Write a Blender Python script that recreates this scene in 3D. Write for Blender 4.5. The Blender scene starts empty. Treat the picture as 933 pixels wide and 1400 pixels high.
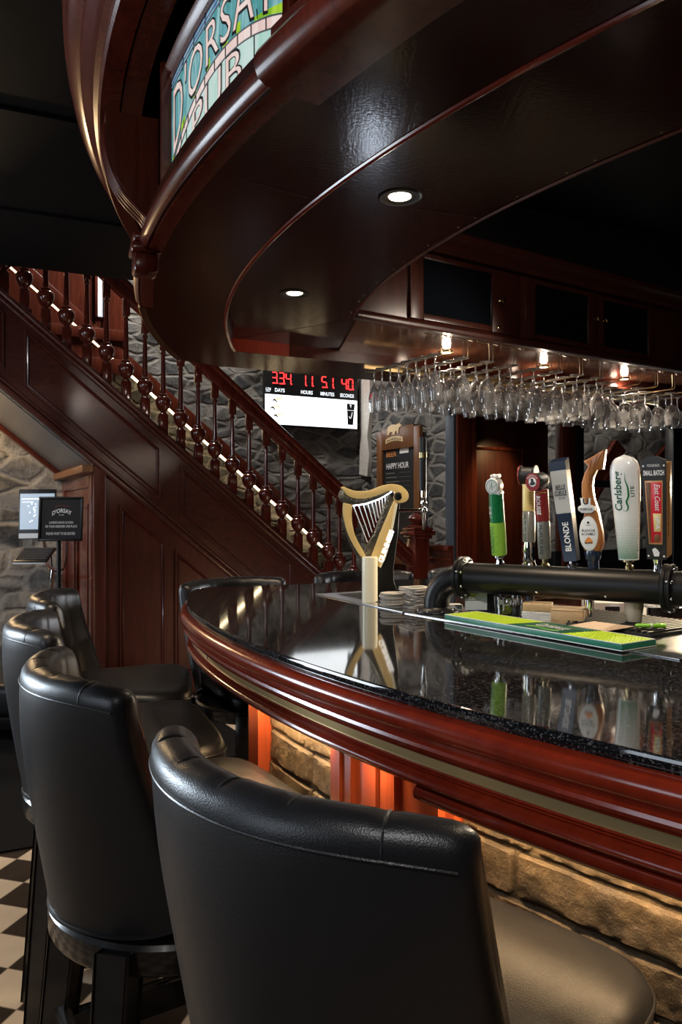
import bpy, bmesh, math, random
from mathutils import Vector, Matrix, noise
from mathutils.geometry import tessellate_polygon
from math import sin, cos, pi, sqrt, atan2, radians as rad

random.seed(7)
SC = bpy.context.scene
COL = SC.collection
D = bpy.data

# ------------------------------------------------------------------ camera
FPX, CXP, CYP, EYE = 1040.0, 466.5, 700.0, 1.35
cam = D.cameras.new('camera')
cam.sensor_width = 36.0
cam.lens = 36.0 * FPX / 1400.0
cam.clip_start = 0.02
cam_o = D.objects.new('camera', cam)
cam_o.location = (0, 0, EYE)
cam_o.rotation_euler = (pi / 2, 0, 0)
COL.objects.link(cam_o)
SC.camera = cam_o


def P(px, py, d):
    """point that shows at pixel (px, py) at depth d in metres"""
    return Vector(((px - CXP) / FPX * d, d, EYE - (py - CYP) / FPX * d))


def G(px, py, z):
    """point on the level plane z that shows at (px, py)"""
    d = FPX * (EYE - z) / (py - CYP)
    return Vector(((px - CXP) / FPX * d, d, z))


# ------------------------------------------------------------------ objects
def new_obj(name, data, parent=None):
    o = D.objects.new(name, data)
    COL.objects.link(o)
    if parent is not None:
        o.parent = parent
    return o


def tag(o, label=None, cat=None, group=None, kind=None):
    if label:
        o['label'] = label
    if cat:
        o['category'] = cat
    if group:
        o['group'] = group
    if kind:
        o['kind'] = kind
    return o


def finish(bm, sharp=38):
    bmesh.ops.recalc_face_normals(bm, faces=bm.faces[:])
    lim = rad(sharp)
    for f in bm.faces:
        f.smooth = True
    for e in bm.edges:
        if len(e.link_faces) != 2 or e.calc_face_angle(0.0) > lim:
            e.smooth = False


def mesh_obj(name, bm, mat, parent=None, inv=None, sharp=38):
    if inv is not None:
        bm.transform(inv)
    finish(bm, sharp)
    me = D.meshes.new(name)
    bm.to_mesh(me)
    bm.free()
    for m in (mat if isinstance(mat, (list, tuple)) else [mat]):
        me.materials.append(m)
    return new_obj(name, me, parent)


class Thing:
    """an Empty at the thing's base that parents its parts; parts are built in world coordinates"""
    def __init__(self, name, label, cat, loc=(0, 0, 0), rz=0.0, group=None, kind=None):
        self.o = D.objects.new(name, None)
        COL.objects.link(self.o)
        self.o.location = loc
        self.o.rotation_euler = (0, 0, rz)
        self.o.empty_display_size = 0.05
        tag(self.o, label, cat, group, kind)
        self.inv = (Matrix.Translation(loc) @ Matrix.Rotation(rz, 4, 'Z')).inverted()

    def part(self, name, bm, mat, parent=None, label=None, local=False, sharp=38):
        o = mesh_obj(name, bm, mat, parent or self.o, None if local else self.inv, sharp)
        if label:
            o['label'] = label
        return o


def single(name, bm, mat, label, cat, group=None, loc=None, sharp=38):
    inv = Matrix.Translation(loc).inverted() if loc is not None else None
    o = mesh_obj(name, bm, mat, None, inv, sharp)
    if loc is not None:
        o.location = loc
    return tag(o, label, cat, group)


def struct(name, bm, mat, loc=None, sharp=38):
    o = mesh_obj(name, bm, mat, None, Matrix.Translation(loc).inverted() if loc is not None else None, sharp)
    if loc is not None:
        o.location = loc
    return tag(o, kind='structure')


def copy_tree(o, parent=None):
    c = o.copy()
    COL.objects.link(c)
    if parent is not None:
        c.parent = parent
    for ch in list(o.children):
        copy_tree(ch, c)
    return c


# ------------------------------------------------------------------ shapes
def BM():
    return bmesh.new()


def frame(o, ex, ey, ez):
    return Matrix(((ex[0], ey[0], ez[0], o[0]), (ex[1], ey[1], ez[1], o[1]), (ex[2], ey[2], ez[2], o[2]), (0, 0, 0, 1)))


def box(bm, c, size, M=None, bev=0.0, seg=2):
    r = bmesh.ops.create_cube(bm, size=1.0)
    vs = r['verts']
    for v in vs:
        v.co = Vector((v.co.x * size[0] + c[0], v.co.y * size[1] + c[1], v.co.z * size[2] + c[2]))
    if bev > 0:
        es = list({e for v in vs for e in v.link_edges})
        r = bmesh.ops.bevel(bm, geom=es, offset=bev, segments=seg, affect='EDGES', profile=0.5)
        vs = list({v for f in r['faces'] for v in f.verts} | {v for v in vs if v.is_valid})
    if M is not None:
        bmesh.ops.transform(bm, matrix=M, verts=vs)
    return vs


def bar(bm, p0, p1, w, h, up=(0, 0, 1), bev=0.0, w1=None, h1=None):
    """a square bar from p0 to p1; w across, h along up; w1, h1 taper the far end"""
    p0, p1 = Vector(p0), Vector(p1)
    d = (p1 - p0)
    L = d.length
    d.normalize()
    u = Vector(up)
    s = d.cross(u).normalized()
    u = s.cross(d).normalized()
    vs = box(bm, (0, 0, 0), (1, 1, 1), None, 0)
    w1 = w if w1 is None else w1
    h1 = h if h1 is None else h1
    for v in vs:
        t = v.co.z + 0.5
        ww, hh = w + (w1 - w) * t, h + (h1 - h) * t
        v.co = p0 + d * (L * t) + s * (v.co.x * ww) + u * (v.co.y * hh)
    if bev > 0:
        es = list({e for v in vs for e in v.link_edges})
        bmesh.ops.bevel(bm, geom=es, offset=bev, segments=2, affect='EDGES', profile=0.5)


def tube(bm, pts, r, seg=8, closed=False, caps=True):
    pts = [Vector(p) for p in pts]
    n = len(pts)
    rs = r if isinstance(r, (list, tuple)) else [r] * n
    rings = []
    prev = None
    for i in range(n):
        if closed:
            t = pts[(i + 1) % n] - pts[i - 1]
        else:
            t = pts[min(i + 1, n - 1)] - pts[max(i - 1, 0)]
        if t.length < 1e-9:
            t = Vector((0, 0, 1))
        t.normalize()
        if prev is None:
            a = Vector((0, 0, 1)) if abs(t.z) < 0.9 else Vector((1, 0, 0))
            x = t.cross(a).normalized()
        else:
            x = (prev - t * prev.dot(t))
            x = x.normalized() if x.length > 1e-6 else t.orthogonal().normalized()
        prev = x
        y = t.cross(x)
        rings.append([bm.verts.new(pts[i] + (x * cos(2 * pi * k / seg) + y * sin(2 * pi * k / seg)) * rs[i]) for k in range(seg)])
    m = n if closed else n - 1
    for i in range(m):
        a, b = rings[i], rings[(i + 1) % n]
        for k in range(seg):
            bm.faces.new((a[k], a[(k + 1) % seg], b[(k + 1) % seg], b[k]))
    if caps and not closed:
        bm.faces.new(rings[0][::-1])
        bm.faces.new(rings[-1])


def cyl(bm, p0, p1, r0, r1=None, seg=24):
    tube(bm, [p0, p1], [r0, r0 if r1 is None else r1], seg)


def lathe(bm, prof, M=None, seg=24, sx=1.0, sy=1.0):
    """prof: (radius, height) from bottom to top; a radius of 0 closes to a point"""
    rings = []
    for r, z in prof:
        if r < 1e-6:
            rings.append([bm.verts.new((0, 0, z))])
        else:
            rings.append([bm.verts.new((r * sx * cos(2 * pi * k / seg), r * sy * sin(2 * pi * k / seg), z)) for k in range(seg)])
    for a, b in zip(rings[:-1], rings[1:]):
        for k in range(seg):
            k2 = (k + 1) % seg
            if len(a) == 1 and len(b) == 1:
                continue
            if len(a) == 1:
                bm.faces.new((a[0], b[k2], b[k]))
            elif len(b) == 1:
                bm.faces.new((a[k], a[k2], b[0]))
            else:
                bm.faces.new((a[k], a[k2], b[k2], b[k]))
    for ring in (rings[0], rings[-1]):
        if len(ring) > 2:
            bm.faces.new(ring)
    if M is not None:
        bmesh.ops.transform(bm, matrix=M, verts=[v for r in rings for v in r])


def prism(bm, poly, M, depth, bev=0.0):
    """poly (x, y) lies in M's xy plane, extruded along M's z by depth"""
    vs = [bm.verts.new((x, y, 0)) for x, y in poly]
    f = bm.faces.new(vs)
    r = bmesh.ops.extrude_face_region(bm, geom=[f])
    top = [g for g in r['geom'] if isinstance(g, bmesh.types.BMVert)]
    bmesh.ops.translate(bm, vec=(0, 0, depth), verts=top)
    allv = vs + top
    if bev > 0:
        tf = [g for g in r['geom'] if isinstance(g, bmesh.types.BMFace)]
        es = list({e for ff in tf + [f] if ff.is_valid for e in ff.edges})
        r2 = bmesh.ops.bevel(bm, geom=es, offset=bev, segments=2, affect='EDGES', profile=0.5)
        allv = list({v for v in allv if v.is_valid} | {v for ff in r2['faces'] for v in ff.verts})
    bmesh.ops.transform(bm, matrix=M, verts=allv)


def flat_poly(bm, pts):
    return bm.faces.new([bm.verts.new(p) for p in pts])


def slab(bm, poly, z0, z1):
    a = [bm.verts.new((x, y, z0)) for x, y in poly]
    b = [bm.verts.new((x, y, z1)) for x, y in poly]
    n = len(poly)
    for t in tessellate_polygon([[Vector((x, y, 0)) for x, y in poly]]):
        if len(set(t)) == 3:
            bm.faces.new([a[k] for k in t])
            bm.faces.new([b[k] for k in reversed(t)])
    for i in range(n):
        bm.faces.new((a[i], a[(i + 1) % n], b[(i + 1) % n], b[i]))


def sweep(bm, path, prof, closed=False):
    """path: (x, y, nx, ny) with the outward normal; prof: (inward offset, z)"""
    cols = [[bm.verts.new((x - nx * o, y - ny * o, z)) for o, z in prof] for x, y, nx, ny in path]
    m = len(prof) if closed else len(prof) - 1
    for a, b in zip(cols[:-1], cols[1:]):
        for k in range(m):
            k2 = (k + 1) % len(prof)
            bm.faces.new((a[k], a[k2], b[k2], b[k]))
    if closed:
        bm.faces.new(cols[0])
        bm.faces.new(cols[-1][::-1])


def arc(C, R, a0, a1, n):
    """angles in degrees -> path with outward normals"""
    out = []
    for i in range(n + 1):
        a = rad(a0 + (a1 - a0) * i / n)
        out.append((C[0] + R * cos(a), C[1] + R * sin(a), cos(a), sin(a)))
    return out


def polar(C, R, a, z):
    return Vector((C[0] + R * cos(rad(a)), C[1] + R * sin(rad(a)), z))


def phi_px(C, R, px, lo=194.0, hi=250.0):
    """angle on the circle that shows at column px (front side of the arc)"""
    best, bp = None, None
    for i in range(4001):
        a = lo + (hi - lo) * i / 4000
        p = polar(C, R, a, 0)
        if p.y < 0.2:
            continue
        e = abs(CXP + FPX * p.x / p.y - px)
        if best is None or e < best:
            best, bp = e, a
    return bp


def crom(pts, n=8, closed=False):
    pts = [Vector(p) for p in pts]
    out = []
    N = len(pts)
    rng = range(N if closed else N - 1)
    for i in rng:
        if closed:
            p0, p1, p2, p3 = pts[i - 1], pts[i], pts[(i + 1) % N], pts[(i + 2) % N]
        else:
            p0, p1, p2, p3 = pts[max(i - 1, 0)], pts[i], pts[i + 1], pts[min(i + 2, N - 1)]
        for k in range(n):
            t = k / n
            out.append(0.5 * ((2 * p1) + (p2 - p0) * t + (2 * p0 - 5 * p1 + 4 * p2 - p3) * t * t + (3 * p1 - p0 - 3 * p2 + p3) * t ** 3))
    if not closed:
        out.append(pts[-1])
    return out


# ------------------------------------------------------------------ lettering
_TXT = {}


def text_mesh(s, offset=0.0, space=1.0, shear=0.0):
    k = (s, offset, space, shear)
    if k in _TXT:
        return _TXT[k]
    cu = D.curves.new('lettering', 'FONT')
    cu.body = s
    cu.resolution_u = 3
    cu.offset = offset
    cu.space_character = space
    cu.shear = shear
    cu.align_x = 'LEFT'
    o = D.objects.new('lettering', cu)
    COL.objects.link(o)
    dg = bpy.context.evaluated_depsgraph_get()
    dg.update()
    ev = o.evaluated_get(dg)
    me = ev.to_mesh()
    vs = [(v.co.x, v.co.y) for v in me.vertices]
    fs = [tuple(p.vertices) for p in me.polygons]
    ev.to_mesh_clear()
    D.objects.remove(o)
    D.curves.remove(cu)
    x0, x1 = min(v[0] for v in vs), max(v[0] for v in vs)
    y0, y1 = min(v[1] for v in vs), max(v[1] for v in vs)
    _TXT[k] = ([((x - x0) / (x1 - x0), (y - y0) / (y1 - y0)) for x, y in vs], fs, (x1 - x0) / (y1 - y0))
    return _TXT[k]


def add_text(bm, s, fn, offset=0.0, space=1.0, shear=0.0, cuts=0):
    vs, fs, _ = text_mesh(s, offset, space, shear)
    tb = BM()
    tv = [tb.verts.new((x, y, 0)) for x, y in vs]
    for f in fs:
        try:
            tb.faces.new([tv[i] for i in f])
        except ValueError:
            pass
    if cuts:
        bmesh.ops.triangulate(tb, faces=tb.faces[:])
        bmesh.ops.subdivide_edges(tb, edges=[e for e in tb.edges if e.calc_length() > 0.08], cuts=cuts)
    tb.verts.index_update()
    m = [bm.verts.new(fn(v.co.x, v.co.y)) for v in tb.verts]
    for f in tb.faces:
        try:
            bm.faces.new([m[v.index] for v in f.verts])
        except ValueError:
            pass
    tb.free()


def flat_fn(o, ex, ey):
    o, ex, ey = Vector(o), Vector(ex), Vector(ey)
    return lambda u, v: o + ex * u + ey * v


# ------------------------------------------------------------------ materials
def mat_new(name):
    m = D.materials.new(name)
    m.use_nodes = True
    nt = m.node_tree
    return m, nt, nt.nodes['Principled BSDF']


def lk(nt, a, b):
    nt.links.new(a, b)


def node(nt, t, **kw):
    n = nt.nodes.new(t)
    for k, v in kw.items():
        if k in n.inputs:
            n.inputs[k].default_value = v
        else:
            setattr(n, k, v)
    return n


def plain(name, col, rough=0.5, metal=0.0, coat=0.0, bump=0.0, scale=60.0, spec=0.5, vary=0.0):
    m, nt, b = mat_new(name)
    b.inputs['Base Color'].default_value = (*col, 1)
    b.inputs['Roughness'].default_value = rough
    b.inputs['Metallic'].default_value = metal
    b.inputs['Specular IOR Level'].default_value = spec
    b.inputs['Coat Weight'].default_value = coat
    b.inputs['Coat Roughness'].default_value = 0.08
    tc = node(nt, 'ShaderNodeTexCoord')
    nz = node(nt, 'ShaderNodeTexNoise', Scale=scale, Detail=4.0)
    lk(nt, tc.outputs['Object'], nz.inputs['Vector'])
    rr = node(nt, 'ShaderNodeMapRange')
    rr.inputs['To Min'].default_value = max(0.0, rough - 0.04)
    rr.inputs['To Max'].default_value = min(1.0, rough + 0.05)
    lk(nt, nz.outputs['Fac'], rr.inputs['Value'])
    lk(nt, rr.outputs['Result'], b.inputs['Roughness'])
    if vary:
        mx = node(nt, 'ShaderNodeMix', data_type='RGBA')
        mx.inputs['A'].default_value = (*[c * (1 - vary) for c in col], 1)
        mx.inputs['B'].default_value = (*[min(1, c * (1 + vary)) for c in col], 1)
        lk(nt, nz.outputs['Fac'], mx.inputs['Factor'])
        lk(nt, mx.outputs['Result'], b.inputs['Base Color'])
    if bump:
        bp = node(nt, 'ShaderNodeBump', Strength=bump, Distance=0.002)
        lk(nt, nz.outputs['Fac'], bp.inputs['Height'])
        lk(nt, bp.outputs['Normal'], b.inputs['Normal'])
    return m


def wood(name, dark, light, rough=0.25, coat=0.4, axis='Z', scale=6.0, bump=0.12):
    """stained varnished wood with the grain along one axis"""
    m, nt, b = mat_new(name)
    tc = node(nt, 'ShaderNodeTexCoord')
    mp = node(nt, 'ShaderNodeMapping')
    s = [scale * 5, scale * 5, scale * 5]
    s['XYZ'.index(axis)] = scale * 0.35
    mp.inputs['Scale'].default_value = s
    lk(nt, tc.outputs['Object'], mp.inputs['Vector'])
    n1 = node(nt, 'ShaderNodeTexNoise', Scale=1.0, Detail=6.0, Roughness=0.65, Distortion=0.6)
    lk(nt, mp.outputs['Vector'], n1.inputs['Vector'])
    n2 = node(nt, 'ShaderNodeTexNoise', Scale=5.5, Detail=3.0, Roughness=0.7)
    lk(nt, mp.outputs['Vector'], n2.inputs['Vector'])
    mul = node(nt, 'ShaderNodeMath', operation='MULTIPLY_ADD')
    lk(nt, n2.outputs['Fac'], mul.inputs[0])
    mul.inputs[1].default_value = 0.45
    lk(nt, n1.outputs['Fac'], mul.inputs[2])
    cr = node(nt, 'ShaderNodeValToRGB')
    cr.color_ramp.elements[0].position = 0.5
    cr.color_ramp.elements[0].color = (*dark, 1)
    cr.color_ramp.elements[1].position = 0.95
    cr.color_ramp.elements[1].color = (*light, 1)
    lk(nt, mul.outputs[0], cr.inputs['Fac'])
    lk(nt, cr.outputs['Color'], b.inputs['Base Color'])
    b.inputs['Roughness'].default_value = rough
    b.inputs['Coat Weight'].default_value = coat
    b.inputs['Coat Roughness'].default_value = 0.12
    n3 = node(nt, 'ShaderNodeTexNoise', Scale=140.0, Detail=2.0)
    lk(nt, tc.outputs['Object'], n3.inputs['Vector'])
    ad = node(nt, 'ShaderNodeMath', operation='MULTIPLY_ADD')
    lk(nt, n3.outputs['Fac'], ad.inputs[0])
    ad.inputs[1].default_value = 0.5
    lk(nt, mul.outputs[0], ad.inputs[2])
    bp = node(nt, 'ShaderNodeBump', Strength=bump, Distance=0.001)
    lk(nt, ad.outputs[0], bp.inputs['Height'])
    lk(nt, bp.outputs['Normal'], b.inputs['Normal'])
    if coat:
        lk(nt, bp.outputs['Normal'], b.inputs['Coat Normal'])
    return m


def emit(name, col, strength):
    m, nt, b = mat_new(name)
    b.inputs['Base Color'].default_value = (*[min(1, c) for c in col], 1)
    b.inputs['Emission Color'].default_value = (*col, 1)
    b.inputs['Emission Strength'].default_value = strength
    b.inputs['Roughness'].default_value = 0.3
    return m


def glass_mat(name, col=(1, 1, 1), rough=0.0, ior=1.5):
    m, nt, b = mat_new(name)
    b.inputs['Base Color'].default_value = (*col, 1)
    b.inputs['Roughness'].default_value = rough
    b.inputs['IOR'].default_value = ior
    b.inputs['Transmission Weight'].default_value = 1.0
    return m


def stone_mat(name, cols, mortar, sx=3.2, sz=6.5, bump=1.0):
    """rubble masonry: local x runs along the wall, z up"""
    m, nt, b = mat_new(name)
    tc = node(nt, 'ShaderNodeTexCoord')
    nw = node(nt, 'ShaderNodeTexNoise', Scale=2.5, Detail=3.0)
    lk(nt, tc.outputs['Object'], nw.inputs['Vector'])
    sub = node(nt, 'ShaderNodeVectorMath', operation='MULTIPLY_ADD')
    lk(nt, nw.outputs['Color'], sub.inputs[0])
    sub.inputs[1].default_value = (0.12, 0.12, 0.10)
    lk(nt, tc.outputs['Object'], sub.inputs[2])
    mp = node(nt, 'ShaderNodeMapping')
    mp.inputs['Scale'].default_value = (sx, 0.0, sz)
    lk(nt, sub.outputs[0], mp.inputs['Vector'])
    ve = node(nt, 'ShaderNodeTexVoronoi', feature='DISTANCE_TO_EDGE', Scale=1.0, Randomness=0.85)
    vc = node(nt, 'ShaderNodeTexVoronoi', feature='F1', Scale=1.0, Randomness=0.85)
    for v in (ve, vc):
        lk(nt, mp.outputs['Vector'], v.inputs['Vector'])
    n1 = node(nt, 'ShaderNodeTexNoise', Scale=11.0, Detail=9.0, Roughness=0.74)
    lk(nt, tc.outputs['Object'], n1.inputs['Vector'])
    sp = node(nt, 'ShaderNodeSeparateColor')
    lk(nt, vc.outputs['Color'], sp.inputs['Color'])
    av = node(nt, 'ShaderNodeMath', operation='MULTIPLY_ADD')
    lk(nt, n1.outputs['Fac'], av.inputs[0])
    av.inputs[1].default_value = 0.9
    av2 = node(nt, 'ShaderNodeMath', operation='MULTIPLY')
    lk(nt, sp.outputs['Red'], av2.inputs[0])
    av2.inputs[1].default_value = 0.55
    lk(nt, av2.outputs[0], av.inputs[2])
    cr = node(nt, 'ShaderNodeValToRGB')
    el = cr.color_ramp.elements
    el[0].position, el[0].color = 0.32, (*cols[0], 1)
    el[1].position, el[1].color = 1.0, (*cols[-1], 1)
    for i, c in enumerate(cols[1:-1]):
        e = el.new(0.32 + 0.68 * (i + 1) / (len(cols) - 1))
        e.color = (*c, 1)
    lk(nt, av.outputs[0], cr.inputs['Fac'])
    ed = node(nt, 'ShaderNodeMapRange')
    ed.inputs['From Min'].default_value = 0.02
    ed.inputs['From Max'].default_value = 0.17
    ed.interpolation_type = 'SMOOTHSTEP'
    lk(nt, ve.outputs['Distance'], ed.inputs['Value'])
    mx = node(nt, 'ShaderNodeMix', data_type='RGBA')
    mx.inputs['A'].default_value = (*mortar, 1)
    lk(nt, cr.outputs['Color'], mx.inputs['B'])
    lk(nt, ed.outputs['Result'], mx.inputs['Factor'])
    lk(nt, mx.outputs['Result'], b.inputs['Base Color'])
    b.inputs['Roughness'].default_value = 0.75
    hh = node(nt, 'ShaderNodeMath', operation='MULTIPLY_ADD')
    lk(nt, n1.outputs['Fac'], hh.inputs[0])
    hh.inputs[1].default_value = 1.9
    lk(nt, ed.outputs['Result'], hh.inputs[2])
    bp = node(nt, 'ShaderNodeBump', Strength=bump, Distance=0.05)
    lk(nt, hh.outputs[0], bp.inputs['Height'])
    lk(nt, bp.outputs['Normal'], b.inputs['Normal'])
    return m


M_STAIR = wood('stair_mahogany', (0.048, 0.009, 0.006), (0.120, 0.023, 0.013), 0.30, 0.25, 'Z', 7)
M_STAIRX = wood('stair_mahogany_raked', (0.038, 0.009, 0.006), (0.098, 0.022, 0.014), 0.30, 0.25, 'X', 7)
M_TURN = wood('turned_mahogany', (0.055, 0.009, 0.006), (0.15, 0.026, 0.014), 0.16, 0.6, 'Z', 6, 0.05)
M_BAR = wood('bar_mahogany', (0.13, 0.011, 0.004), (0.24, 0.024, 0.008), 0.20, 0.45, 'Z', 1.5, 0.05)
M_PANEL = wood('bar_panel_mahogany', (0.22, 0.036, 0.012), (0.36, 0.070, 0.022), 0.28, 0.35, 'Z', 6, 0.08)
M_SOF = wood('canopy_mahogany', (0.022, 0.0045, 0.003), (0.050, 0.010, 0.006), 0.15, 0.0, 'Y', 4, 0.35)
M_SOF.node_tree.nodes['Principled BSDF'].inputs['Specular IOR Level'].default_value = 0.35
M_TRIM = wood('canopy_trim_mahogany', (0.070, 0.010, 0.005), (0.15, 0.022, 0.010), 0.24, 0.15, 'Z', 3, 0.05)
M_CAB = wood('cabinet_mahogany', (0.022, 0.006, 0.004), (0.065, 0.015, 0.008), 0.32, 0.1, 'Z', 8)
M_DOORW = wood('door_mahogany', (0.06, 0.012, 0.007), (0.14, 0.030, 0.015), 0.24, 0.45, 'Z', 6)
M_OAK = wood('tap_maple', (0.42, 0.20, 0.07), (0.62, 0.34, 0.14), 0.35, 0.3, 'Z', 10)
M_WALNUT = wood('arrow_tap_wood', (0.30, 0.10, 0.025), (0.50, 0.20, 0.055), 0.35, 0.3, 'Z', 10)
M_BOARDW = wood('board_frame_wood', (0.10, 0.035, 0.012), (0.22, 0.09, 0.03), 0.4, 0.2, 'Z', 6)
M_CHAIRW = plain('black_stained_wood', (0.012, 0.010, 0.010), 0.25, coat=0.3)
M_BRASS = plain('brushed_brass', (0.62, 0.44, 0.20), 0.38, 0.6, scale=200)
M_BRASSD = plain('aged_brass', (0.45, 0.34, 0.17), 0.25, 1.0)
M_CHROME = plain('chrome', (0.85, 0.85, 0.86), 0.08, 1.0)
M_STEEL = plain('stainless_steel', (0.55, 0.56, 0.58), 0.22, 1.0, scale=120)
M_BLACKM = plain('black_satin_metal', (0.0045, 0.0045, 0.005), 0.38, 0.0, spec=0.32)
M_BLACKP = plain('black_plastic', (0.010, 0.010, 0.011), 0.35)
M_CEIL = plain('black_painted_boards', (0.0025, 0.0027, 0.003), 0.6, bump=0.4, scale=25, spec=0.12)
M_CARPET = plain('dark_carpet', (0.007, 0.006, 0.0055), 0.95, bump=1.0, scale=300, spec=0.1)
M_WHITE = plain('white_paint', (0.80, 0.80, 0.79), 0.35, coat=0.3)
M_CREAM = plain('cream_enamel', (0.90, 0.84, 0.62), 0.30, coat=0.4)
M_PAPER = plain('white_card', (0.78, 0.77, 0.74), 0.7)
M_COAST = plain('pulp_coaster', (0.42, 0.38, 0.33), 0.85, vary=0.15, scale=90)
M_INK = plain('black_ink', (0.012, 0.012, 0.014), 0.5)
M_TXTW = plain('white_lettering', (0.85, 0.85, 0.85), 0.5)
M_TXTR = plain('red_lettering', (0.45, 0.03, 0.02), 0.5)
M_TXTO = plain('orange_lettering', (0.70, 0.25, 0.05), 0.5)
M_NAVY = plain('navy_enamel', (0.014, 0.024, 0.050), 0.25, coat=0.4)
M_LGREY = plain('light_grey_enamel', (0.52, 0.52, 0.50), 0.35, coat=0.3)
M_GREY = plain('grey_enamel', (0.16, 0.16, 0.14), 0.3, coat=0.4, vary=0.25, scale=50)
M_YELL = plain('yellow_enamel', (0.75, 0.60, 0.24), 0.35, coat=0.3, vary=0.1)
M_RED = plain('crimson_enamel', (0.28, 0.025, 0.025), 0.3, coat=0.4)
M_SCAR = plain('scarlet_enamel', (0.60, 0.012, 0.03), 0.35, coat=0.3)
M_DGREEN = plain('dark_green_enamel', (0.006, 0.17, 0.05), 0.28, coat=0.4)
M_LIME = plain('lime_enamel', (0.33, 0.62, 0.07), 0.28, coat=0.4)
M_BGREEN = plain('bottle_green', (0.006, 0.09, 0.05), 0.4)
M_TEALG = plain('mat_edge_green', (0.010, 0.17, 0.10), 0.45)
M_GOLD = plain('harp_gold', (0.78, 0.56, 0.22), 0.32, 0.0, coat=0.3, vary=0.12, scale=25)
M_PEWTER = plain('engraved_pewter', (0.16, 0.15, 0.12), 0.28, 0.8, bump=0.8, scale=140, vary=0.5)
M_GLASS = glass_mat('clear_glass')
M_STEM = glass_mat('brightened_glass')
M_STEM.node_tree.nodes['Principled BSDF'].inputs['Transmission Weight'].default_value = 0.88  # white diffuse share put in so the glasses read as brightly lit
M_COLA = plain('dark_drink', (0.012, 0.004, 0.003), 0.05, coat=0.5)
M_KRAFT = plain('kraft_board', (0.55, 0.40, 0.28), 0.8, vary=0.1)
M_PEN = plain('green_pen_plastic', (0.22, 0.55, 0.03), 0.3, coat=0.3)
M_RUBBER = plain('black_rubber', (0.010, 0.010, 0.010), 0.6)
M_LEAD = plain('lead_came', (0.02, 0.02, 0.022), 0.45, 0.4)
M_LED = emit('warm_led', (1.0, 0.72, 0.38), 14.0)
M_STLED = emit('stair_led', (1.0, 0.78, 0.45), 9.0)
M_BULB = emit('lamp_glow', (1.0, 0.80, 0.55), 40.0)
M_SCREEN = emit('screen_white', (0.92, 0.97, 1.0), 2.2)
M_DIGIT = emit('red_digits', (1.0, 0.03, 0.03), 4.0)
M_SCRTXT = emit('screen_text', (0.85, 0.92, 1.0), 1.2)
M_SCRGREY = emit('screen_pale_text', (0.62, 0.64, 0.64), 0.9)
M_SCRDARK = plain('screen_dark', (0.012, 0.014, 0.018), 0.2)
M_POS = emit('monitor_glow', (0.30, 0.38, 0.46), 0.55)
M_POSTXT = emit('monitor_text', (0.9, 0.95, 1.0), 1.0)
M_STONE = stone_mat('grey_rubble_stone', [(0.022, 0.023, 0.025), (0.07, 0.072, 0.075), (0.17, 0.165, 0.155), (0.34, 0.32, 0.29)], (0.30, 0.28, 0.25), 4.3, 9.0)
M_STONEL = stone_mat('pale_rubble_stone', [(0.05, 0.05, 0.052), (0.15, 0.145, 0.135), (0.33, 0.31, 0.28), (0.50, 0.46, 0.40)], (0.46, 0.43, 0.38), 3.3, 5.6)
M_PLASTER = plain('rough_plaster', (0.58, 0.55, 0.50), 0.9, bump=1.0, scale=30, vary=0.3)


def granite():
    m, nt, b = mat_new('black_granite')
    tc = node(nt, 'ShaderNodeTexCoord')
    v = node(nt, 'ShaderNodeTexVoronoi', Scale=420.0)
    lk(nt, tc.outputs['Object'], v.inputs['Vector'])
    n = node(nt, 'ShaderNodeTexNoise', Scale=160.0, Detail=5.0, Roughness=0.8)
    lk(nt, tc.outputs['Object'], n.inputs['Vector'])
    sp = node(nt, 'ShaderNodeSeparateColor')
    lk(nt, v.outputs['Color'], sp.inputs['Color'])
    ml = node(nt, 'ShaderNodeMath', operation='MULTIPLY')
    lk(nt, sp.outputs['Red'], ml.inputs[0])
    lk(nt, n.outputs['Fac'], ml.inputs[1])
    cr = node(nt, 'ShaderNodeValToRGB')
    e = cr.color_ramp.elements
    e[0].position, e[0].color = 0.34, (0.006, 0.006, 0.007, 1)
    e[1].position, e[1].color = 0.66, (0.15, 0.14, 0.14, 1)
    lk(nt, ml.outputs[0], cr.inputs['Fac'])
    lk(nt, cr.outputs['Color'], b.inputs['Base Color'])
    b.inputs['Roughness'].default_value = 0.05
    b.inputs['IOR'].default_value = 1.75
    return m


M_GRAN = granite()


def leather():
    m, nt, b = mat_new('black_leather')
    tc = node(nt, 'ShaderNodeTexCoord')
    v = node(nt, 'ShaderNodeTexVoronoi', Scale=620.0, feature='SMOOTH_F1')
    n = node(nt, 'ShaderNodeTexNoise', Scale=34.0, Detail=7.0, Roughness=0.7, Distortion=0.8)
    for q in (v, n):
        lk(nt, tc.outputs['Object'], q.inputs['Vector'])
    ad = node(nt, 'ShaderNodeMath', operation='MULTIPLY_ADD')
    lk(nt, n.outputs['Fac'], ad.inputs[0])
    ad.inputs[1].default_value = 0.7
    lk(nt, v.outputs['Distance'], ad.inputs[2])
    bp = node(nt, 'ShaderNodeBump', Strength=0.22, Distance=0.001)
    lk(nt, ad.outputs[0], bp.inputs['Height'])
    lk(nt, bp.outputs['Normal'], b.inputs['Normal'])
    b.inputs['Base Color'].default_value = (0.013, 0.013, 0.015, 1)
    b.inputs['Roughness'].default_value = 0.36
    return m


M_LEATH = leather()


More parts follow.
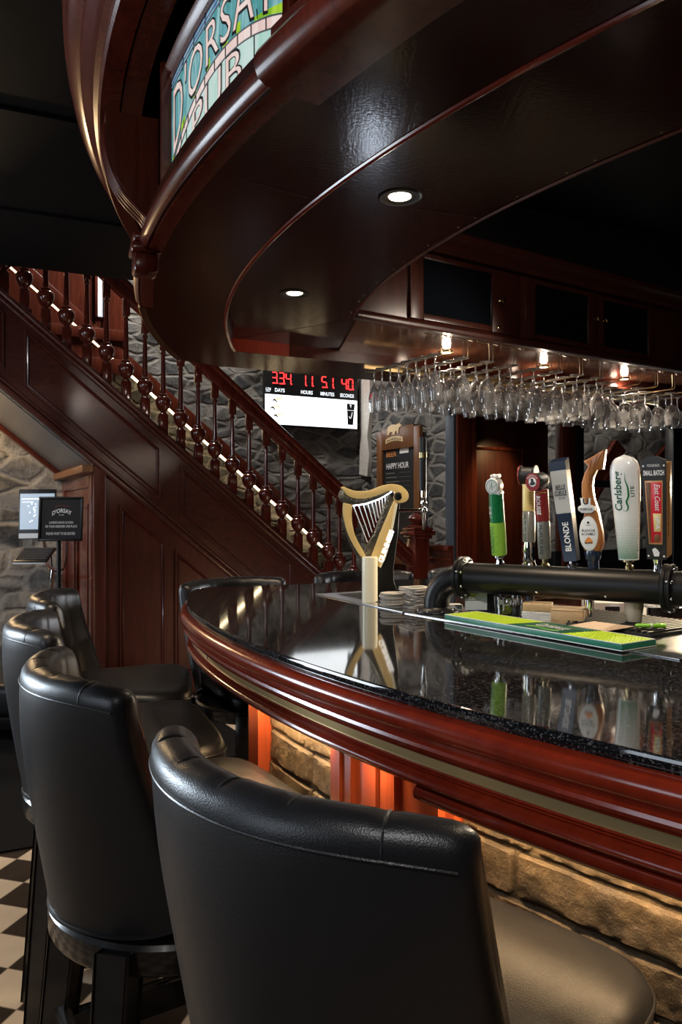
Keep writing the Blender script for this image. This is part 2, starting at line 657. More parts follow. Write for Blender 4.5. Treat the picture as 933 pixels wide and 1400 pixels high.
def brick_mat():
    m, nt, b = mat_new('dark_aged_brick')
    tc = node(nt, 'ShaderNodeTexCoord')
    n = node(nt, 'ShaderNodeTexNoise', Scale=14.0, Detail=8.0, Roughness=0.72)
    n2 = node(nt, 'ShaderNodeTexNoise', Scale=70.0, Detail=6.0, Roughness=0.75)
    for q in (n, n2):
        lk(nt, tc.outputs['Object'], q.inputs['Vector'])
    cr = node(nt, 'ShaderNodeValToRGB')
    e = cr.color_ramp.elements
    e[0].position, e[0].color = 0.35, (0.022, 0.015, 0.009, 1)
    e[1].position, e[1].color = 0.75, (0.135, 0.095, 0.052, 1)
    lk(nt, n.outputs['Fac'], cr.inputs['Fac'])
    lk(nt, cr.outputs['Color'], b.inputs['Base Color'])
    b.inputs['Roughness'].default_value = 0.5
    ad = node(nt, 'ShaderNodeMath', operation='ADD')
    lk(nt, n.outputs['Fac'], ad.inputs[0])
    lk(nt, n2.outputs['Fac'], ad.inputs[1])
    bp = node(nt, 'ShaderNodeBump', Strength=1.0, Distance=0.004)
    lk(nt, ad.outputs[0], bp.inputs['Height'])
    lk(nt, bp.outputs['Normal'], b.inputs['Normal'])
    return m


M_BRICK = brick_mat()




def floor_mat(origin, ang, tile):
    m, nt, b = mat_new('checker_tile')
    tc = node(nt, 'ShaderNodeTexCoord')
    mp = node(nt, 'ShaderNodeMapping', vector_type='TEXTURE')
    mp.inputs['Location'].default_value = (*origin, 0)
    mp.inputs['Rotation'].default_value = (0, 0, ang)
    mp.inputs['Scale'].default_value = (tile, tile, 1)
    lk(nt, tc.outputs['Object'], mp.inputs['Vector'])
    ck = node(nt, 'ShaderNodeTexChecker', Scale=1.0)
    sh = node(nt, 'ShaderNodeVectorMath', operation='ADD')
    sh.inputs[1].default_value = (0.0, 0.0, 0.5)
    lk(nt, mp.outputs['Vector'], sh.inputs[0])
    lk(nt, sh.outputs[0], ck.inputs['Vector'])
    n = node(nt, 'ShaderNodeTexNoise', Scale=12.0, Detail=6.0)
    lk(nt, tc.outputs['Object'], n.inputs['Vector'])
    ca, cb = node(nt, 'ShaderNodeMix', data_type='RGBA'), node(nt, 'ShaderNodeMix', data_type='RGBA')
    ca.inputs['A'].default_value = (0.50, 0.37, 0.25, 1)
    ca.inputs['B'].default_value = (0.66, 0.53, 0.39, 1)
    cb.inputs['A'].default_value = (0.014, 0.009, 0.006, 1)
    cb.inputs['B'].default_value = (0.040, 0.025, 0.017, 1)
    for q in (ca, cb):
        lk(nt, n.outputs['Fac'], q.inputs['Factor'])
    lk(nt, ca.outputs['Result'], ck.inputs['Color2'])
    lk(nt, cb.outputs['Result'], ck.inputs['Color1'])
    # grout lines
    fr = node(nt, 'ShaderNodeVectorMath', operation='FRACTION')
    lk(nt, mp.outputs['Vector'], fr.inputs[0])
    sx = node(nt, 'ShaderNodeSeparateXYZ')
    lk(nt, fr.outputs[0], sx.inputs[0])
    outs = []
    for ax in 'XY':
        a = node(nt, 'ShaderNodeMath', operation='SUBTRACT')
        lk(nt, sx.outputs[ax], a.inputs[0])
        a.inputs[1].default_value = 0.5
        c = node(nt, 'ShaderNodeMath', operation='ABSOLUTE')
        lk(nt, a.outputs[0], c.inputs[0])
        outs.append(c)
    mxx = node(nt, 'ShaderNodeMath', operation='MAXIMUM')
    lk(nt, outs[0].outputs[0], mxx.inputs[0])
    lk(nt, outs[1].outputs[0], mxx.inputs[1])
    gt = node(nt, 'ShaderNodeMath', operation='GREATER_THAN')
    lk(nt, mxx.outputs[0], gt.inputs[0])
    gt.inputs[1].default_value = 0.488
    mg = node(nt, 'ShaderNodeMix', data_type='RGBA')
    lk(nt, ck.outputs['Color'], mg.inputs['A'])
    mg.inputs['B'].default_value = (0.22, 0.16, 0.11, 1)
    lk(nt, gt.outputs[0], mg.inputs['Factor'])
    lk(nt, mg.outputs['Result'], b.inputs['Base Color'])
    b.inputs['Roughness'].default_value = 0.6
    b.inputs['Specular IOR Level'].default_value = 0.08
    bp = node(nt, 'ShaderNodeBump', Strength=0.3, Distance=0.002)
    bp.invert = True
    lk(nt, gt.outputs[0], bp.inputs['Height'])
    lk(nt, bp.outputs['Normal'], b.inputs['Normal'])
    return m


def opal_glass(name, c0, c1, c2, strength):
    """streaky opalescent glass, lit from behind"""
    m, nt, b = mat_new(name)
    tc = node(nt, 'ShaderNodeTexCoord')
    mp = node(nt, 'ShaderNodeMapping')
    mp.inputs['Scale'].default_value = (14, 14, 5)
    lk(nt, tc.outputs['Object'], mp.inputs['Vector'])
    n = node(nt, 'ShaderNodeTexNoise', Scale=1.3, Detail=5.0, Distortion=1.6)
    lk(nt, mp.outputs['Vector'], n.inputs['Vector'])
    cr = node(nt, 'ShaderNodeValToRGB')
    e = cr.color_ramp.elements
    e[0].position, e[0].color = 0.3, (*c0, 1)
    e[1].position, e[1].color = 0.72, (*c2, 1)
    k = e.new(0.5)
    k.color = (*c1, 1)
    lk(nt, n.outputs['Fac'], cr.inputs['Fac'])
    lk(nt, cr.outputs['Color'], b.inputs['Base Color'])
    lk(nt, cr.outputs['Color'], b.inputs['Emission Color'])
    b.inputs['Emission Strength'].default_value = strength
    b.inputs['Roughness'].default_value = 0.12
    return m


M_OPAL = opal_glass('teal_opal_glass', (0.05, 0.28, 0.25), (0.16, 0.42, 0.46), (0.42, 0.66, 0.62), 0.5)
M_OPALB = opal_glass('blue_opal_glass', (0.10, 0.26, 0.50), (0.25, 0.45, 0.62), (0.40, 0.62, 0.70), 0.5)
M_OPALW = opal_glass('pale_opal_glass', (0.45, 0.72, 0.60), (0.62, 0.80, 0.72), (0.75, 0.85, 0.80), 0.5)
M_OPALP = opal_glass('pink_opal_glass', (0.78, 0.55, 0.50), (0.85, 0.66, 0.60), (0.88, 0.76, 0.70), 0.62)
M_OPALG = opal_glass('green_opal_glass', (0.18, 0.42, 0.02), (0.36, 0.60, 0.03), (0.55, 0.72, 0.08), 0.55)


# ================================================================== THE SETTING
UA = rad(28)
U = Vector((cos(UA), sin(UA), 0))           # along the stair and the back walls
N = Vector((-sin(UA), cos(UA), 0))          # away from the camera
SO = Vector((-2.09, 5.20, 0))               # origin of the stair frame


def S(t, w, z):
    return SO + U * t + N * w + Vector((0, 0, z))


M_FLOOR = floor_mat((-1.2621, 2.9598), rad(-15.62), 0.1522)
bm = BM()
slab(bm, [(-5.5, -1.5), (5.0, -1.5), (7.0, 10.5), (-5.5, 10.5)], -0.05, 0.0)
struct('floor', bm, M_FLOOR)

# dark carpet beyond the tiles
ca, cb_ = G(0, 1167, 0.0), G(58, 1157, 0.0)
cd = (cb_ - ca).normalized()
bm = BM()
p0, p1 = ca - cd * 2.4, ca + cd * 0.75
slab(bm, [(p0.x, p0.y), (p1.x, p1.y), (p1.x + 0.25, p1.y + 0.95), (p1.x - 0.7, p1.y + 2.6), (p0.x - 0.6, p0.y + 2.6)], 0.0, 0.008)
single('floor_carpet', bm, M_CARPET, 'dark brown carpet laid on the checkered floor behind the bar stools', 'carpet', loc=(p0.x, p0.y, 0))


def wall(name, p0, p1, z0, z1, mat, thick=0.12, relief=0.0, step=0.06):
    """a wall whose face runs from p0 to p1; local x along it, z up; the body lies behind the face"""
    p0, p1 = Vector(p0), Vector(p1)
    p0.z = p1.z = 0
    d = p1 - p0
    L = d.length
    d.normalize()
    n = Vector((-d.y, d.x, 0))
    bm = BM()
    if relief:
        nx, nz = max(2, int(L / step)), max(2, int((z1 - z0) / step))
        g = [[bm.verts.new((L * i / nx, -relief * (0.2 + noise.noise((L * i / nx * 3.1, 0.3, (z0 + (z1 - z0) * j / nz) * 5.2)) * 0.8 + noise.noise((L * i / nx * 9.0, 4.3, (z0 + (z1 - z0) * j / nz) * 12.0)) * 0.35), z0 + (z1 - z0) * j / nz)) for j in range(nz + 1)] for i in range(nx + 1)]
        for i in range(nx):
            for j in range(nz):
                bm.faces.new((g[i][j], g[i + 1][j], g[i + 1][j + 1], g[i][j + 1]))
        box(bm, (L / 2, relief + thick / 2, (z0 + z1) / 2), (L, thick, z1 - z0))
    else:
        box(bm, (L / 2, thick / 2, (z0 + z1) / 2), (L, thick, z1 - z0))
    o = mesh_obj(name, bm, mat)
    o.matrix_world = frame(p0, d, n, (0, 0, 1))
    return tag(o, kind='structure')


W = 1.5
TC = 3.412                                   # t of the inner corner of the stone back wall
bw = S(TC, W, 0)
wall('wall_back', S(0.42, W, 0), bw, 0.0, 5.2, M_STONE, 0.15, 0.05)
wall('wall_under_stair', S(-3.4, W, 0), S(0.42, W, 0), 0.0, 5.2, M_STONEL, 0.15, 0.06)
vd = -N                                       # the wall that comes forward from that corner
vL = 1.649
wc = bw + vd * vL
wall('wall_right', bw, wc, 0.0, 5.2, M_STONE, 0.0001 + 0.15, 0.04)
# plaster patch beside the screen
bm = BM()
pl = [(0.03, 1.75), (0.20, 1.72), (0.24, 1.95), (0.20, 2.15), (0.26, 2.4), (0.25, 2.75), (0.02, 2.75), (0.05, 2.2)]
prism(bm, pl, frame(bw + Vector((0, 0, 0)), vd, (0, 0, 1), vd.cross(Vector((0, 0, 1)))), 0.045)
struct('trim_1', bm, M_PLASTER, loc=bw)

# dark shell behind everything
for nm, a, b in (('wall_far', (-5.6, 10.4), (7.2, 10.4)), ('wall_left', (-5.4, -1.4), (-5.4, 10.4)), ('wall_near', (5.2, -1.45), (-5.4, -1.45)), ('wall_side', (7.0, 10.4), (5.0, -1.4))):
    wall(nm, (*a, 0), (*b, 0), 0.0, 5.2, M_CEIL, 0.1)

# black board ceiling that ends in front of the stair; the stairwell beyond is open
ea, eb = G(0, 355, 2.85), G(190, 378, 2.85)
ed = (eb - ea).normalized()
en = Vector((-ed.y, ed.x, 0))
bm = BM()
off = 0.0
k = 0
for wdt in (0.36, 0.50, 0.47, 0.55, 0.55, 0.55, 0.55, 0.6, 0.6, 0.6, 0.6):
    a, b = ea - en * (off + 0.004), ea - en * (off + wdt)
    dz = 0.012 * (k % 2)
    q = [a - ed * 4.2, a + ed * 9.0, b + ed * 9.0, b - ed * 4.2]
    slab(bm, [(v.x, v.y) for v in q], 2.85 - dz, 2.95)
    off += wdt
    k += 1
struct('ceiling', bm, M_CEIL)
bm = BM()
a, b = ea, ea + en * 0.10
q = [a - ed * 4.2, a + ed * 9.0, b + ed * 9.0, b - ed * 4.2]
slab(bm, [(v.x, v.y) for v in q], 2.85, 5.2)
struct('wall_stairwell', bm, M_CEIL)
bm = BM()
slab(bm, [(-5.5, 3.2), (7.0, 6.2), (7.2, 10.5), (-5.5, 10.5)], 5.2, 5.3)
struct('ceiling_stairwell', bm, M_CEIL)

# ------------------------------------------------------------------ staircase
ZU = lambda t: 2.885 - 0.822 * t              # height of the urn centres along the stair
SLP = math.atan(0.822)
RK = Vector((U.x * cos(SLP), U.y * cos(SLP), -sin(SLP)))     # direction down the rake
RKU = Vector((U.x * sin(SLP), U.y * sin(SLP), cos(SLP)))     # square to the rake, upward

st = Thing('staircase', 'dark mahogany staircase with turned balusters rising behind the bar to the upper left', 'staircase', loc=S(3.0, 0, 0))


def raked(t0, t1, w0, w1, dz0, dz1, bev=0.0):
    """a solid between two raked lines: offsets dz0..dz1 from the urn line"""
    b = BM()
    M = frame(S(0, w0, 0), U, (0, 0, 1), N)
    prism(b, [(t0, ZU(t0) + dz0), (t1, ZU(t1) + dz0), (t1, ZU(t1) + dz1), (t0, ZU(t0) + dz1)], M, w1 - w0, bev)
    return b


TA, TB = -2.2, 3.18
st.part('stringer', raked(TA, TB, 0.0, 0.05, -0.88, -0.27), M_STAIRX)
bm = raked(TA, TB, -0.035, 0.09, -0.262, -0.215, 0.012)
bm2 = raked(TA, TB, -0.02, 0.0, -0.30, -0.265, 0.006)
st.part('stringer_cap', bm, M_STAIRX)
st.part('cap_moulding', bm2, M_STAIRX)
st.part('lower_moulding', raked(TA, TB, -0.022, 0.0, -0.885, -0.835, 0.009), M_STAIRX)
st.part('lower_bead', raked(TA, TB, -0.012, 0.0, -0.83, -0.80, 0.006), M_STAIRX)


def t_px(px, w=0.0):
    k = (px - CXP) / FPX
    o = SO + N * w
    return (k * o.y - o.x) / (U.x - k * U.y)


def ring_mould(parent_name, pts, wd, dp, mat, thing, w=0.0):
    """a picture-frame moulding along a closed polygon of (t, z) on the stair face"""
    M = frame(S(0, w, 0), U, (0, 0, 1), -N)
    b = BM()
    n = len(pts)
    c = (sum(p[0] for p in pts) / n, sum(p[1] for p in pts) / n)
    prof = [(0.0, 0.0), (0.0, dp), (wd * 0.35, dp), (wd * 0.45, dp * 0.55), (wd * 0.75, dp * 0.75), (wd, dp * 0.1), (wd, 0.0)]

    def inset(dist):
        out = []
        for i in range(n):
            a, p, q = Vector(pts[i - 1]), Vector(pts[i]), Vector(pts[(i + 1) % n])
            d1, d2 = (p - a).normalized(), (q - p).normalized()
            n1, n2 = Vector((-d1.y, d1.x)), Vector((-d2.y, d2.x))
            if n1.dot(Vector(c) - p) < 0:
                n1 = -n1
            if n2.dot(Vector(c) - p) < 0:
                n2 = -n2
            bs = (n1 + n2).normalized()
            out.append(p + bs * (dist / max(0.25, bs.dot(n1))))
        return out
    rings = [[b.verts.new(M @ Vector((v.x, v.y, h))) for v in inset(o)] for o, h in prof]
    for r0, r1 in zip(rings[:-1], rings[1:]):
        for i in range(n):
            b.faces.new((r0[i], r0[(i + 1) % n], r1[(i + 1) % n], r1[i]))
    return thing.part(parent_name, b, mat)


# parallelogram panels on the stringer
for x0, x1 in ((-90, 5), (33, 219), (247, 400)):
    t0, t1 = t_px(x0), t_px(x1)
    ring_mould('panel_moulding', [(t0, ZU(t0) - 0.74), (t1, ZU(t1) - 0.74), (t1, ZU(t1) - 0.36), (t0, ZU(t0) - 0.36)], 0.032, 0.020, M_STAIRX, st)
# wall of panels under the stair, from the closet corner to the newel
tc0 = t_px(132)
bm = BM()
zb = lambda t: ZU(t) - 0.875
prism(bm, [(tc0, 0.0), (TB, 0.0), (TB, max(0.02, zb(TB))), (tc0, zb(tc0))], frame(S(0, 0.02, 0), U, (0, 0, 1), N), 0.04)
st.part('spandrel', bm, M_STAIR)
for x0, x1 in ((164, 227), (240, 330), (345, 402)):
    t0, t1 = t_px(x0), t_px(x1)
    ring_mould('spandrel_moulding', [(t0, 0.14), (t1, 0.14), (t1, zb(t1) - 0.14), (t0, zb(t0) - 0.14)], 0.032, 0.020, M_STAIR, st, 0.02)
bm = BM()
box(bm, (0, 0, 0), (1, 1, 1))
for v in bm.verts:
    v.co = S(tc0 + (TB - tc0) * (v.co.x + 0.5), 0.02 - 0.03 * (v.co.y + 0.5), 0.13 * (v.co.z + 0.5))
st.part('base_board', bm, M_STAIR)
bm = BM()
bar(bm, S(tc0 + 0.02, 0.02, 0), S(tc0 + 0.02, 0.02, zb(tc0)), 0.06, 0.08, up=U, bev=0.006)
st.part('corner_post', bm, M_STAIR)
# treads and the slope under them
for i in range(20):
    t = TB - 0.06 - 0.262 * i
    z = 0.16 + 0.2155 * i
    bm = BM()
    box(bm, (0, 0, 0), (1, 1, 1))
    for v in bm.verts:
        v.co = S(t - 0.145 + 0.29 * (v.co.x + 0.5) - 0.14, 0.05 + (W - 0.12) * (v.co.y + 0.5), z - 0.04 + 0.04 * (v.co.z + 0.5))
    if ZU(t) - 0.9 < z < 4.6:
        st.part('tread', bm, M_STAIR)
bm = raked(TA, tc0 + 0.02, 0.055, W - 0.04, -0.90, -0.875)
st.part('sloped_underside', bm, plain('dark_grey_paint', (0.10, 0.10, 0.105), 0.30))
st.part('underside_edge_trim', raked(TA, tc0, W - 0.14, W - 0.04, -0.955, -0.90, 0.008), M_DOORW)
st.part('steel_edge_strip', raked(TA, tc0, 0.0, 0.055, -0.893, -0.883), M_STEEL)
# handrail
hr = raked(-1.0, 3.12, -0.005, 0.075, 0.50, 0.60, 0.012)
st.part('handrail', hr, M_TURN)
st.part('handrail_grip', raked(-1.0, 3.12, -0.015, 0.085, 0.59, 0.655, 0.022), M_TURN)
# balusters, taken from image pixel columns, about one every 0.139 m of run
bal_prof = [(0.020, -0.085), (0.030, -0.08), (0.030, -0.07), (0.022, -0.066), (0.020, -0.058), (0.034, -0.046), (0.048, -0.026), (0.056, 0.0), (0.058, 0.018), (0.054, 0.038), (0.038, 0.052),
            (0.026, 0.058), (0.034, 0.064), (0.034, 0.07), (0.021, 0.078), (0.020, 0.10), (0.018, 0.20), (0.015, 0.33), (0.014, 0.36), (0.021, 0.368), (0.021, 0.376), (0.015, 0.384), (0.015, 0.40)]
tb = t_px(49)
first = None
for i in range(-1, 21):
    xs = [6, 34, 63.6, 92, 120, 147, 174, 200, 225, 249, 273, 296, 320, 343, 366, 388, 410, 431, 452, 467, 487, 506]
    px = xs[i + 1]
    t = t_px(px)
    base = S(t, 0.035, ZU(t))
    if first is None:
        b = BM()
        lathe(b, bal_prof, None, 20)
        first = st.part('baluster', b, M_TURN, local=True)
        me_b = first.data
        b = BM()
        box(b, (0, 0, -0.155), (0.062, 0.062, 0.15), None, 0.004)
        bk = st.part('lower_block', b, M_TURN, first, local=True)
        b = BM()
        box(b, (0, 0, 0.47), (0.050, 0.050, 0.15), None, 0.004)
        st.part('upper_block', b, M_TURN, first, local=True)
        o = first
    else:
        o = copy_tree(first, st.o)
    o.location = st.inv @ base
    o.rotation_euler = (0, 0, UA)
# newel post
NP = S(t_px(574), 0.03, 0)
bm = BM()
Mn = frame(NP, U, N, (0, 0, 1))
box(bm, (0, 0, 0.56), (0.15, 0.15, 1.12), Mn, 0.006)
st.part('newel_post', bm, M_TURN)
npart = st.o.children[-1]
bm = BM()
for z, s_, h in ((1.13, 0.19, 0.03), (1.165, 0.23, 0.04), (1.20, 0.20, 0.03)):
    box(bm, (0, 0, z), (s_, s_, h), Mn, 0.010)
lathe(bm, [(0.10, 1.21), (0.105, 1.225), (0.06, 1.245), (0.055, 1.26), (0.085, 1.275), (0.095, 1.295), (0.075, 1.32), (0.03, 1.34), (0.035, 1.355), (0.02, 1.375), (0.0, 1.38)], Mn, 24)
st.part('newel_cap', bm, M_TURN, npart)
# wall-side rail with a light strip under it
st.part('wall_rail', raked(-1.4, 2.9, 1.40, 1.47, 0.50, 0.66, 0.012), M_DOORW)
st.part('light_strip', raked(-1.4, 2.9, 1.405, 1.43, 0.482, 0.500), M_STLED, label='glowing warm light strip under the wall rail')

# closet door under the stair, square to it
DW0, DW1 = 0.06, 1.46
dz1 = zb(tc0) - 0.03
d1 = Thing('door_1', None, None, loc=S(tc0, 0.1, 0))
tag(d1.o, kind='structure')
MD = frame(S(tc0, 0, 0), N, (0, 0, 1), -U)       # x = depth into the stair, y = up, z = towards the left


def dbox(b, x0, x1, y0, y1, z0, z1, bev=0.004):
    box(b, ((x0 + x1) / 2, (y0 + y1) / 2, (z0 + z1) / 2), (x1 - x0, y1 - y0, z1 - z0), MD, bev)


bm = BM()
dbox(bm, 0.14, 1.38, 0.01, dz1 - 0.12, -0.02, 0.015)
d1.part('door_leaf', bm, M_DOORW)
for a, b in ((0.20, 0.70), (0.80, 1.32)):
    bm = BM()
    for q in ((a, b, dz1 - 0.27, dz1 - 0.24), (a, b, 0.15, 0.18), (a, a + 0.03, 0.18, dz1 - 0.27), (b - 0.03, b, 0.18, dz1 - 0.27)):
        dbox(bm, *q, 0.015, 0.032)
    d1.part('door_panel', bm, M_DOORW)
bm = BM()
for q in ((0.04, 0.14, 0, dz1 - 0.02), (1.38, 1.48, 0, dz1 - 0.02), (0.14, 1.38, dz1 - 0.12, dz1 - 0.02)):
    dbox(bm, *q, -0.03, 0.03)
d1.part('door_frame', bm, M_DOORW)
bm = BM()
dbox(bm, 0.0, 1.5, dz1 - 0.02, dz1 + 0.035, -0.03, 0.10, 0.008)
d1.part('door_cap', bm, M_BOARDW)

# upper landing seen through the balusters: wood panelling on the back wall
bm = BM()
Mw = frame(S(0, W - 0.06, 0), U, (0, 0, 1), -N)
ta, tb_ = t_px(-40, W - 0.06), t_px(173, W - 0.06)
prism(bm, [(ta, 2.6), (tb_, 2.6), (tb_, 3.75), (ta, 3.75)], Mw, 0.03)
struct('wall_panelling', bm, M_DOORW)
bm = BM()
box(bm, ((ta + tb_) / 2, 2.93, 0.045), (tb_ - ta, 0.10, 0.03), Mw, 0.006)
box(bm, ((ta + tb_) / 2, 2.65, 0.045), (tb_ - ta, 0.14, 0.03), Mw, 0.006)
tm = t_px(143, W - 0.06)
box(bm, (tm, 3.3, 0.04), (0.05, 0.70, 0.03), Mw, 0.006)
struct('trim_2', bm, M_DOORW)
wf = Thing('window_1', None, None, loc=S(t_px(133, W), W - 0.05, 3.2))
tag(wf.o, kind='structure')
t0 = t_px(130, W - 0.06)
bm = BM()
for q in ((t0, 0.025), (t0 + 0.075, 0.02)):
    box(bm, (q[0], 3.35, 0.05), (q[1], 0.55, 0.04), Mw, 0.004)
wf.part('window_frame', bm, M_DOORW)
bm = BM()
box(bm, (t0 + 0.038, 3.35, 0.042), (0.045, 0.53, 0.012), Mw)
wf.part('pane', bm, emit('pale_daylight_pane', (0.75, 0.78, 0.9), 0.5))


# ================================================================== BAR COUNTER
BC = (2.732, 3.212)
BR = 3.3275
F1, F0 = 256.0, 196.0
front = arc(BC, BR, F1, F0, 70)
tailp = [(front[-1][0], front[-1][1], 0), (-0.489, 2.42, 0), (-0.508, 2.528, 0), (-0.523, 2.65, 0), (-0.527, 2.735, 0), (-0.517, 2.79, 0), (-0.485, 2.828, 0), (-0.43, 2.852, 0), (-0.37, 2.875, 0), (-0.188, 2.945, 0)]
tail = crom(tailp, 4)[1:]
fd = Vector((cos(rad(25)), sin(rad(25)), 0))
end = Vector((-0.188, 2.945, 0))
tail += [end + fd * q for q in (0.3, 0.8, 1.5, 2.3, 3.0)]
pts2 = [Vector((p[0], p[1], 0)) for p in front] + tail
bar_path = []
for i, p in enumerate(pts2):
    d = (pts2[min(i + 1, len(pts2) - 1)] - pts2[max(i - 1, 0)]).normalized()
    bar_path.append((p.x, p.y, -d.y, d.x))         # outward lies to the left of travel; fixed below
if bar_path[3][2] * (bar_path[3][0] - BC[0]) + bar_path[3][3] * (bar_path[3][1] - BC[1]) < 0:
    bar_path = [(x, y, -nx, -ny) for x, y, nx, ny in bar_path]
CT = 1.07

bar_t = Thing('bar_counter', 'curved bar with black granite top, red mahogany edge mouldings and brick front panels', 'bar counter', loc=(0.6, 1.6, 0))
# the granite: outer edge, then back along the work side
inner = []
fn_ = Vector((fd.y, -fd.x, 0))
q_end = end + fd * 3.0
inner.append(q_end + fn_ * 0.62)
IR = 2.30
kk = None
for i in range(800):
    q = q_end + fn_ * 0.62 - fd * (i * 0.005)
    if (Vector((q.x - BC[0], q.y - BC[1], 0))).length > IR and q.x < BC[0]:
        kk = q
        break
a_in = math.degrees(atan2(kk.y - BC[1], kk.x - BC[0])) % 360
inner += [Vector((p[0], p[1], 0)) for p in arc(BC, IR, a_in, F1, 40)]
poly = [(x - nx * 0.0015, y - ny * 0.0015) for x, y, nx, ny in bar_path] + [(v.x, v.y) for v in inner]
bm = BM()
slab(bm, poly, 1.0525, CT)
bar_t.part('granite_top', bm, M_GRAN)
bm = BM()
sweep(bm, bar_path, [(0.0, 1.055), (-0.0015, 1.058), (-0.0015, 1.066), (0.0005, CT + 0.0003), (0.004, CT + 0.0006), (0.004, 1.055)], True)
bar_t.part('granite_edge', bm, M_GRAN)
bm = BM()
sweep(bm, bar_path, [(0.03, 1.0525), (0.004, 1.0525), (-0.006, 1.050), (-0.014, 1.045), (-0.019, 1.037), (-0.020, 1.030), (-0.017, 1.021), (-0.010, 1.014), (-0.004, 1.011), (-0.004, 1.006),
                     (-0.010, 1.003), (-0.012, 0.998), (-0.009, 0.992), (-0.002, 0.989), (0.002, 0.9865), (-0.001, 0.9845), (0.002, 0.9825), (0.012, 0.980), (0.018, 0.979), (0.05, 0.979)], True)
bar_t.part('arm_rail', bm, M_BAR)
bm = BM()
sweep(bm, bar_path, [(0.018, 0.979), (0.0185, 0.9605), (0.05, 0.9605), (0.05, 0.979)], True)
bar_t.part('brass_band', bm, M_BRASS)
ji = 64
x, y, nx, ny = bar_path[ji]
bm = BM()
bar(bm, (x - nx * 0.0175, y - ny * 0.0175, 0.961), (x - nx * 0.0175, y - ny * 0.0175, 0.979), 0.002, 0.002, up=(nx, ny, 0))
bar_t.part('band_joint', bm, M_INK, bar_t.o.children[-1])
bm = BM()
sweep(bm, bar_path, [(0.05, 0.9605), (0.016, 0.9605), (0.014, 0.958), (0.017, 0.956), (0.013, 0.954), (0.016, 0.952), (0.012, 0.950), (0.005, 0.948), (0.001, 0.944), (0.000, 0.939), (0.003, 0.934), (0.009, 0.9315),
                     (0.013, 0.931), (0.013, 0.929), (0.016, 0.9265), (0.026, 0.925), (0.058, 0.925), (0.058, 0.94), (0.05, 0.945)], True)
bar_t.part('lower_moulding', bm, M_BAR)

PR = BR - 0.062            # face of the pilasters
KR = BR - 0.088           # face of the bricks
LIP = 0.928
aL = phi_px(BC, PR, 340)
aJ0 = phi_px(BC, PR, 354)
a1a, a1b = phi_px(BC, PR, 353), phi_px(BC, PR, 452)
a2a = phi_px(BC, PR, 602)
a2b = 262.0
fl = [phi_px(BC, PR, v) for v in (453, 464, 477, 496, 517, 539, 562, 590)]


def arc_block(a0, a1, r0, r1, z0, z1, n=10, bev=0):
    b = BM()
    o = arc(BC, r1, a0, a1, n)
    i_ = arc(BC, r0, a1, a0, n)
    slab(b, [(p[0], p[1]) for p in o] + [(p[0], p[1]) for p in i_], z0, z1)
    return b


# carcass behind everything
bm = BM()
c0 = polar(BC, KR - 0.02, aL, 0)
cpoly = [(p[0], p[1]) for p in arc(BC, KR - 0.02, F1, aL, 50)]
back0 = c0 + fd * 3.2
cpoly += [(back0.x, back0.y), (back0.x + fn_.x * 0.4, back0.y + fn_.y * 0.4)]
k0 = polar(BC, KR - 0.30, aL + 6, 0)
cpoly += [(p[0], p[1]) for p in arc(BC, KR - 0.30, aL + 8, F1, 40)]
slab(bm, cpoly, 0.0, 1.05)
bar_t.part('carcass', bm, M_DOORW)
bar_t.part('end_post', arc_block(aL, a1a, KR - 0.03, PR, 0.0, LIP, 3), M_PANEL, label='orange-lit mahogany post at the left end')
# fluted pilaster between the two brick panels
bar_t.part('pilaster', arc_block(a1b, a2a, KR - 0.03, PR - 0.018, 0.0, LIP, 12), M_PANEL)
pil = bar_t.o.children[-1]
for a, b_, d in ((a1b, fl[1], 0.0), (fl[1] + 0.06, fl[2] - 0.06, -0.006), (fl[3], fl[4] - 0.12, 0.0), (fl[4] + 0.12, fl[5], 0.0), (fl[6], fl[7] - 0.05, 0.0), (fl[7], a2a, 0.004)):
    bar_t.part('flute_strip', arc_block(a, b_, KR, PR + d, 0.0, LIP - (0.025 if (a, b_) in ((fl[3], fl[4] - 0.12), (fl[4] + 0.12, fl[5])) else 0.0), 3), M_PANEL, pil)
bm = BM()
sweep(bm, arc(BC, BR, a2a, a2b, 40), [(0.014, 0.931), (0.006, 0.927), (0.003, 0.920), (0.005, 0.912), (0.012, 0.906), (0.022, 0.9035), (0.036, 0.9035), (0.048, 0.907), (0.048, 0.931)], True)
bar_t.part('panel_top_rail', bm, M_BAR)
bar_t.part('skirting', arc_block(aL, F1, KR - 0.01, PR - 0.01, 0.0, 0.12, 50), M_DOORW)


ap0, ap1 = kk + fn_ * -0.03 + fd * 0.05, q_end + fn_ * 0.59
bm = BM()
bar(bm, (ap0.x, ap0.y, 0.52), (ap1.x, ap1.y, 0.52), 0.03, 1.04)
bar_t.part('strip_cover_panel', bm, M_DOORW)  # cover added to hide the far light strips seen through the well


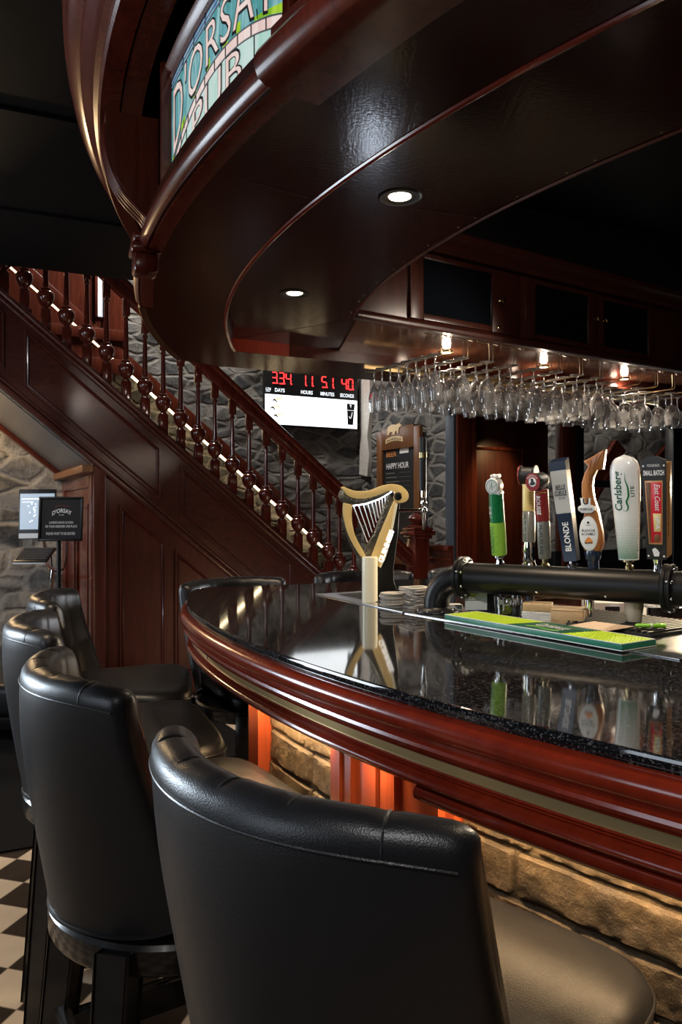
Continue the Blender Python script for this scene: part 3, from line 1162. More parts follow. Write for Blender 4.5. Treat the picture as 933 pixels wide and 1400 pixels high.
def brick_panel(a0, a1, seed, top):
    """rough courses of long old bricks, one mesh"""
    rnd = random.Random(seed)
    b = BM()
    H, LN = 0.073, 0.25
    row = 0
    z = top
    while z > 0.1:
        s = -rnd.uniform(0, LN)
        tot = rad(a1 - a0) * KR
        while s < tot:
            L = LN * rnd.uniform(0.75, 1.2)
            s0, s1 = max(0, s + 0.002), min(tot, s + L - 0.002)
            if s1 - s0 > 0.02:
                nx, nz = max(4, int((s1 - s0) / 0.006)), 13
                dp = rnd.uniform(0.0, 0.003)
                tilt = rnd.uniform(-0.004, 0.004)
                z1, z0 = z - 0.002, z - H + 0.002
                g = []
                for i in range(nx + 1):
                    col = []
                    for j in range(nz + 1):
                        u, v = i / nx, j / nz
                        uu, vv = min(u, 1 - u) * (s1 - s0), min(v, 1 - v) * (z1 - z0)
                        ed = min(1.0, uu / 0.007) * min(1.0, vv / 0.006)
                        ed = 1 - (1 - ed) ** 2
                        q = (s0 + (s1 - s0) * u, z0 + (z1 - z0) * v)
                        rgh = noise.noise((q[0] * 26, q[1] * 34, seed + row)) * 0.0028 + noise.noise((q[0] * 90, q[1] * 95, seed)) * 0.0022
                        r = KR - 0.013 + ed * (0.011 + dp + rgh + tilt * (u - 0.5))
                        wob = noise.noise((q[0] * 11, row * 3.7, 2.0)) * 0.002
                        col.append(b.verts.new(polar(BC, r, a0 + math.degrees(q[0] / KR), q[1] + wob)))
                    g.append(col)
                for i in range(nx):
                    for j in range(nz):
                        b.faces.new((g[i][j], g[i + 1][j], g[i + 1][j + 1], g[i][j + 1]))
            s += L
        z -= H
        row += 1
    # mortar behind the bricks, a shallow curved back
    o = arc(BC, KR - 0.007, a0, a1, 30)
    for p, q in zip(o[:-1], o[1:]):
        b.faces.new([b.verts.new((v[0], v[1], zz)) for v, zz in ((p, 0.1), (q, 0.1), (q, top), (p, top))])
    return b


bar_t.part('brick_panel', brick_panel(a1a + 0.02, a1b, 3, 0.925), M_BRICK, sharp=60)
bar_t.part('brick_panel', brick_panel(a2a + 0.35, a2b, 11, 0.925), M_BRICK, sharp=60)
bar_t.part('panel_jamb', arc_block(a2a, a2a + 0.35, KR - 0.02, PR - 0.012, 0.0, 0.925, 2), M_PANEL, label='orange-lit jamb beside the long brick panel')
LEDR = BR - 0.054
for a0, a1, z in ((a1a + 0.15, a1b - 0.15, 0.921), (a2a + 0.5, a2b, 0.915)):
    bm = BM()
    tube(bm, [polar(BC, LEDR, a0 + (a1 - a0) * i / 24, z) for i in range(25)], 0.0035, 6)
    bar_t.part('light_strip', bm, M_LED, label='glowing warm light strip under the counter lip')


def lamp(kind, loc, energy, col, aim=None, size=0.3, size_y=None, spot=60, blend=0.6, radius=0.03, name='lamp'):
    l = D.lights.new(name, kind)
    l.energy = energy
    l.color = col
    if kind == 'AREA':
        l.size = size
        if size_y:
            l.shape = 'RECTANGLE'
            l.size_y = size_y
    elif kind == 'SPOT':
        l.spot_size = rad(spot)
        l.spot_blend = blend
        l.shadow_soft_size = radius
    else:
        l.shadow_soft_size = radius
    o = D.objects.new(name, l)
    o.location = loc
    if aim is not None:
        o.rotation_euler = (Vector(aim) - Vector(loc)).to_track_quat('-Z', 'Y').to_euler()
    COL.objects.link(o)
    return o


WARM = (1.0, 0.66, 0.34)
for a0, a1, n, z, e in ((a1a, a1b, 3, 0.916, 0.6), (a2a + 0.4, 240.0, 7, 0.908, 0.6), (fl[3], fl[5], 1, 0.912, 0.22), (aL - 0.5, aL + 0.6, 1, 0.912, 0.12)):
    for i in range(n):
        p, q = polar(BC, LEDR + (0.03 if n == 1 else 0), a0 + (a1 - a0) * i / n, z), polar(BC, LEDR + (0.03 if n == 1 else 0), a0 + (a1 - a0) * (i + 1) / n, z)
        m = (p + q) / 2
        d = (q - p)
        l = lamp('AREA', m, e, WARM, size=d.length, size_y=0.012, name='counter_light_strip')
        dd = d.normalized()
        inw = Vector((BC[0] - m.x, BC[1] - m.y, 0)).normalized()
        zz = (Vector((0, 0, 1)) - inw * 0.35).normalized()      # lamp looks along -Z
        yy = zz.cross(dd).normalized()
        l.matrix_world = frame(m, dd, yy, zz)

# the strip runs on under the far side of the counter
for i in range(4):
    m = end + fd * (0.25 + 0.45 * i) - fn_ * -0.05 + Vector((0, 0, 0.915))
    l = lamp('AREA', m, 1.6, WARM, size=0.44, size_y=0.012, name='counter_light_strip')
    zz = (Vector((0, 0, 1)) + fn_ * -0.25).normalized()
    l.matrix_world = frame(m, fd, zz.cross(fd).normalized(), zz)
    b_ = BM()
    tube(b_, [m - fd * 0.22 + Vector((0, 0, 0.004)), m + fd * 0.22 + Vector((0, 0, 0.004))], 0.0035, 6)
    bar_t.part('light_strip', b_, M_LED)

# ================================================================== CANOPY
CC = (3.03, 3.53)
RO, RI, ROP = 3.838, 3.53, 3.00
A_R = 252.0
ZS, ZR = 2.10, 2.16
can = Thing('bar_canopy', 'dark mahogany curved canopy hanging over the bar with a stained glass frieze', 'bar canopy', loc=(0.4, 2.4, 2.1))
bd = Vector((cos(rad(27.5)), sin(rad(27.5)), 0))
nB = Vector((-0.511, 3.545, 0))
fB = Vector((-0.609, 3.92, 0))
ringp = [(p[0], p[1]) for p in arc(CC, RO, A_R, 176.7, 90)]
ringp += [(fB.x, fB.y)] + [(v.x, v.y) for v in (fB + bd * 3.6, nB + bd * 3.6 + Vector((0.05, -0.1, 0)))] + [(nB.x, nB.y)]
aend = math.degrees(atan2(nB.y - CC[1], nB.x - CC[0])) % 360
ringp += [(p[0], p[1]) for p in arc(CC, RI, aend + 0.3, A_R, 80)]
bm = BM()
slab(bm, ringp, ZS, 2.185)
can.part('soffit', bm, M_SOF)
bm = BM()
bdn = Vector((-bd.y, bd.x, 0))
fa_, fb_ = nB + bdn * -0.004, nB + bd * 3.4 + bdn * -0.004
bar(bm, (fa_.x, fa_.y, 2.130), (fb_.x, fb_.y, 2.130), 0.010, 0.056, bev=0.002)
can.part('end_fascia', bm, M_BAR, label='red mahogany board closing the far end of the recess')
# raised ceiling of the ring, where the lamps sit, running back under the cabinets
cdir = Vector((cos(rad(33)), sin(rad(33)), 0))
cnor = Vector((-sin(rad(33)), cos(rad(33)), 0))
CB = Vector((0.062, 3.143, 0))
aop = math.degrees(atan2(CB.y - CC[1], CB.x - CC[0])) % 360
rp = [(p[0], p[1]) for p in arc(CC, RI + 0.02, A_R, aend, 80)]
rp += [(v.x, v.y) for v in (nB + bd * 0.05 + cnor * 0.02, nB + bd * 3.55 + cnor * 0.02)]
rp += [(v.x, v.y) for v in (CB + cdir * 3.3, CB)]
rp += [(p[0], p[1]) for p in arc(CC, ROP, aop, A_R, 80)]
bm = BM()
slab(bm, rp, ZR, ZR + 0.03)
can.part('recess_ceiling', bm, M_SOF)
rec = can.o.children[-1]
bm = BM()
tube(bm, [polar(CC, RI - 0.004, A_R + (aend - A_R) * i / 90, ZS + 0.001) for i in range(91)], 0.0075, 8)
can.part('red_bead', bm, M_BAR)
bm = BM()
tube(bm, [polar(CC, ROP + 0.002, A_R + (aop - A_R) * i / 80, ZR - 0.001) for i in range(81)], 0.005, 6)
can.part('opening_edge', bm, M_TRIM)
for i in range(14):
    a = 188.5 + i * 2.55
    bm = BM()
    bmesh.ops.create_uvsphere(bm, u_segments=10, v_segments=6, radius=0.0042, matrix=Matrix.Translation(polar(CC, ROP + 0.022, a + 0.6 * sin(i * 2.1), ZR)) @ Matrix.Diagonal((1, 1, 0.5, 1)))
    can.part('screw_head', bm, M_BRASSD, rec)
# board joints
for (x0, y0), (x1, y1), z in (((330, 245), (422, 270), ZS), ((323, 463), (480, 437), ZR), ((560, 285), (652, 297), ZR)):
    a, b = G(x0, y0, z), G(x1, y1, z)
    bm = BM()
    bar(bm, a, b, 0.0022, 0.0016)
    can.part('board_joint', bm, M_CAB)
# rounded rim
can_rim = arc(CC, RO, A_R, 191.3, 70)
bm = BM()
rim = [(0.05, 2.099), (0.012, 2.099), (0.004, 2.101), (-0.004, 2.106), (-0.012, 2.115), (-0.016, 2.127), (-0.014, 2.140), (-0.006, 2.151), (0.004, 2.157), (0.010, 2.162), (0.010, 2.170), (0.022, 2.180), (0.024, 2.20), (0.05, 2.20)]
sweep(bm, can_rim, rim, True)
can.part('rim_moulding', bm, M_TRIM)
abk = phi_px(CC, RO, 398, 185, 250)
bm = BM()
sweep(bm, arc(CC, RO, A_R, abk - 1.0, 40), [(0.10, 2.0975), (0.02, 2.0975), (-0.012, 2.099), (-0.026, 2.108), (-0.034, 2.125), (-0.034, 2.142), (-0.026, 2.158), (-0.012, 2.168), (0.0, 2.172), (0.0, 2.205), (0.10, 2.205)], True)
can.part('rim_moulding_block', bm, M_TRIM)
bm = BM()
sweep(bm, arc(CC, RO, 191.2, 176.8, 30), [(0.02, 2.098), (-0.006, 2.098), (-0.008, 2.101), (-0.008, 2.118), (-0.004, 2.122), (0.02, 2.122)], True)
can.part('brass_edge', bm, M_BRASSD)
# frieze wall, frames and glass
GR = RO - 0.028
gA, gB = phi_px(CC, GR, 235), phi_px(CC, GR, 398)
Z0, Z1 = 2.195, 2.445
bm = BM()
sweep(bm, arc(CC, GR - 0.05, A_R, 176.8, 60), [(0.0, 2.18), (0.0, 2.85), (0.03, 2.85), (0.03, 2.18)], True)
can.part('frieze_wall', bm, M_CAB)
bm = BM()
sweep(bm, arc(CC, GR, A_R, gA - 0.6, 60), [(0.03, Z1 - 0.002), (-0.004, Z1 - 0.002), (-0.008, Z1 + 0.006), (-0.004, Z1 + 0.014), (-0.012, Z1 + 0.022), (-0.018, Z1 + 0.034), (-0.014, Z1 + 0.046), (-0.002, Z1 + 0.052), (0.05, Z1 + 0.052)], True)
can.part('window_top_frame', bm, M_TRIM)
for a in (gA, gB + 0.75):
    bm = BM()
    for r0, aa, wd in ((0.006, a - 0.36, 0.030), (0.014, a - 0.10, 0.010), (0.0, a - 0.62, 0.012)):
        p = polar(CC, GR - 0.01, aa, 2.17)
        nn = Vector((cos(rad(aa)), sin(rad(aa)), 0))
        bar(bm, p, p + Vector((0, 0, Z1 + 0.045 - 2.17)), wd, 0.05 + r0, up=nn, bev=0.004)
    can.part('window_post', bm, M_TRIM)


def gpt(s, v, o=0.0):
    """s 0..1 from the left post along the glass, v 0..1 up it, o outward"""
    return polar(CC, GR + o, gA + (gB - gA) * s, Z0 + (Z1 - Z0) * v)


def gpiece(b, fn, s0, s1, v0, v1, o, n=24, m=2):
    g = [[b.verts.new(gpt(s0 + (s1 - s0) * i / n, v0(s0 + (s1 - s0) * i / n) + (v1(s0 + (s1 - s0) * i / n) - v0(s0 + (s1 - s0) * i / n)) * j / m, o)) for j in range(m + 1)] for i in range(n + 1)]
    for i in range(n):
        for j in range(m):
            b.faces.new((g[i][j], g[i + 1][j], g[i + 1][j + 1], g[i][j + 1]))


ARCH = lambda s: 0.02 + 0.40 * max(0.0, 1 - ((s - 0.52) / 0.52) ** 2)
K = lambda c: (lambda s: c)
bm = BM()
gpiece(bm, None, 0, 1, lambda s: min(0.995, ARCH(s) + 0.06), K(0.90), 0.0)
glass = can.part('stained_glass', bm, M_OPAL, label='backlit stained glass panel with pink letters on teal')
for nm, m, f0, f1, s0, s1 in (('top_border_glass', M_OPALB, K(0.905), K(1.0), 0, 1), ('arch_band_glass', M_OPALP, lambda s: ARCH(s) - 0.035, lambda s: ARCH(s) + 0.06, 0, 1),
                              ('lower_glass', M_OPALW, K(0.0), lambda s: ARCH(s) - 0.035, 0.06, 0.98)):
    bm = BM()
    gpiece(bm, None, s0, s1, f0, f1, 0.0)
    can.part(nm, bm, m, glass)


def word(b, s, s0, s1, lo, hi, o, offset=0.0):
    add_text(b, s, lambda u, v: gpt(s0 + (s1 - s0) * u, lo(s0 + (s1 - s0) * u) + (hi(s0 + (s1 - s0) * u) - lo(s0 + (s1 - s0) * u)) * v, o), offset, cuts=2, space=1.05)


for s_, s0, s1, lo, hi in (("D'ORSAY", 0.045, 0.935, lambda s: ARCH(s) + 0.10, lambda s: 0.875), ('PUB', 0.30, 0.72, lambda s: 0.03, lambda s: ARCH(s) - 0.06)):
    bm = BM()
    word(bm, s_, s0 - 0.006, s1 + 0.006, (lambda f: lambda s: f(s) - 0.025)(lo), (lambda f: lambda s: f(s) + 0.025)(hi), 0.0012, 0.022)
    can.part('lead_outline', bm, M_LEAD, glass)
    bm = BM()
    word(bm, s_, s0, s1, lo, hi, 0.0024, -0.006)
    can.part('lettering', bm, M_OPALP, glass)
for s0, s1 in ((0.02, 0.05), (0.15, 0.20), (0.30, 0.335), (0.44, 0.47), (0.58, 0.62), (0.68, 0.71)):
    bm = BM()
    gpiece(bm, None, s0, s1, lambda s: ARCH(s) + 0.065, lambda s: ARCH(s) + 0.15, 0.0007, 4, 1)
    can.part('green_leaf_glass', bm, M_OPALG, glass)
bm = BM()
gpiece(bm, None, 0.80, 0.98, lambda s: ARCH(s) + 0.07, lambda s: ARCH(s) + 0.10 + 0.35 * max(0, (s - 0.80)) ** 1.2, 0.0007, 10, 1)
can.part('green_leaf_glass', bm, M_OPALG, glass)
bm = BM()
for f, r in ((lambda s: ARCH(s) - 0.035, 0.0016), (lambda s: ARCH(s) + 0.06, 0.0016), (K(0.905), 0.0016), (K(0.95), 0.0012)):
    tube(bm, [gpt(i / 40, f(i / 40), 0.0006) for i in range(41)], r, 5)
for s0, v0, s1, v1 in [(i * 0.09 + 0.06, None, i * 0.09 + 0.065, 'band') for i in range(11)]:
    tube(bm, [gpt(s0, ARCH(s0) - 0.035, 0.0006), gpt(s0, ARCH(s0) + 0.06, 0.0006)], 0.0014, 5)
for s0 in (0.12, 0.22, 0.80, 0.90):
    tube(bm, [gpt(s0, 0.0, 0.0006), gpt(s0, ARCH(s0) - 0.035, 0.0006)], 0.0014, 5)
for s0 in (0.17, 0.30, 0.42, 0.55, 0.66, 0.80):
    tube(bm, [gpt(s0, 0.87, 0.0006), gpt(s0 + 0.01, 1.0, 0.0006)], 0.0013, 5)
    tube(bm, [gpt(s0 + 0.02, ARCH(s0) + 0.06, 0.0006), gpt(s0 + 0.015, ARCH(s0) + 0.14, 0.0006)], 0.0013, 5)
can.part('lead_cames', bm, M_LEAD, glass)
# cornice
bm = BM()
cor = [(RO - 3.90, 2.56), (RO - 3.90, 2.55), (RO - 3.955, 2.548), (RO - 3.962, 2.556), (RO - 3.955, 2.572), (RO - 3.960, 2.590), (RO - 3.975, 2.600), (RO - 3.975, 2.615), (RO - 3.985, 2.640), (RO - 4.005, 2.665),
       (RO - 4.012, 2.68), (RO - 4.010, 2.692), (RO - 4.020, 2.700), (RO - 4.040, 2.712), (RO - 4.052, 2.735), (RO - 4.050, 2.76), (RO - 4.060, 2.775), (RO - 4.062, 2.85), (RO - 3.90, 2.85)]
sweep(bm, arc(CC, RO, A_R, 165.0, 110), cor, True)
can.part('cornice', bm, M_TRIM)
bm = BM()
sweep(bm, arc(CC, RO, A_R, 165.0, 90), [(RO - 3.895, 2.552), (RO - 3.835, 2.552), (RO - 3.835, 2.57), (RO - 3.895, 2.57)], True)
can.part('cornice_fillet', bm, M_DOORW)
# carved bracket beside the glass and its block
aB = phi_px(CC, GR, 212)
rv = Vector((cos(rad(aB)), sin(rad(aB)), 0))
tv_ = Vector((sin(rad(aB)), -cos(rad(aB)), 0))
if tv_.y < 0:
    tv_ = -tv_
b0 = polar(CC, GR - 0.01, aB, 0)
sc_pts = [(0.146, 2.445), (0.146, 2.415), (0.141, 2.375), (0.128, 2.325), (0.108, 2.283), (0.082, 2.250), (0.057, 2.226), (0.036, 2.205), (0.024, 2.182), (0.020, 2.150)]
cur = [(v.x, v.y) for v in crom([(a, b, 0) for a, b in sc_pts], 4)]
bm = BM()
prism(bm, [(0, 2.48), (0.146, 2.48)] + cur + [(0, 2.15)], frame(b0, rv, (0, 0, 1), tv_), 0.085)
can.part('scroll_bracket', bm, M_DOORW)
brk = can.o.children[-1]
for off, rr in ((0.010, 0.0085), (0.030, 0.007), (0.054, 0.007), (0.076, 0.0085)):
    bm = BM()
    tube(bm, [b0 + rv * (a + 0.002) + tv_ * off + Vector((0, 0, b - 0.002)) for a, b in cur], rr, 8)
    can.part('scroll_ridge', bm, M_TRIM, brk)
bm = BM()
Mb = frame(b0, rv, tv_, (0, 0, 1))
box(bm, (0.033, 0.042, 2.138), (0.075, 0.09, 0.030), Mb, 0.010)
box(bm, (0.033, 0.042, 2.108), (0.088, 0.094, 0.034), Mb, 0.012)
box(bm, (0.033, 0.042, 2.066), (0.070, 0.085, 0.055), Mb, 0.012)
can.part('bracket_block', bm, M_TRIM)

# recessed lamps
LAMPS = []
for px, py, side in ((547, 269, 'nearer the stained glass, on the long near sweep of the canopy'), (403, 401, 'farther back, above the harp tap and the screen')):
    g = G(px, py, ZR)
    LAMPS.append(g)
    t = Thing('recessed_downlight', 'glowing round recessed lamp %s' % side, 'ceiling light', loc=g, group='recessed lamps in the canopy')
    bm = BM()
    Mq = Matrix.Translation(g)
    lathe(bm, [(0.030, 0.012), (0.031, -0.001), (0.036, -0.004), (0.052, -0.004), (0.057, 0.0), (0.057, 0.012)], Mq, 32)
    t.part('trim_ring', bm, M_BLACKM)
    bm = BM()
    lathe(bm, [(0.0, -0.002), (0.022, -0.003), (0.029, 0.0), (0.029, 0.01)], Mq, 24)
    t.part('lens', bm, M_BULB)
for a in (210.4, 195.5, 225.4, 240.0):
    g = polar(CC, 3.28, a, ZR)
    lamp('SPOT', g + Vector((0, 0, -0.02)), 26, (1.0, 0.78, 0.54), aim=g + Vector((0.0, 0.0, -1)), spot=95, blend=0.8, radius=0.03, name='downlight')

# ================================================================== CABINETS ABOVE THE BAR
CBZ0, CBZ1 = 2.165, 2.50


def cpt(t, o, z):
    """t along the cabinet fronts, o towards the camera, z"""
    return CB + cdir * t - cnor * o + Vector((0, 0, z))


def c_px(px, o=0.0):
    k = (px - CXP) / FPX
    q = CB - cnor * o
    return (k * q.y - q.x) / (cdir.x - k * cdir.y)


MCAB = frame(CB, cdir, cnor, (0, 0, 1))
units = (('single', 487, 716, (562, 702, 580, 674), 'overhead cabinet with one dark glass door beside the canopy edge'),
         ('double', 716, 902, None, 'overhead cabinet with a pair of dark glass doors and two brass knobs'),
         ('plain', 902, 1010, None, 'overhead cabinet running out of the frame above the last glass rails'))
M_DGLASS = plain('dark_cabinet_glass', (0.004, 0.005, 0.007), 0.06, spec=0.6)
knobs = 0
for kind, x0, x1, dd, lab in units:
    t0, t1 = c_px(x0), c_px(x1)
    u = Thing('overhead_cabinet', lab, 'cabinet', loc=cpt((t0 + t1) / 2, -0.28, CBZ0), group='overhead cabinets')
    bm = BM()
    box(bm, ((t0 + t1) / 2, 0.28, (2.19 + CBZ1) / 2), (t1 - t0 - 0.003, 0.52, CBZ1 - 2.19), MCAB, 0.002)
    u.part('body', bm, M_CAB)
    bm = BM()
    prof = [(0.02, 2.50), (-0.012, 2.50), (-0.014, 2.512), (-0.022, 2.518), (-0.026, 2.535), (-0.040, 2.552), (-0.056, 2.562), (-0.060, 2.580), (-0.052, 2.592), (0.02, 2.595)]
    a, b = cpt(t0, 0, 0), cpt(t1, 0, 0)
    sweep(bm, [(a.x, a.y, -cnor.x, -cnor.y), (b.x, b.y, -cnor.x, -cnor.y)], prof, True)
    u.part('crown_moulding', bm, M_CAB)
    bm = BM()
    sweep(bm, [(a.x, a.y, -cnor.x, -cnor.y), (b.x, b.y, -cnor.x, -cnor.y)], [(0.02, 2.15), (-0.010, 2.15), (-0.016, 2.158), (-0.016, 2.172), (-0.008, 2.182), (0.02, 2.19)], True)
    u.part('bottom_moulding', bm, M_CAB)
    doors = []
    if kind == 'single':
        doors = [(562, 702, 580, 674, 684)]
    elif kind == 'double':
        doors = [(724, 818, 733, 806, 814), (822, 898, 827, 888, 826)]
    for f0, f1, g0, g1, kx in doors:
        f0, f1, g0, g1 = [c_px(v) for v in (f0, f1, g0, g1)]
        za, zb_, ga, gb = 2.195, 2.49, 2.223, 2.466
        bm = BM()
        for q in ((f0, g0, za, zb_), (g1, f1, za, zb_), (g0, g1, za, ga), (g0, g1, gb, zb_)):
            box(bm, ((q[0] + q[1]) / 2, 0.012, (q[2] + q[3]) / 2), (q[1] - q[0] - 0.001, 0.022, q[3] - q[2]), MCAB, 0.003)
        dr = u.part('door', bm, M_CAB)
        bm = BM()
        box(bm, ((g0 + g1) / 2, 0.010, (ga + gb) / 2), (g1 - g0 + 0.002, 0.004, gb - ga + 0.002), MCAB)
        u.part('glass_pane', bm, M_DGLASS, dr)
        bm = BM()
        kz = {684: 2.345, 814: 2.355, 826: 2.355}[kx]
        kp = cpt(c_px(kx), 0, kz)
        lathe(bm, [(0.008, 0.0), (0.009, 0.003), (0.005, 0.006), (0.005, 0.012), (0.011, 0.016), (0.0135, 0.022), (0.010, 0.028), (0.0, 0.030)], frame(kp, cdir, (0, 0, 1), -cnor), 18)
        u.part('knob', bm, M_BRASSD, dr)
        if kx != 814:
            bm = BM()
            lathe(bm, [(0.008, 0.0), (0.009, 0.004), (0.004, 0.006), (0.0, 0.006)], frame(cpt(c_px(682 if kx == 684 else 822), 0, 2.222), cdir, (0, 0, 1), -cnor), 16)
            u.part('lock', bm, M_BRASSD, dr)
# reflective panel under the cabinets
M_UNDER = plain('polished_copper_brown_panel', (0.22, 0.085, 0.045), 0.14, 0.45)
bm = BM()
q = [CB + cdir * 0.02 + cnor * 0.02, CB + cdir * 2.9 + cnor * 0.02, CB + cdir * 2.9 + cnor * 0.60, CB + cdir * 0.30 + cnor * 0.60]
slab(bm, [(v.x, v.y) for v in q], 2.152, 2.1595)
can.part('copper_underside', bm, M_UNDER, label='polished copper brown panel under the cabinets')
bm = BM()
bar(bm, cpt(0.45, -0.585, 2.100), cpt(2.9, -0.585, 2.100), 0.012, 0.028, bev=0.003)
can.part('rack_bar', bm, M_BRASS, label='brass bar carrying the back of the glass rails')

# wire rails for the glasses
M_WIRE = plain('dull_brass_wire', (0.34, 0.27, 0.17), 0.28, 1.0)
ORD = ['first', 'second', 'third', 'fourth', 'fifth', 'sixth', 'seventh', 'eighth', 'ninth', 'tenth', 'eleventh', 'twelfth', 'thirteenth', 'fourteenth', 'fifteenth']
RZ = 2.060
WZ = 2.151
rows = []
for k in range(14):
    tA = 0.474 + 0.16 * k
    rows.append(tA)
    o = cpt(tA, -0.03, WZ)
    r = Thing('wire_glass_rail', 'thin brass wire rail for hanging glasses, %s along from the harp end' % ORD[k], 'glass rail', loc=o, group='wire rails under the cabinets')
    for j, sgn in enumerate((-1, 1)):
        bm = BM()
        x = tA + sgn * 0.0115
        path = [cpt(x + sgn * 0.055, -0.055, WZ - 0.001), cpt(x + sgn * 0.004, -0.034, WZ - 0.004), cpt(x, -0.032, WZ - 0.012), cpt(x, -0.030, RZ + 0.016), cpt(x, -0.034, RZ + 0.004), cpt(x, -0.046, RZ), cpt(x, -0.30, RZ), cpt(x, -0.575, RZ), cpt(x, -0.592, RZ + 0.006), cpt(x, -0.594, RZ + 0.03), cpt(x, -0.594, WZ)]
        tube(bm, path, 0.0019, 6)
        r.part('wire', bm, M_WIRE)


def glass_solid(prof_out, prof_in):
    b = BM()
    lathe(b, prof_out + prof_in[::-1], None, 20)
    return b


def make_glass(kind):
    """hangs foot up: z = 0 is the top of the foot, the bowl opens downward"""
    g = Thing('wine_glass', 'x', 'wine glass', loc=(0, 0, 0))
    if kind == 'flute':
        fr, sl, bh, prof = 0.033, 0.075, 0.135, [(0.006, 0.0), (0.019, 0.025), (0.0265, 0.055), (0.029, 0.085), (0.0275, 0.115), (0.025, 0.135)]
    elif kind == 'wine':
        fr, sl, bh, prof = 0.036, 0.080, 0.115, [(0.006, 0.0), (0.022, 0.012), (0.034, 0.035), (0.038, 0.058), (0.036, 0.085), (0.031, 0.115)]
    else:
        fr, sl, bh, prof = 0.039, 0.070, 0.125, [(0.007, 0.0), (0.028, 0.012), (0.041, 0.040), (0.044, 0.065), (0.042, 0.095), (0.036, 0.125)]
    pts = crom([(r, z, 0) for r, z in prof], 3)
    outp = [(0.0, 0.0)] + [(v.x, v.y) for v in pts]
    inp = [(0.0, 0.005)] + [(max(0.001, v.x - 0.0014), v.y + 0.0035 * (1 - v.y / bh)) for v in pts]
    b = glass_solid(outp, inp)
    b.transform(Matrix.Translation((0, 0, -sl)) @ Matrix.Diagonal((1, 1, -1, 1)))
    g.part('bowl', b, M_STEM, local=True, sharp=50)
    b = BM()
    lathe(b, [(0.0, -sl + 0.0005), (0.0065, -sl + 0.0002), (0.0042, -sl + 0.010), (0.0036, -sl * 0.5), (0.0042, -0.014), (0.008, -0.0065), (0.0, -0.0062)], None, 12)
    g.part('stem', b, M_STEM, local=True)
    b = BM()
    lathe(b, [(0.0, -0.006), (0.008, -0.006), (fr * 0.6, -0.0035), (fr, -0.0026), (fr + 0.0006, -0.0013), (fr, 0.0), (0.0, -0.0005)], None, 24)
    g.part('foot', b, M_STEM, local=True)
    return g.o


protos = {k: make_glass(k) for k in ('flute', 'wine', 'goblet')}
used = set()
rg = random.Random(5)
ROWN = ['first', 'second', 'third', 'fourth', 'fifth', 'sixth', 'seventh', 'eighth', 'ninth', 'tenth', 'eleventh', 'twelfth', 'thirteenth', 'fourteenth']
for k, tA in enumerate(rows):
    kind = 'flute' if k < 1 else ('wine' if k < 8 else ('goblet' if k % 2 == 0 else 'wine'))
    pitch = 0.068 if kind == 'flute' else (0.078 if kind == 'wine' else 0.09)
    n = int(0.51 / pitch) + 1
    skip = 0 if k < 8 else (2 if k in (9, 11) else 1)
    idx = 0
    for j in range(skip, n):
        q = cpt(tA, -(0.060 + pitch * j), RZ + 0.0055)
        if CXP + FPX * q.x / q.y > 955:
            continue
        idx += 1
        src = protos[kind]
        o = src if kind not in used else copy_tree(src)
        used.add(kind)
        o.location = q
        o.rotation_euler = (rg.uniform(-0.02, 0.02), rg.uniform(-0.02, 0.02), rg.uniform(0, 6))
        nm = {'flute': 'slim clear wine glass', 'wine': 'clear stemmed wine glass', 'goblet': 'large clear balloon glass'}[kind]
        o['label'] = '%s, %s from cabinet front on the %s rail from the harp' % (nm, ORD[idx - 1], ROWN[k])
        o['group'] = 'stemmed glasses hanging upside down'
# lamps set under the cabinets light the glasses
for i, t in enumerate((0.75, 1.45, 2.15)):
    g = cpt(t, -0.30, 2.150)
    th = Thing('under_cabinet_light', 'small round warm lamp under the overhead cabinets, %s from the harp end' % ORD[i], 'ceiling light', loc=g, group='lamps under the cabinets')
    bm = BM()
    lathe(bm, [(0.026, 0.004), (0.027, -0.005), (0.034, -0.006), (0.036, 0.0), (0.036, 0.004)], Matrix.Translation(g), 24)
    th.part('trim_ring', bm, M_BRASSD)
    bm = BM()
    lathe(bm, [(0.0, -0.004), (0.022, -0.004), (0.026, 0.0), (0.026, 0.003)], Matrix.Translation(g), 20)
    th.part('lens', bm, emit('under_cabinet_glow_%d' % i, (1.0, 0.80, 0.55), 1.6))
    lamp('SPOT', g + Vector((0, 0, -0.012)), 55, (1.0, 0.82, 0.62), aim=g + Vector((0, 0, -1)), spot=150, blend=0.9, radius=0.025, name='under_cabinet_lamp')
    lamp('POINT', g + Vector((0, 0, -0.035)), 1.5, (1.0, 0.84, 0.66), radius=0.02, name='underside_fill')  # point light added below each lens to brighten the copper panel


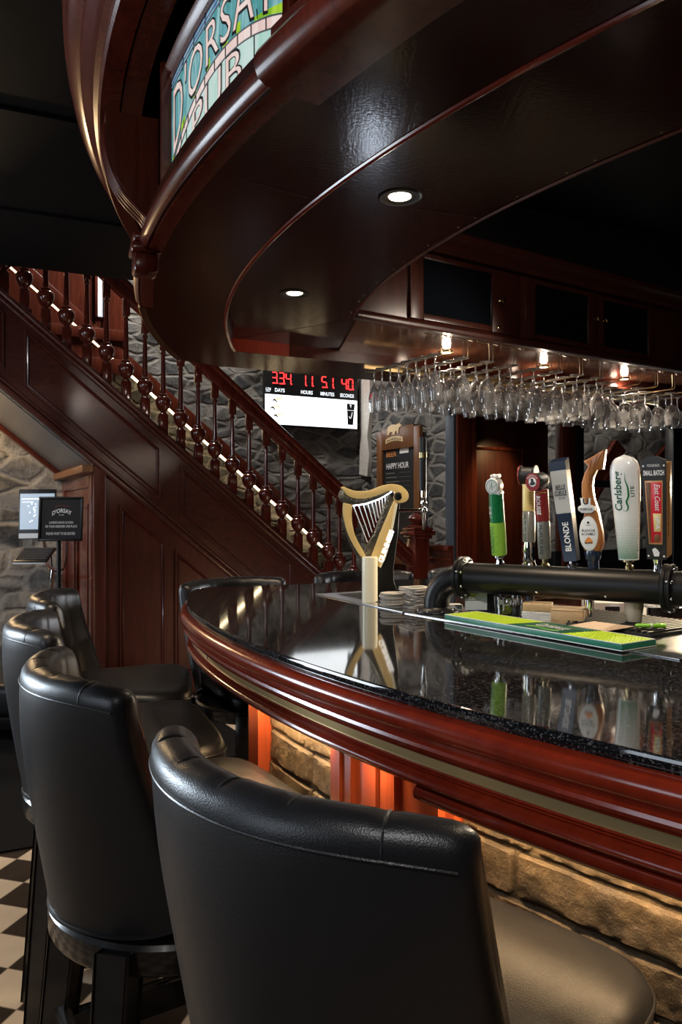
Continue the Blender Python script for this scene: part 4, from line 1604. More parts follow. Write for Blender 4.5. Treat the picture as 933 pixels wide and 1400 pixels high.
# ================================================================== BAR STOOLS
def make_stool():
    """origin on the floor under the seat, +y faces the bar"""
    s = Thing('bar_stool', 'x', 'bar stool', loc=(0, 0, 0))
    TOP, BOT, TH = 1.085, 0.668, 0.058

    def plan(u, h):
        """centre line of the outer face: u -1..1 across, h 0..1 up"""
        au = abs(u)
        hw = 0.240 + 0.014 * h
        y0 = -0.235 - 0.062 * h + 0.018 * max(0.0, (h - 0.62) / 0.38) ** 2
        wrap = 0.190 - 0.095 * h
        x = hw * u
        y = y0 + wrap * au ** 2.1
        ty = wrap * 2.1 * au ** 1.1 * (1 if u >= 0 else -1)
        n = Vector((-ty, hw, 0)).normalized()
        return Vector((x, y, 0)), n

    def ends(u):
        au = abs(u)
        if au <= 0.92:
            return 1.0
        q = (au - 0.92) / 0.08
        return sqrt(max(0.03, 1 - q * q * 0.97))

    nu = 60
    b = BM()
    cols = []
    for i in range(nu + 1):
        u = -1 + 2 * i / nu
        u = math.copysign(1 - (1 - abs(u)) ** 1.6, u)
        e = ends(u)
        bot = BOT + 0.05 * abs(u) ** 8.0 - 0.01
        top = TOP - 0.012 * (1 - e) - 0.010 * abs(u) ** 6
        th = TH
        sec = []
        r = th / 2
        no, ni, nr = 14, 10, 8
        for j in range(no + 1):
            h = j / no
            z = bot + (top - r - bot) * h
            sec.append((h, 0.0, z))
        for j in range(1, nr):
            a = pi * j / nr
            sec.append((1.0, r - r * cos(a), top - r + r * sin(a)))
        for j in range(ni + 1):
            h = 1 - j / ni
            z = bot + 0.02 + (top - r - bot - 0.02) * h
            sec.append((h, th - 0.012 * sin(pi * h) * 0 , z))
        col = []
        for h, off, z in sec:
            p, n = plan(u, max(0.0, (z - BOT) / (TOP - BOT)))
            o = r + (off - r) * e
            pleat = 0.0
            for us in (-0.72, -0.36, 0.0, 0.36, 0.72):
                if off > r * 0.35:
                    pleat += 0.0035 * math.exp(-((u - us) / 0.022) ** 2)
            puff = -0.004 * sin(pi * min(1, max(0, h))) if off == 0 else 0
            q = p + n * (o + (pleat if off > r else -0) + puff)
            col.append(b.verts.new((q.x, q.y, z - (pleat if 0.3 * r < off < 1.8 * r else 0))))
        cols.append(col)
    m = len(cols[0])
    for a, c in zip(cols[:-1], cols[1:]):
        for k in range(m):
            b.faces.new((a[k], a[(k + 1) % m], c[(k + 1) % m], c[k]))
    b.faces.new(cols[0])
    b.faces.new(cols[-1][::-1])
    back = s.part('backrest', b, M_LEATH, local=True, sharp=60)
    # piping round the outer face, under the top roll and along the lower edge
    b = BM()
    pts = []
    for i in range(nu + 1):
        u = 0.93 * (-1 + 2 * i / nu)
        z = TOP - 0.012 * (1 - ends(u)) - 0.010 * abs(u) ** 6 - TH / 2 - 0.004
        p, n = plan(u, (z - BOT) / (TOP - BOT))
        q = p + n * ((TH / 2) * (1 - ends(u)) - 0.0008)
        pts.append((q.x, q.y, z))
    tube(b, pts, 0.0017, 6)
    s.part('piping', b, M_LEATH, back, local=True)
    b = BM()
    pts = []
    for i in range(nu + 1):
        u = -1 + 2 * i / nu
        z = BOT + 0.05 * abs(u) ** 8.0 - 0.010
        p, n = plan(u, 0)
        q = p + n * ((TH / 2) * (1 - ends(u)))
        pts.append((q.x, q.y, z))
    tube(b, pts, 0.0035, 6)
    s.part('lower_piping', b, M_LEATH, back, local=True)
    for us in (-0.72, -0.36, 0.0, 0.36, 0.72):
        b = BM()
        pts = []
        r = TH / 2
        e = ends(us)
        for j in range(13):
            a = -0.15 + (pi + 0.2) * j / 12
            z = TOP - r + (r - 0.003) * sin(a)
            p, n = plan(us, 1.0)
            q = p + n * (r - (r - 0.0030) * cos(a) * e)
            pts.append((q.x, q.y, z))
        for j in range(1, 8):
            z = TOP - r - 0.03 * j
            p, n = plan(us, (z - BOT) / (TOP - BOT))
            q = p + n * (TH + 0.0005)
            pts.append((q.x, q.y, z))
        tube(b, pts, 0.0021, 5)
        s.part('seam', b, M_INK, back, local=True)
    # seat: a thick rounded cushion, wider at the front
    b = BM()
    outline = []
    for k in range(64):
        a = 2 * pi * k / 64
        c, s_ = cos(a), sin(a)
        ex = 0.32 if s_ >= 0 else 0.32 + 0.40 * min(1.0, -s_ * 1.5)
        x = 0.212 * abs(c) ** ex * (1 if c >= 0 else -1)
        y = (0.235 if s_ >= 0 else 0.185) * abs(s_) ** ex * (1 if s_ >= 0 else -1)
        x *= 1 + 0.20 * min(1.0, max(0.0, (y + 0.02) / 0.14))
        outline.append(Vector((x, y, 0)))
    rings = []
    for sc, z in ((0.90, 0.715), (0.985, 0.716), (1.0, 0.72), (1.006, 0.72), (1.006, 0.755), (0.998, 0.772), (0.975, 0.784), (0.93, 0.791), (0.80, 0.797), (0.5, 0.802), (0.2, 0.804)):
        rings.append([b.verts.new((v.x * sc, v.y * sc + 0.005, z)) for v in outline])
    for r0, r1 in zip(rings[:-1], rings[1:]):
        for k in range(64):
            b.faces.new((r0[k], r0[(k + 1) % 64], r1[(k + 1) % 64], r1[k]))
    b.faces.new(rings[0][::-1])
    b.faces.new(rings[-1])
    seat = s.part('seat', b, M_LEATH, local=True, sharp=50)
    b = BM()
    tube(b, [(v.x * 1.008, v.y * 1.008 + 0.005, 0.764) for v in outline], 0.0026, 6, closed=True)
    s.part('piping', b, M_LEATH, seat, local=True)
    # swivel plate, ring and legs
    b = BM()
    cyl(b, (0, 0, 0.655), (0, 0, 0.716), 0.11, 0.12, 32)
    s.part('swivel_plate', b, M_BLACKM, local=True)
    b = BM()
    lathe(b, [(0.185, 0.605), (0.232, 0.605), (0.236, 0.612), (0.236, 0.648), (0.230, 0.655), (0.0, 0.655), (0.0, 0.63), (0.185, 0.63)], None, 48)
    s.part('base_ring', b, M_CHAIRW, local=True)
    for sx, sy in ((-1, -1), (1, -1), (-1, 1), (1, 1)):
        b = BM()
        bar(b, (0.158 * sx, 0.158 * sy, 0.64), (0.215 * sx, 0.215 * sy, 0.0), 0.055, 0.055, up=(sx, -sy, 0), bev=0.004, w1=0.038, h1=0.038)
        s.part('leg', b, M_CHAIRW, local=True)
    for (ax, ay), (bx, by), z in (((-1, -1), (1, -1), 0.36), ((-1, 1), (1, 1), 0.28), ((-1, -1), (-1, 1), 0.32), ((1, -1), (1, 1), 0.32)):
        k = 0.158 + 0.057 * (0.64 - z) / 0.64
        b = BM()
        bar(b, (ax * k, ay * k, z), (bx * k, by * k, z), 0.026, 0.05, bev=0.004)
        s.part('footrest_bar', b, M_CHAIRW, local=True)
    return s.o


stool0 = make_stool()
STOOLS = [
    (221.8, 'bar stool with black leather barrel back filling the near corner, beside the long brick panel'),
    (211.6, 'black leather bar stool standing behind the nearest one, its legs over the checkered floor'),
    (201.8, 'black leather bar stool third from the camera along the curve of the counter'),
    (192.3, 'black leather bar stool farthest along the curve, in front of the under-stair closet door'),
]
n_st = 0


def put_stool(x, y, rz, lab):
    global n_st
    o = stool0 if n_st == 0 else copy_tree(stool0)
    n_st += 1
    o.location = (x, y, 0)
    o.rotation_euler = (0, 0, rz)
    o['label'] = lab
    o['group'] = 'bar stools round the counter'
    return o


for a, lab in STOOLS:
    R = BR + 0.40 - 0.205
    p = polar(BC, R, a, 0)
    f = Vector((BC[0] - p.x, BC[1] - p.y, 0)).normalized()
    k_ = 1 if a > 220 else 0              # the nearest one turned a little and shifted to meet image pixel positions
    put_stool(p.x - 0.038 - 0.004 * k_, p.y + 0.082 - 0.004 * k_, atan2(f.y, f.x) - pi / 2 + rad(4) * k_, lab)
# three at the far straight side, facing this way
for cx, cy, ang, lab in ((-0.433, 3.035, 39, 'black leather bar stool facing this way beyond the far left corner of the counter'),
                         (0.10, 3.42, 22, 'black leather bar stool beyond the counter, just its top edge showing left of the harp'),
                         (0.62, 3.66, 24, 'black leather bar stool beyond the counter, its top edge showing right of the harp')):
    d = Vector((cos(rad(ang)), sin(rad(ang)), 0))
    f = Vector((d.y, -d.x, 0))
    c = Vector((cx, cy, 0)) + f * 0.19
    put_stool(c.x, c.y, atan2(f.y, f.x) - pi / 2, lab)


# ================================================================== ON THE COUNTER
# steel drip trays let on to the granite
def tray(p0, e1, e2, L, Wd, lab, dark):
    t = Thing('drip_tray', lab, 'drip tray', loc=p0)
    M = frame(p0, e1, e2, (0, 0, 1))
    b = BM()
    box(b, (L / 2, Wd / 2, 0.0012), (L, Wd, 0.0022), M)
    t.part('plate', b, M_STEEL)
    b = BM()
    for q in ((0, L, 0, 0.0022), (0, L, Wd - 0.0022, Wd), (0, 0.0022, 0, Wd), (L - 0.0022, L, 0, Wd)):
        box(b, ((q[0] + q[1]) / 2, (q[2] + q[3]) / 2, 0.0016), (q[1] - q[0], q[3] - q[2], 0.003), M, 0.0008)
    t.part('rim', b, M_STEEL)
    if dark:
        b = BM()
        for i in range(int((dark[1] - dark[0]) / 0.012)):
            x = dark[0] + i * 0.012
            box(b, (x, (dark[2] + dark[3]) / 2, 0.0032), (0.007, dark[3] - dark[2], 0.002), M)
        t.part('drain_grid', b, M_RUBBER)
    return M


eT = Vector((0.570, -0.821, 0)).normalized()
eN = Vector((0.821, 0.570, 0)).normalized()
tA0 = Vector((0.176, 2.097, CT))
MT = tray(tA0, eT, eN, 0.81, 0.43, 'long steel drip tray lying under the black draft pipe and the green mat', None)
eT2 = Vector((0.478, -0.878, 0)).normalized()
eN2 = Vector((0.878, 0.478, 0)).normalized()
tB0 = Vector((-0.088, 2.580, CT))
MT2 = tray(tB0, eT2, eN2, 0.54, 0.20, 'steel drip tray lying under the gold harp tap', (0.06, 0.48, 0.06, 0.17))

# black ribbed drip mat
dm = Thing('drip_mat', 'black ribbed rubber drip mat lying behind the green beer mat', 'bar mat', loc=MT @ Vector((0.3, 0.3, 0.0025)))
bm = BM()
box(bm, (0.355, 0.30, 0.006), (0.56, 0.25, 0.007), MT, 0.002)
dm.part('mat_base', bm, M_RUBBER)
bm = BM()
for i in range(36):
    box(bm, (0.085 + i * 0.0155, 0.30, 0.0115), (0.006, 0.245, 0.006), MT)
dm.part('ribs', bm, M_RUBBER)

# green branded bar mat, top at 1.087
mp_ = [G(608, 840, 1.0875), G(851, 881, 1.0875), G(903.5, 876.5, 1.0875), G(660, 837, 1.0875)]
m0 = mp_[0]
mx = (mp_[1] - mp_[0])
mL = mx.length
mx.normalize()
my = Vector((-mx.y, mx.x, 0))
mW = max(0.08, (mp_[3] - mp_[0]).dot(my))
M_MAT = frame((m0.x, m0.y, 0), mx, my, (0, 0, 1))
gm = Thing('beer_mat', 'long lime green rubber bar mat with a dark green centre lying at the tray edge', 'bar mat', loc=(m0.x, m0.y, 1.074))
bm = BM()
box(bm, (mL / 2, mW / 2, 1.080), (mL, mW, 0.0145), M_MAT, 0.0008)
gm.part('mat_base', bm, M_TEALG)
bm = BM()
for q in ((0, mL, 0, 0.003), (0, mL, mW - 0.003, mW), (0, 0.003, 0, mW), (mL - 0.003, mL, 0, mW)):
    box(bm, ((q[0] + q[1]) / 2, (q[2] + q[3]) / 2, 1.0876), (q[1] - q[0], q[3] - q[2], 0.0012), M_MAT)
for zz in (1.0743,):
    box(bm, (mL / 2, 0.0, zz), (mL, 0.0012, 0.0016), M_MAT)
    box(bm, (mL, mW / 2, zz), (0.0012, mW, 0.0016), M_MAT)
gm.part('white_edge', bm, M_WHITE)
M_LIMEM = plain('lime_rubber', (0.42, 0.60, 0.02), 0.55)
bm = BM()
nn = 0
rowsn, coln = 16, 70
for j in range(rowsn):
    for i in range(coln):
        x = 0.006 + (mL - 0.012) * (i + 0.5 * (j % 2)) / coln
        y = 0.006 + (mW - 0.012) * (j + 0.5) / rowsn
        u = x / mL
        if 0.40 + 0.05 * (y / mW) < u < 0.70 + 0.05 * (y / mW):
            continue
        h = 0.0028
        c = M_MAT @ Vector((x, y, 1.0876))
        a = [bm.verts.new(c + mx * dx + my * dy) for dx, dy in ((-0.003, -0.003), (0.003, -0.003), (0.003, 0.003), (-0.003, 0.003))]
        t = bm.verts.new(c + Vector((0, 0, h * 0.5)))
        for k in range(4):
            bm.faces.new((a[k], a[(k + 1) % 4], t))
gm.part('grip_nubs', bm, M_LIMEM, sharp=10)
gm.o.children[-1]['kind'] = 'stuff'
bm = BM()
box(bm, (mL / 2, mW / 2, 1.0872), (mL - 0.006, mW - 0.006, 0.0010), M_MAT)
gm.part('lime_surface', bm, M_LIMEM)
bm = BM()
prism(bm, [(mL * 0.40, 0.004), (mL * 0.70, 0.004), (mL * 0.75, mW - 0.004), (mL * 0.45, mW - 0.004)], frame(M_MAT @ Vector((0, 0, 1.0876)), mx, my, (0, 0, 1)), 0.0012)
gm.part('centre_patch', bm, M_BGREEN)
cp_ = gm.o.children[-1]
bm = BM()
add_text(bm, 'Carlsberg', flat_fn(M_MAT @ Vector((mL * 0.49, mW * 0.30, 1.0892)), mx * (mL * 0.17), my * (mW * 0.42)), shear=0.2)
gm.part('lettering', bm, M_TXTW, cp_)
bm = BM()
tube(bm, [M_MAT @ Vector((mL * (0.48 + 0.02 * i), mW * (0.22 + 0.06 * sin(i * 0.7)), 1.0892)) for i in range(10)], 0.0008, 4)
gm.part('swash', bm, M_LIME, cp_)

# ------------------------------------------------------------------ black draft pipe
PA = Vector((0.265, 2.110, 1.1735))
PBt = Vector((0.779, 1.750, 1.1735))
pd = (PBt - PA).normalized()
pF = Vector((-pd.y * -1 * -1, pd.x * -1, 0))
pF = Vector((pd.y, -pd.x, 0))                       # towards the customers
if pF.y > 0:
    pF = -pF
PRAD = 0.040
tw = Thing('draft_tower', 'black horizontal draft beer pipe on an elbow leg standing at the tray edge', 'beer tower', loc=(PA.x, PA.y, CT))
bm = BM()
tube(bm, [PA + pd * 0.078, PA + pd * 0.72], PRAD, 40)
tw.part('pipe', bm, M_BLACKM)
pipe_o = tw.o.children[-1]
bm = BM()
el = [Vector((PA.x, PA.y, CT + 0.004)), Vector((PA.x, PA.y, 1.0935))]
for i in range(1, 13):
    a = (pi / 2) * i / 12
    el.append(Vector((PA.x, PA.y, 1.1735 - 0.08)) + pd * (0.08 * (1 - cos(a))) + Vector((0, 0, 0.08 * sin(a))))
el = [e for e in el]
tube(bm, el, 0.0355, 36)
tw.part('elbow', bm, M_BLACKM)
bm = BM()
lathe(bm, [(0.0, 0.0), (0.058, 0.0), (0.060, 0.002), (0.059, 0.006), (0.046, 0.009), (0.040, 0.016), (0.0, 0.016)], Matrix.Translation((PA.x, PA.y, CT + 0.0022)), 40)
tw.part('base_flange', bm, M_BLACKM)
bf = tw.o.children[-1]
for k in range(8):
    a = 2 * pi * k / 8 + 0.2
    bm = BM()
    bmesh.ops.create_uvsphere(bm, u_segments=10, v_segments=6, radius=0.004, matrix=Matrix.Translation((PA.x + 0.052 * cos(a), PA.y + 0.052 * sin(a), CT + 0.0085)))
    tw.part('bolt', bm, M_CHROME, bf)


def flange(d):
    c = PA + pd * d
    M = frame(c, pd.cross(Vector((0, 0, 1))), (0, 0, 1), pd)
    b = BM()
    lathe(b, [(0.0, -0.012), (0.052, -0.012), (0.056, -0.009), (0.056, -0.002), (0.053, 0.0), (0.053, 0.002), (0.056, 0.004), (0.056, 0.010), (0.052, 0.013), (0.0, 0.013)], M, 40)
    f = tw.part('flange', b, M_BLACKM)
    for k in range(8):
        a = 2 * pi * k / 8 + 0.35
        b = BM()
        bmesh.ops.create_uvsphere(b, u_segments=10, v_segments=8, radius=0.0042, matrix=M @ Matrix.Translation((0.049 * cos(a), 0.049 * sin(a), 0.014)))
        tw.part('bolt', b, M_CHROME, f)
        if k % 2 == 0:
            b = BM()
            bmesh.ops.create_uvsphere(b, u_segments=10, v_segments=8, radius=0.0036, matrix=M @ Matrix.Translation((0.0565 * cos(a), 0.0565 * sin(a), 0.006)))
            tw.part('bolt', b, M_CHROME, f)


flange(0.082)
flange(0.605)
for d in (0.30, 0.47):
    c = PA + pd * d + pF * (PRAD * 0.78) + Vector((0, 0, -PRAD * 0.62))
    bm = BM()
    bmesh.ops.create_uvsphere(bm, u_segments=10, v_segments=8, radius=0.0036, matrix=Matrix.Translation(c))
    tw.part('bolt', bm, M_CHROME, pipe_o)
# the far leg, just outside the frame
bm = BM()
el2 = [v + pd * 0.0 for v in el]
q2 = PA + pd * 0.72
tube(bm, [q2 + pd * (0.08 * sin(pi / 2 * i / 12)) + Vector((0, 0, -0.08 * (1 - cos(pi / 2 * i / 12)))) for i in range(13)] + [q2 + pd * 0.08 + Vector((0, 0, CT + 0.004 - 1.1735))], 0.0355, 36)
tw.part('elbow', bm, M_BLACKM)


# ------------------------------------------------------------------ tap handles
def pipe_t(px):
    k = (px - CXP) / FPX
    return (k * PA.y - PA.x) / (pd.x - k * pd.y)


def ztop(py, d):
    return EYE - (py - CYP) / FPX * d


class Tap(Thing):
    """a handle standing on the pipe: a along the pipe, b up the handle, c towards the customers"""
    def __init__(self, label, px_base, lean, side=0.0, off=0.0, k=1.0):
        t = pipe_t(px_base)
        self.B = PA + pd * t + Vector((0, 0, PRAD - 0.004)) - pF * off
        super().__init__('tap_handle', label, 'tap handle', loc=self.B, group='tap handles on the draft pipe')
        up = (Vector((0, 0, 1)) + pF * math.tan(rad(lean)) - pd * math.tan(rad(side))).normalized()
        f = (pF - up * pF.dot(up)).normalized()
        d = up.cross(f) * -1
        if d.dot(pd) < 0:
            d = -d
        up = up * k                       # stretches handle height to match its height in image pixels
        self.up, self.f, self.d = up, f, d
        # x = along, y = towards the customers, z = up
        self.M = frame(self.B, d, f, up)
        # x = along, y = up, z = towards the customers
        self.MF = frame(self.B, d, up, f)

    def pt(self, a, b, c=0.0):
        return self.B + self.d * a + self.up * b + self.f * c

    def turned(self, name, prof, mat, seg=28, sx=1.0, sy=1.0, parent=None, label=None):
        b = BM()
        lathe(b, prof, self.M, seg, sx, sy)
        return self.part(name, b, mat, parent, label)

    def cyl_text(self, s, r, a0, a1, b0, b1, mat, parent, vertical=1, offset=0.0):
        """lettering wrapped on a cylinder of radius r; a0..a1 angle from the front, b0..b1 height"""
        def fn(u, v):
            if vertical == 1:       # reads upward
                b_, a_ = b0 + (b1 - b0) * u, a1 + (a0 - a1) * v
                a_ = a0 + (a1 - a0) * (1 - v)
            elif vertical == -1:    # reads downward
                b_, a_ = b1 - (b1 - b0) * u, a0 + (a1 - a0) * v
            else:
                b_, a_ = b0 + (b1 - b0) * v, a0 + (a1 - a0) * u
            return self.pt(r * sin(rad(a_)), b_, r * cos(rad(a_)))
        b = BM()
        add_text(b, s, fn, offset, cuts=1)
        return self.part('lettering', b, mat, parent)

    def flat_text(self, s, a0, a1, b0, b1, c, mat, parent, vertical=0, offset=0.0, shear=0.0):
        if vertical == 1:
            fn = lambda u, v: self.pt(a1 + (a0 - a1) * v, b0 + (b1 - b0) * u, c)
        elif vertical == -1:
            fn = lambda u, v: self.pt(a0 + (a1 - a0) * v, b1 - (b1 - b0) * u, c)
        else:
            fn = lambda u, v: self.pt(a0 + (a1 - a0) * u, b0 + (b1 - b0) * v, c)
        b = BM()
        add_text(b, s, fn, offset, shear=shear)
        return self.part('lettering', b, mat, parent)


# 1 green and lime
t = Tap('tap handle in dark green and lime with a white maple cap, nearest the elbow', 684, 8)
t.turned('ferrule', [(0.011, -0.002), (0.012, 0.006), (0.009, 0.012), (0.009, 0.02), (0.014, 0.022), (0.014, 0.030), (0.0, 0.030)], M_CHROME, 20)
lo = t.turned('lower_grip', [(0.0, 0.028), (0.0185, 0.028), (0.0200, 0.031), (0.0205, 0.115), (0.0, 0.115)], M_LIME, 12)
hi = t.turned('upper_grip', [(0.0, 0.1155), (0.0195, 0.1155), (0.0190, 0.190), (0.0, 0.190)], M_DGREEN, 12)
t.cyl_text('ORIGINAL', 0.0207, -50, -12, 0.036, 0.108, M_BGREEN, lo, 1)
t.cyl_text("SLEE", 0.0198, -62, -20, 0.150, 0.158, M_TXTW, hi, 0)
t.cyl_text("MAN", 0.0198, -62, -22, 0.136, 0.147, M_TXTW, hi, 0, 0.02)
t.cyl_text('ORIGINAL', 0.0198, -60, -18, 0.129, 0.133, M_TXTW, hi, 0)
b = BM()
lathe(b, [(0.0, -0.017), (0.017, -0.017), (0.0185, -0.015), (0.0185, 0.015), (0.017, 0.017), (0.0, 0.017)], t.MF @ Matrix.Translation((-0.003, 0.211, 0.0)), 28, 1.0, 1.15)
cap = t.part('cap', b, M_WHITE)
b = BM()
for q in ((-0.004, 0.236, 0.009, 0.010), (0.008, 0.236, 0.009, 0.010)):
    box(b, (q[0], q[1], 0.0), (q[2], q[3], 0.026), t.MF, 0.003)
box(b, (0.002, 0.192, 0), (0.030, 0.010, 0.030), t.MF, 0.003)
t.part('cap_crown', b, M_WHITE, cap)
b = BM()
tube(b, [t.pt(-0.003 + 0.0145 * cos(2 * pi * i / 24), 0.211 + 0.0165 * sin(2 * pi * i / 24), 0.0175) for i in range(24)], 0.0006, 4, closed=True)
tube(b, [t.pt(-0.010 + 0.0045 * i, 0.203 + 0.012 * abs(sin(i * 1.2)), 0.0175) for i in range(5)], 0.0006, 4)
tube(b, [t.pt(-0.003, 0.200, 0.0175), t.pt(-0.003, 0.222, 0.0175)], 0.0006, 4)
t.part('crest', b, M_DGREEN, cap)

# 2 yellow barrel, one step behind
t = Tap('pale yellow and grey tap handle on a chrome foot, half behind the crimson one', 714, 2.5, -0.5, 0.05, 1.20)
t.turned('foot', [(0.0, -0.02), (0.020, -0.02), (0.022, -0.005), (0.015, 0.008), (0.017, 0.014), (0.014, 0.022), (0.017, 0.032), (0.013, 0.052), (0.0, 0.052)], M_CHROME, 24)
lo = t.turned('lower_grip', [(0.0, 0.052), (0.0165, 0.052), (0.0165, 0.118), (0.015, 0.120), (0.0, 0.120)], M_GREY, 24)
hi = t.turned('upper_grip', [(0.0, 0.120), (0.0155, 0.120), (0.0160, 0.123), (0.0160, 0.178), (0.0, 0.178)], M_YELL, 24)
t.cyl_text('McAUSLAN', 0.0167, -40, -5, 0.056, 0.112, M_INK, lo, -1)
b = BM()
for q in range(5):
    tube(b, [t.pt(0.0163 * sin(0.9), 0.134 + 0.006 * q, 0.0163 * cos(0.9)), t.pt(0.0163 * sin(0.5), 0.137 + 0.006 * q, 0.0163 * cos(0.5))], 0.0007, 4)
t.part('hop_print', b, M_DGREEN, hi)
b = BM()
lathe(b, [(0.0, -0.022), (0.021, -0.022), (0.0215, -0.019), (0.0175, -0.014), (0.0170, 0.014), (0.0215, 0.019), (0.021, 0.022), (0.0, 0.022)], frame(t.pt(0, 0.198, 0), t.f, t.up, t.d), 28)
cap = t.part('barrel_cap', b, M_INK)
b = BM()
lathe(b, [(0.0205, -0.0225), (0.0218, -0.0225), (0.0218, -0.0195), (0.0205, -0.0195)], frame(t.pt(0, 0.198, 0), t.f, t.up, t.d), 28)
t.part('red_band', b, M_RED, cap)

# 3 red
t = Tap('tap handle in crimson and grey with a round red badge showing a black bird', 746, 8, 0, 0, 1.07)
t.turned('ferrule', [(0.010, -0.002), (0.011, 0.006), (0.007, 0.010), (0.007, 0.022), (0.010, 0.024), (0.0, 0.024)], M_BRASSD, 20)
lo = t.turned('lower_grip', [(0.0, 0.022), (0.0150, 0.022), (0.0165, 0.030), (0.0170, 0.108), (0.0150, 0.112), (0.0, 0.112)], M_GREY, 10)
hi = t.turned('upper_grip', [(0.0, 0.112), (0.0165, 0.112), (0.0175, 0.116), (0.0170, 0.186), (0.0, 0.186)], M_RED, 10)
t.cyl_text('McAUSLAN', 0.0172, -25, 12, 0.036, 0.104, M_INK, lo, -1)
t.cyl_text('ROUSSE', 0.0178, -30, 8, 0.128, 0.172, M_TXTW, hi, -1, 0.02)
b = BM()
tube(b, [t.pt(0.0172 * sin(rad(a)), 0.180, 0.0172 * cos(rad(a))) for a in range(-70, 75, 10)], 0.0012, 5)
t.part('gold_band', b, M_BRASSD, hi)
b = BM()
MK = t.MF @ Matrix.Translation((-0.008, 0.206, 0.0)) @ Matrix.Rotation(rad(-14), 4, 'Y')
lathe(b, [(0.0, -0.022), (0.018, -0.022), (0.0195, -0.018), (0.0195, 0.016), (0.0215, 0.018), (0.0215, 0.022), (0.0, 0.022)], MK, 32)
cap = t.part('badge_barrel', b, M_INK)
b = BM()
lathe(b, [(0.0, 0.0222), (0.0205, 0.0222), (0.0212, 0.0228), (0.0, 0.0230)], MK, 32)
fc = t.part('badge_face', b, M_RED, cap)
b = BM()
lathe(b, [(0.0, 0.0232), (0.0110, 0.0232), (0.0110, 0.0236), (0.0, 0.0236)], MK, 28)
t.part('badge_disc', b, M_TXTW, cap)
b = BM()
rav = [(-0.009, -0.006), (-0.003, -0.008), (0.004, -0.007), (0.009, -0.003), (0.006, 0.0), (0.003, 0.001), (0.0035, 0.005), (0.001, 0.0085), (-0.003, 0.0080), (-0.006, 0.0055), (-0.0035, 0.004), (-0.0045, 0.0), (-0.007, -0.003)]
prism(b, rav, MK @ Matrix.Translation((0, 0, 0.0237)), 0.0006)
t.part('raven', b, M_INK, cap)
b = BM()
add_text(b, "McAUSLAN", lambda u, v: MK @ Vector(((0.0135 + 0.0045 * v) * sin(rad(-60 + 120 * u)), (0.0135 + 0.0045 * v) * cos(rad(-60 + 120 * u)), 0.0236)), cuts=1)
t.part('lettering', b, M_TXTW, cap)

# 4 grey and navy square
t = Tap('tall square tap handle with light grey upper half and navy lower half', 784, 5, 6, 0, 1.09)
t.turned('ferrule', [(0.013, -0.002), (0.014, 0.008), (0.008, 0.012), (0.008, 0.022), (0.0, 0.022)], M_CHROME, 20)


def sq(name, b0, b1, w0, w1, mat, slant=0.0):
    b = BM()
    d_ = 0.84
    vs = []
    for (b_, w_) in ((b0, w0), (b1, w1)):
        for sa, sc in ((-1, 1), (1, 1), (1, -1), (-1, -1)):
            vs.append(b.verts.new(t.pt(sa * w_, b_ + (slant * sc if b_ == b1 else 0), sc * w_ * d_)))
    for k in range(4):
        b.faces.new((vs[k], vs[(k + 1) % 4], vs[4 + (k + 1) % 4], vs[4 + k]))
    b.faces.new(vs[:4][::-1])
    b.faces.new(vs[4:])
    bmesh.ops.bevel(b, geom=b.edges[:], offset=0.001, segments=2, affect='EDGES')
    return t.part(name, b, mat)


lo = sq('lower_grip', 0.018, 0.128, 0.0165, 0.0190, M_NAVY)
mid = sq('upper_grip', 0.128, 0.226, 0.0190, 0.0200, M_LGREY)
top = sq('tip', 0.226, 0.250, 0.0200, 0.0205, M_NAVY, -0.004)
cf = 0.0200 * 0.84 + 0.0006
t.flat_text('BLONDE', -0.007, 0.008, 0.042, 0.108, cf - 0.0010, M_TXTW, lo, 1, 0.02)
t.flat_text('BELLE', -0.012, 0.014, 0.182, 0.193, cf + 0.0001, M_INK, mid, 0, 0.03, 0.2)
t.flat_text('GUEULE', -0.016, 0.015, 0.168, 0.180, cf - 0.0001, M_INK, mid, 0, 0.03, 0.2)
t.flat_text('BLONDE', -0.006, 0.009, 0.160, 0.166, cf - 0.0001, M_INK, mid)

# 5 wooden arrow
t = Tap('carved wooden tap handle shaped like a bent arrow with an oval white label', 812, 6, 0, 0, 1.07)
t.turned('ferrule', [(0.011, -0.002), (0.013, 0.004), (0.013, 0.020), (0.018, 0.026), (0.020, 0.040), (0.018, 0.046), (0.0, 0.046)], M_NAVY, 24)
sh = [(-0.016, 0.044), (0.020, 0.044), (0.025, 0.060), (0.024, 0.085), (0.019, 0.112), (0.014, 0.135), (0.006, 0.165), (0.003, 0.190), (0.007, 0.212), (0.016, 0.228), (0.030, 0.228), (0.038, 0.272), (-0.012, 0.248), (-0.001, 0.236),
      (-0.010, 0.222), (-0.018, 0.200), (-0.019, 0.175), (-0.016, 0.150), (-0.014, 0.130), (-0.020, 0.110), (-0.026, 0.090), (-0.026, 0.065)]
b = BM()
prism(b, sh, t.MF @ Matrix.Translation((0, 0, -0.017)), 0.034, 0.004)
body = t.part('grip', b, M_WALNUT, sharp=50)
b = BM()
for k in range(3):
    tube(b, [t.pt(0.002 + 0.007 * k, 0.226 + 0.004 * k, 0.0172), t.pt(0.036 - 0.014 * (2 - k), 0.268 - 0.009 * (2 - k), 0.0172)], 0.0008, 4)
t.part('carved_groove', b, M_BOARDW, body)
b = BM()
lathe(b, [(0.0, 0.0), (0.0225, 0.0), (0.0225, 0.003), (0.020, 0.004), (0.0, 0.004)], t.MF @ Matrix.Translation((-0.003, 0.085, 0.017)), 36, 1.0, 1.75)
ov = t.part('oval_label', b, M_WHITE)
MO = t.MF @ Matrix.Translation((-0.003, 0.085, 0.0212))
b = BM()
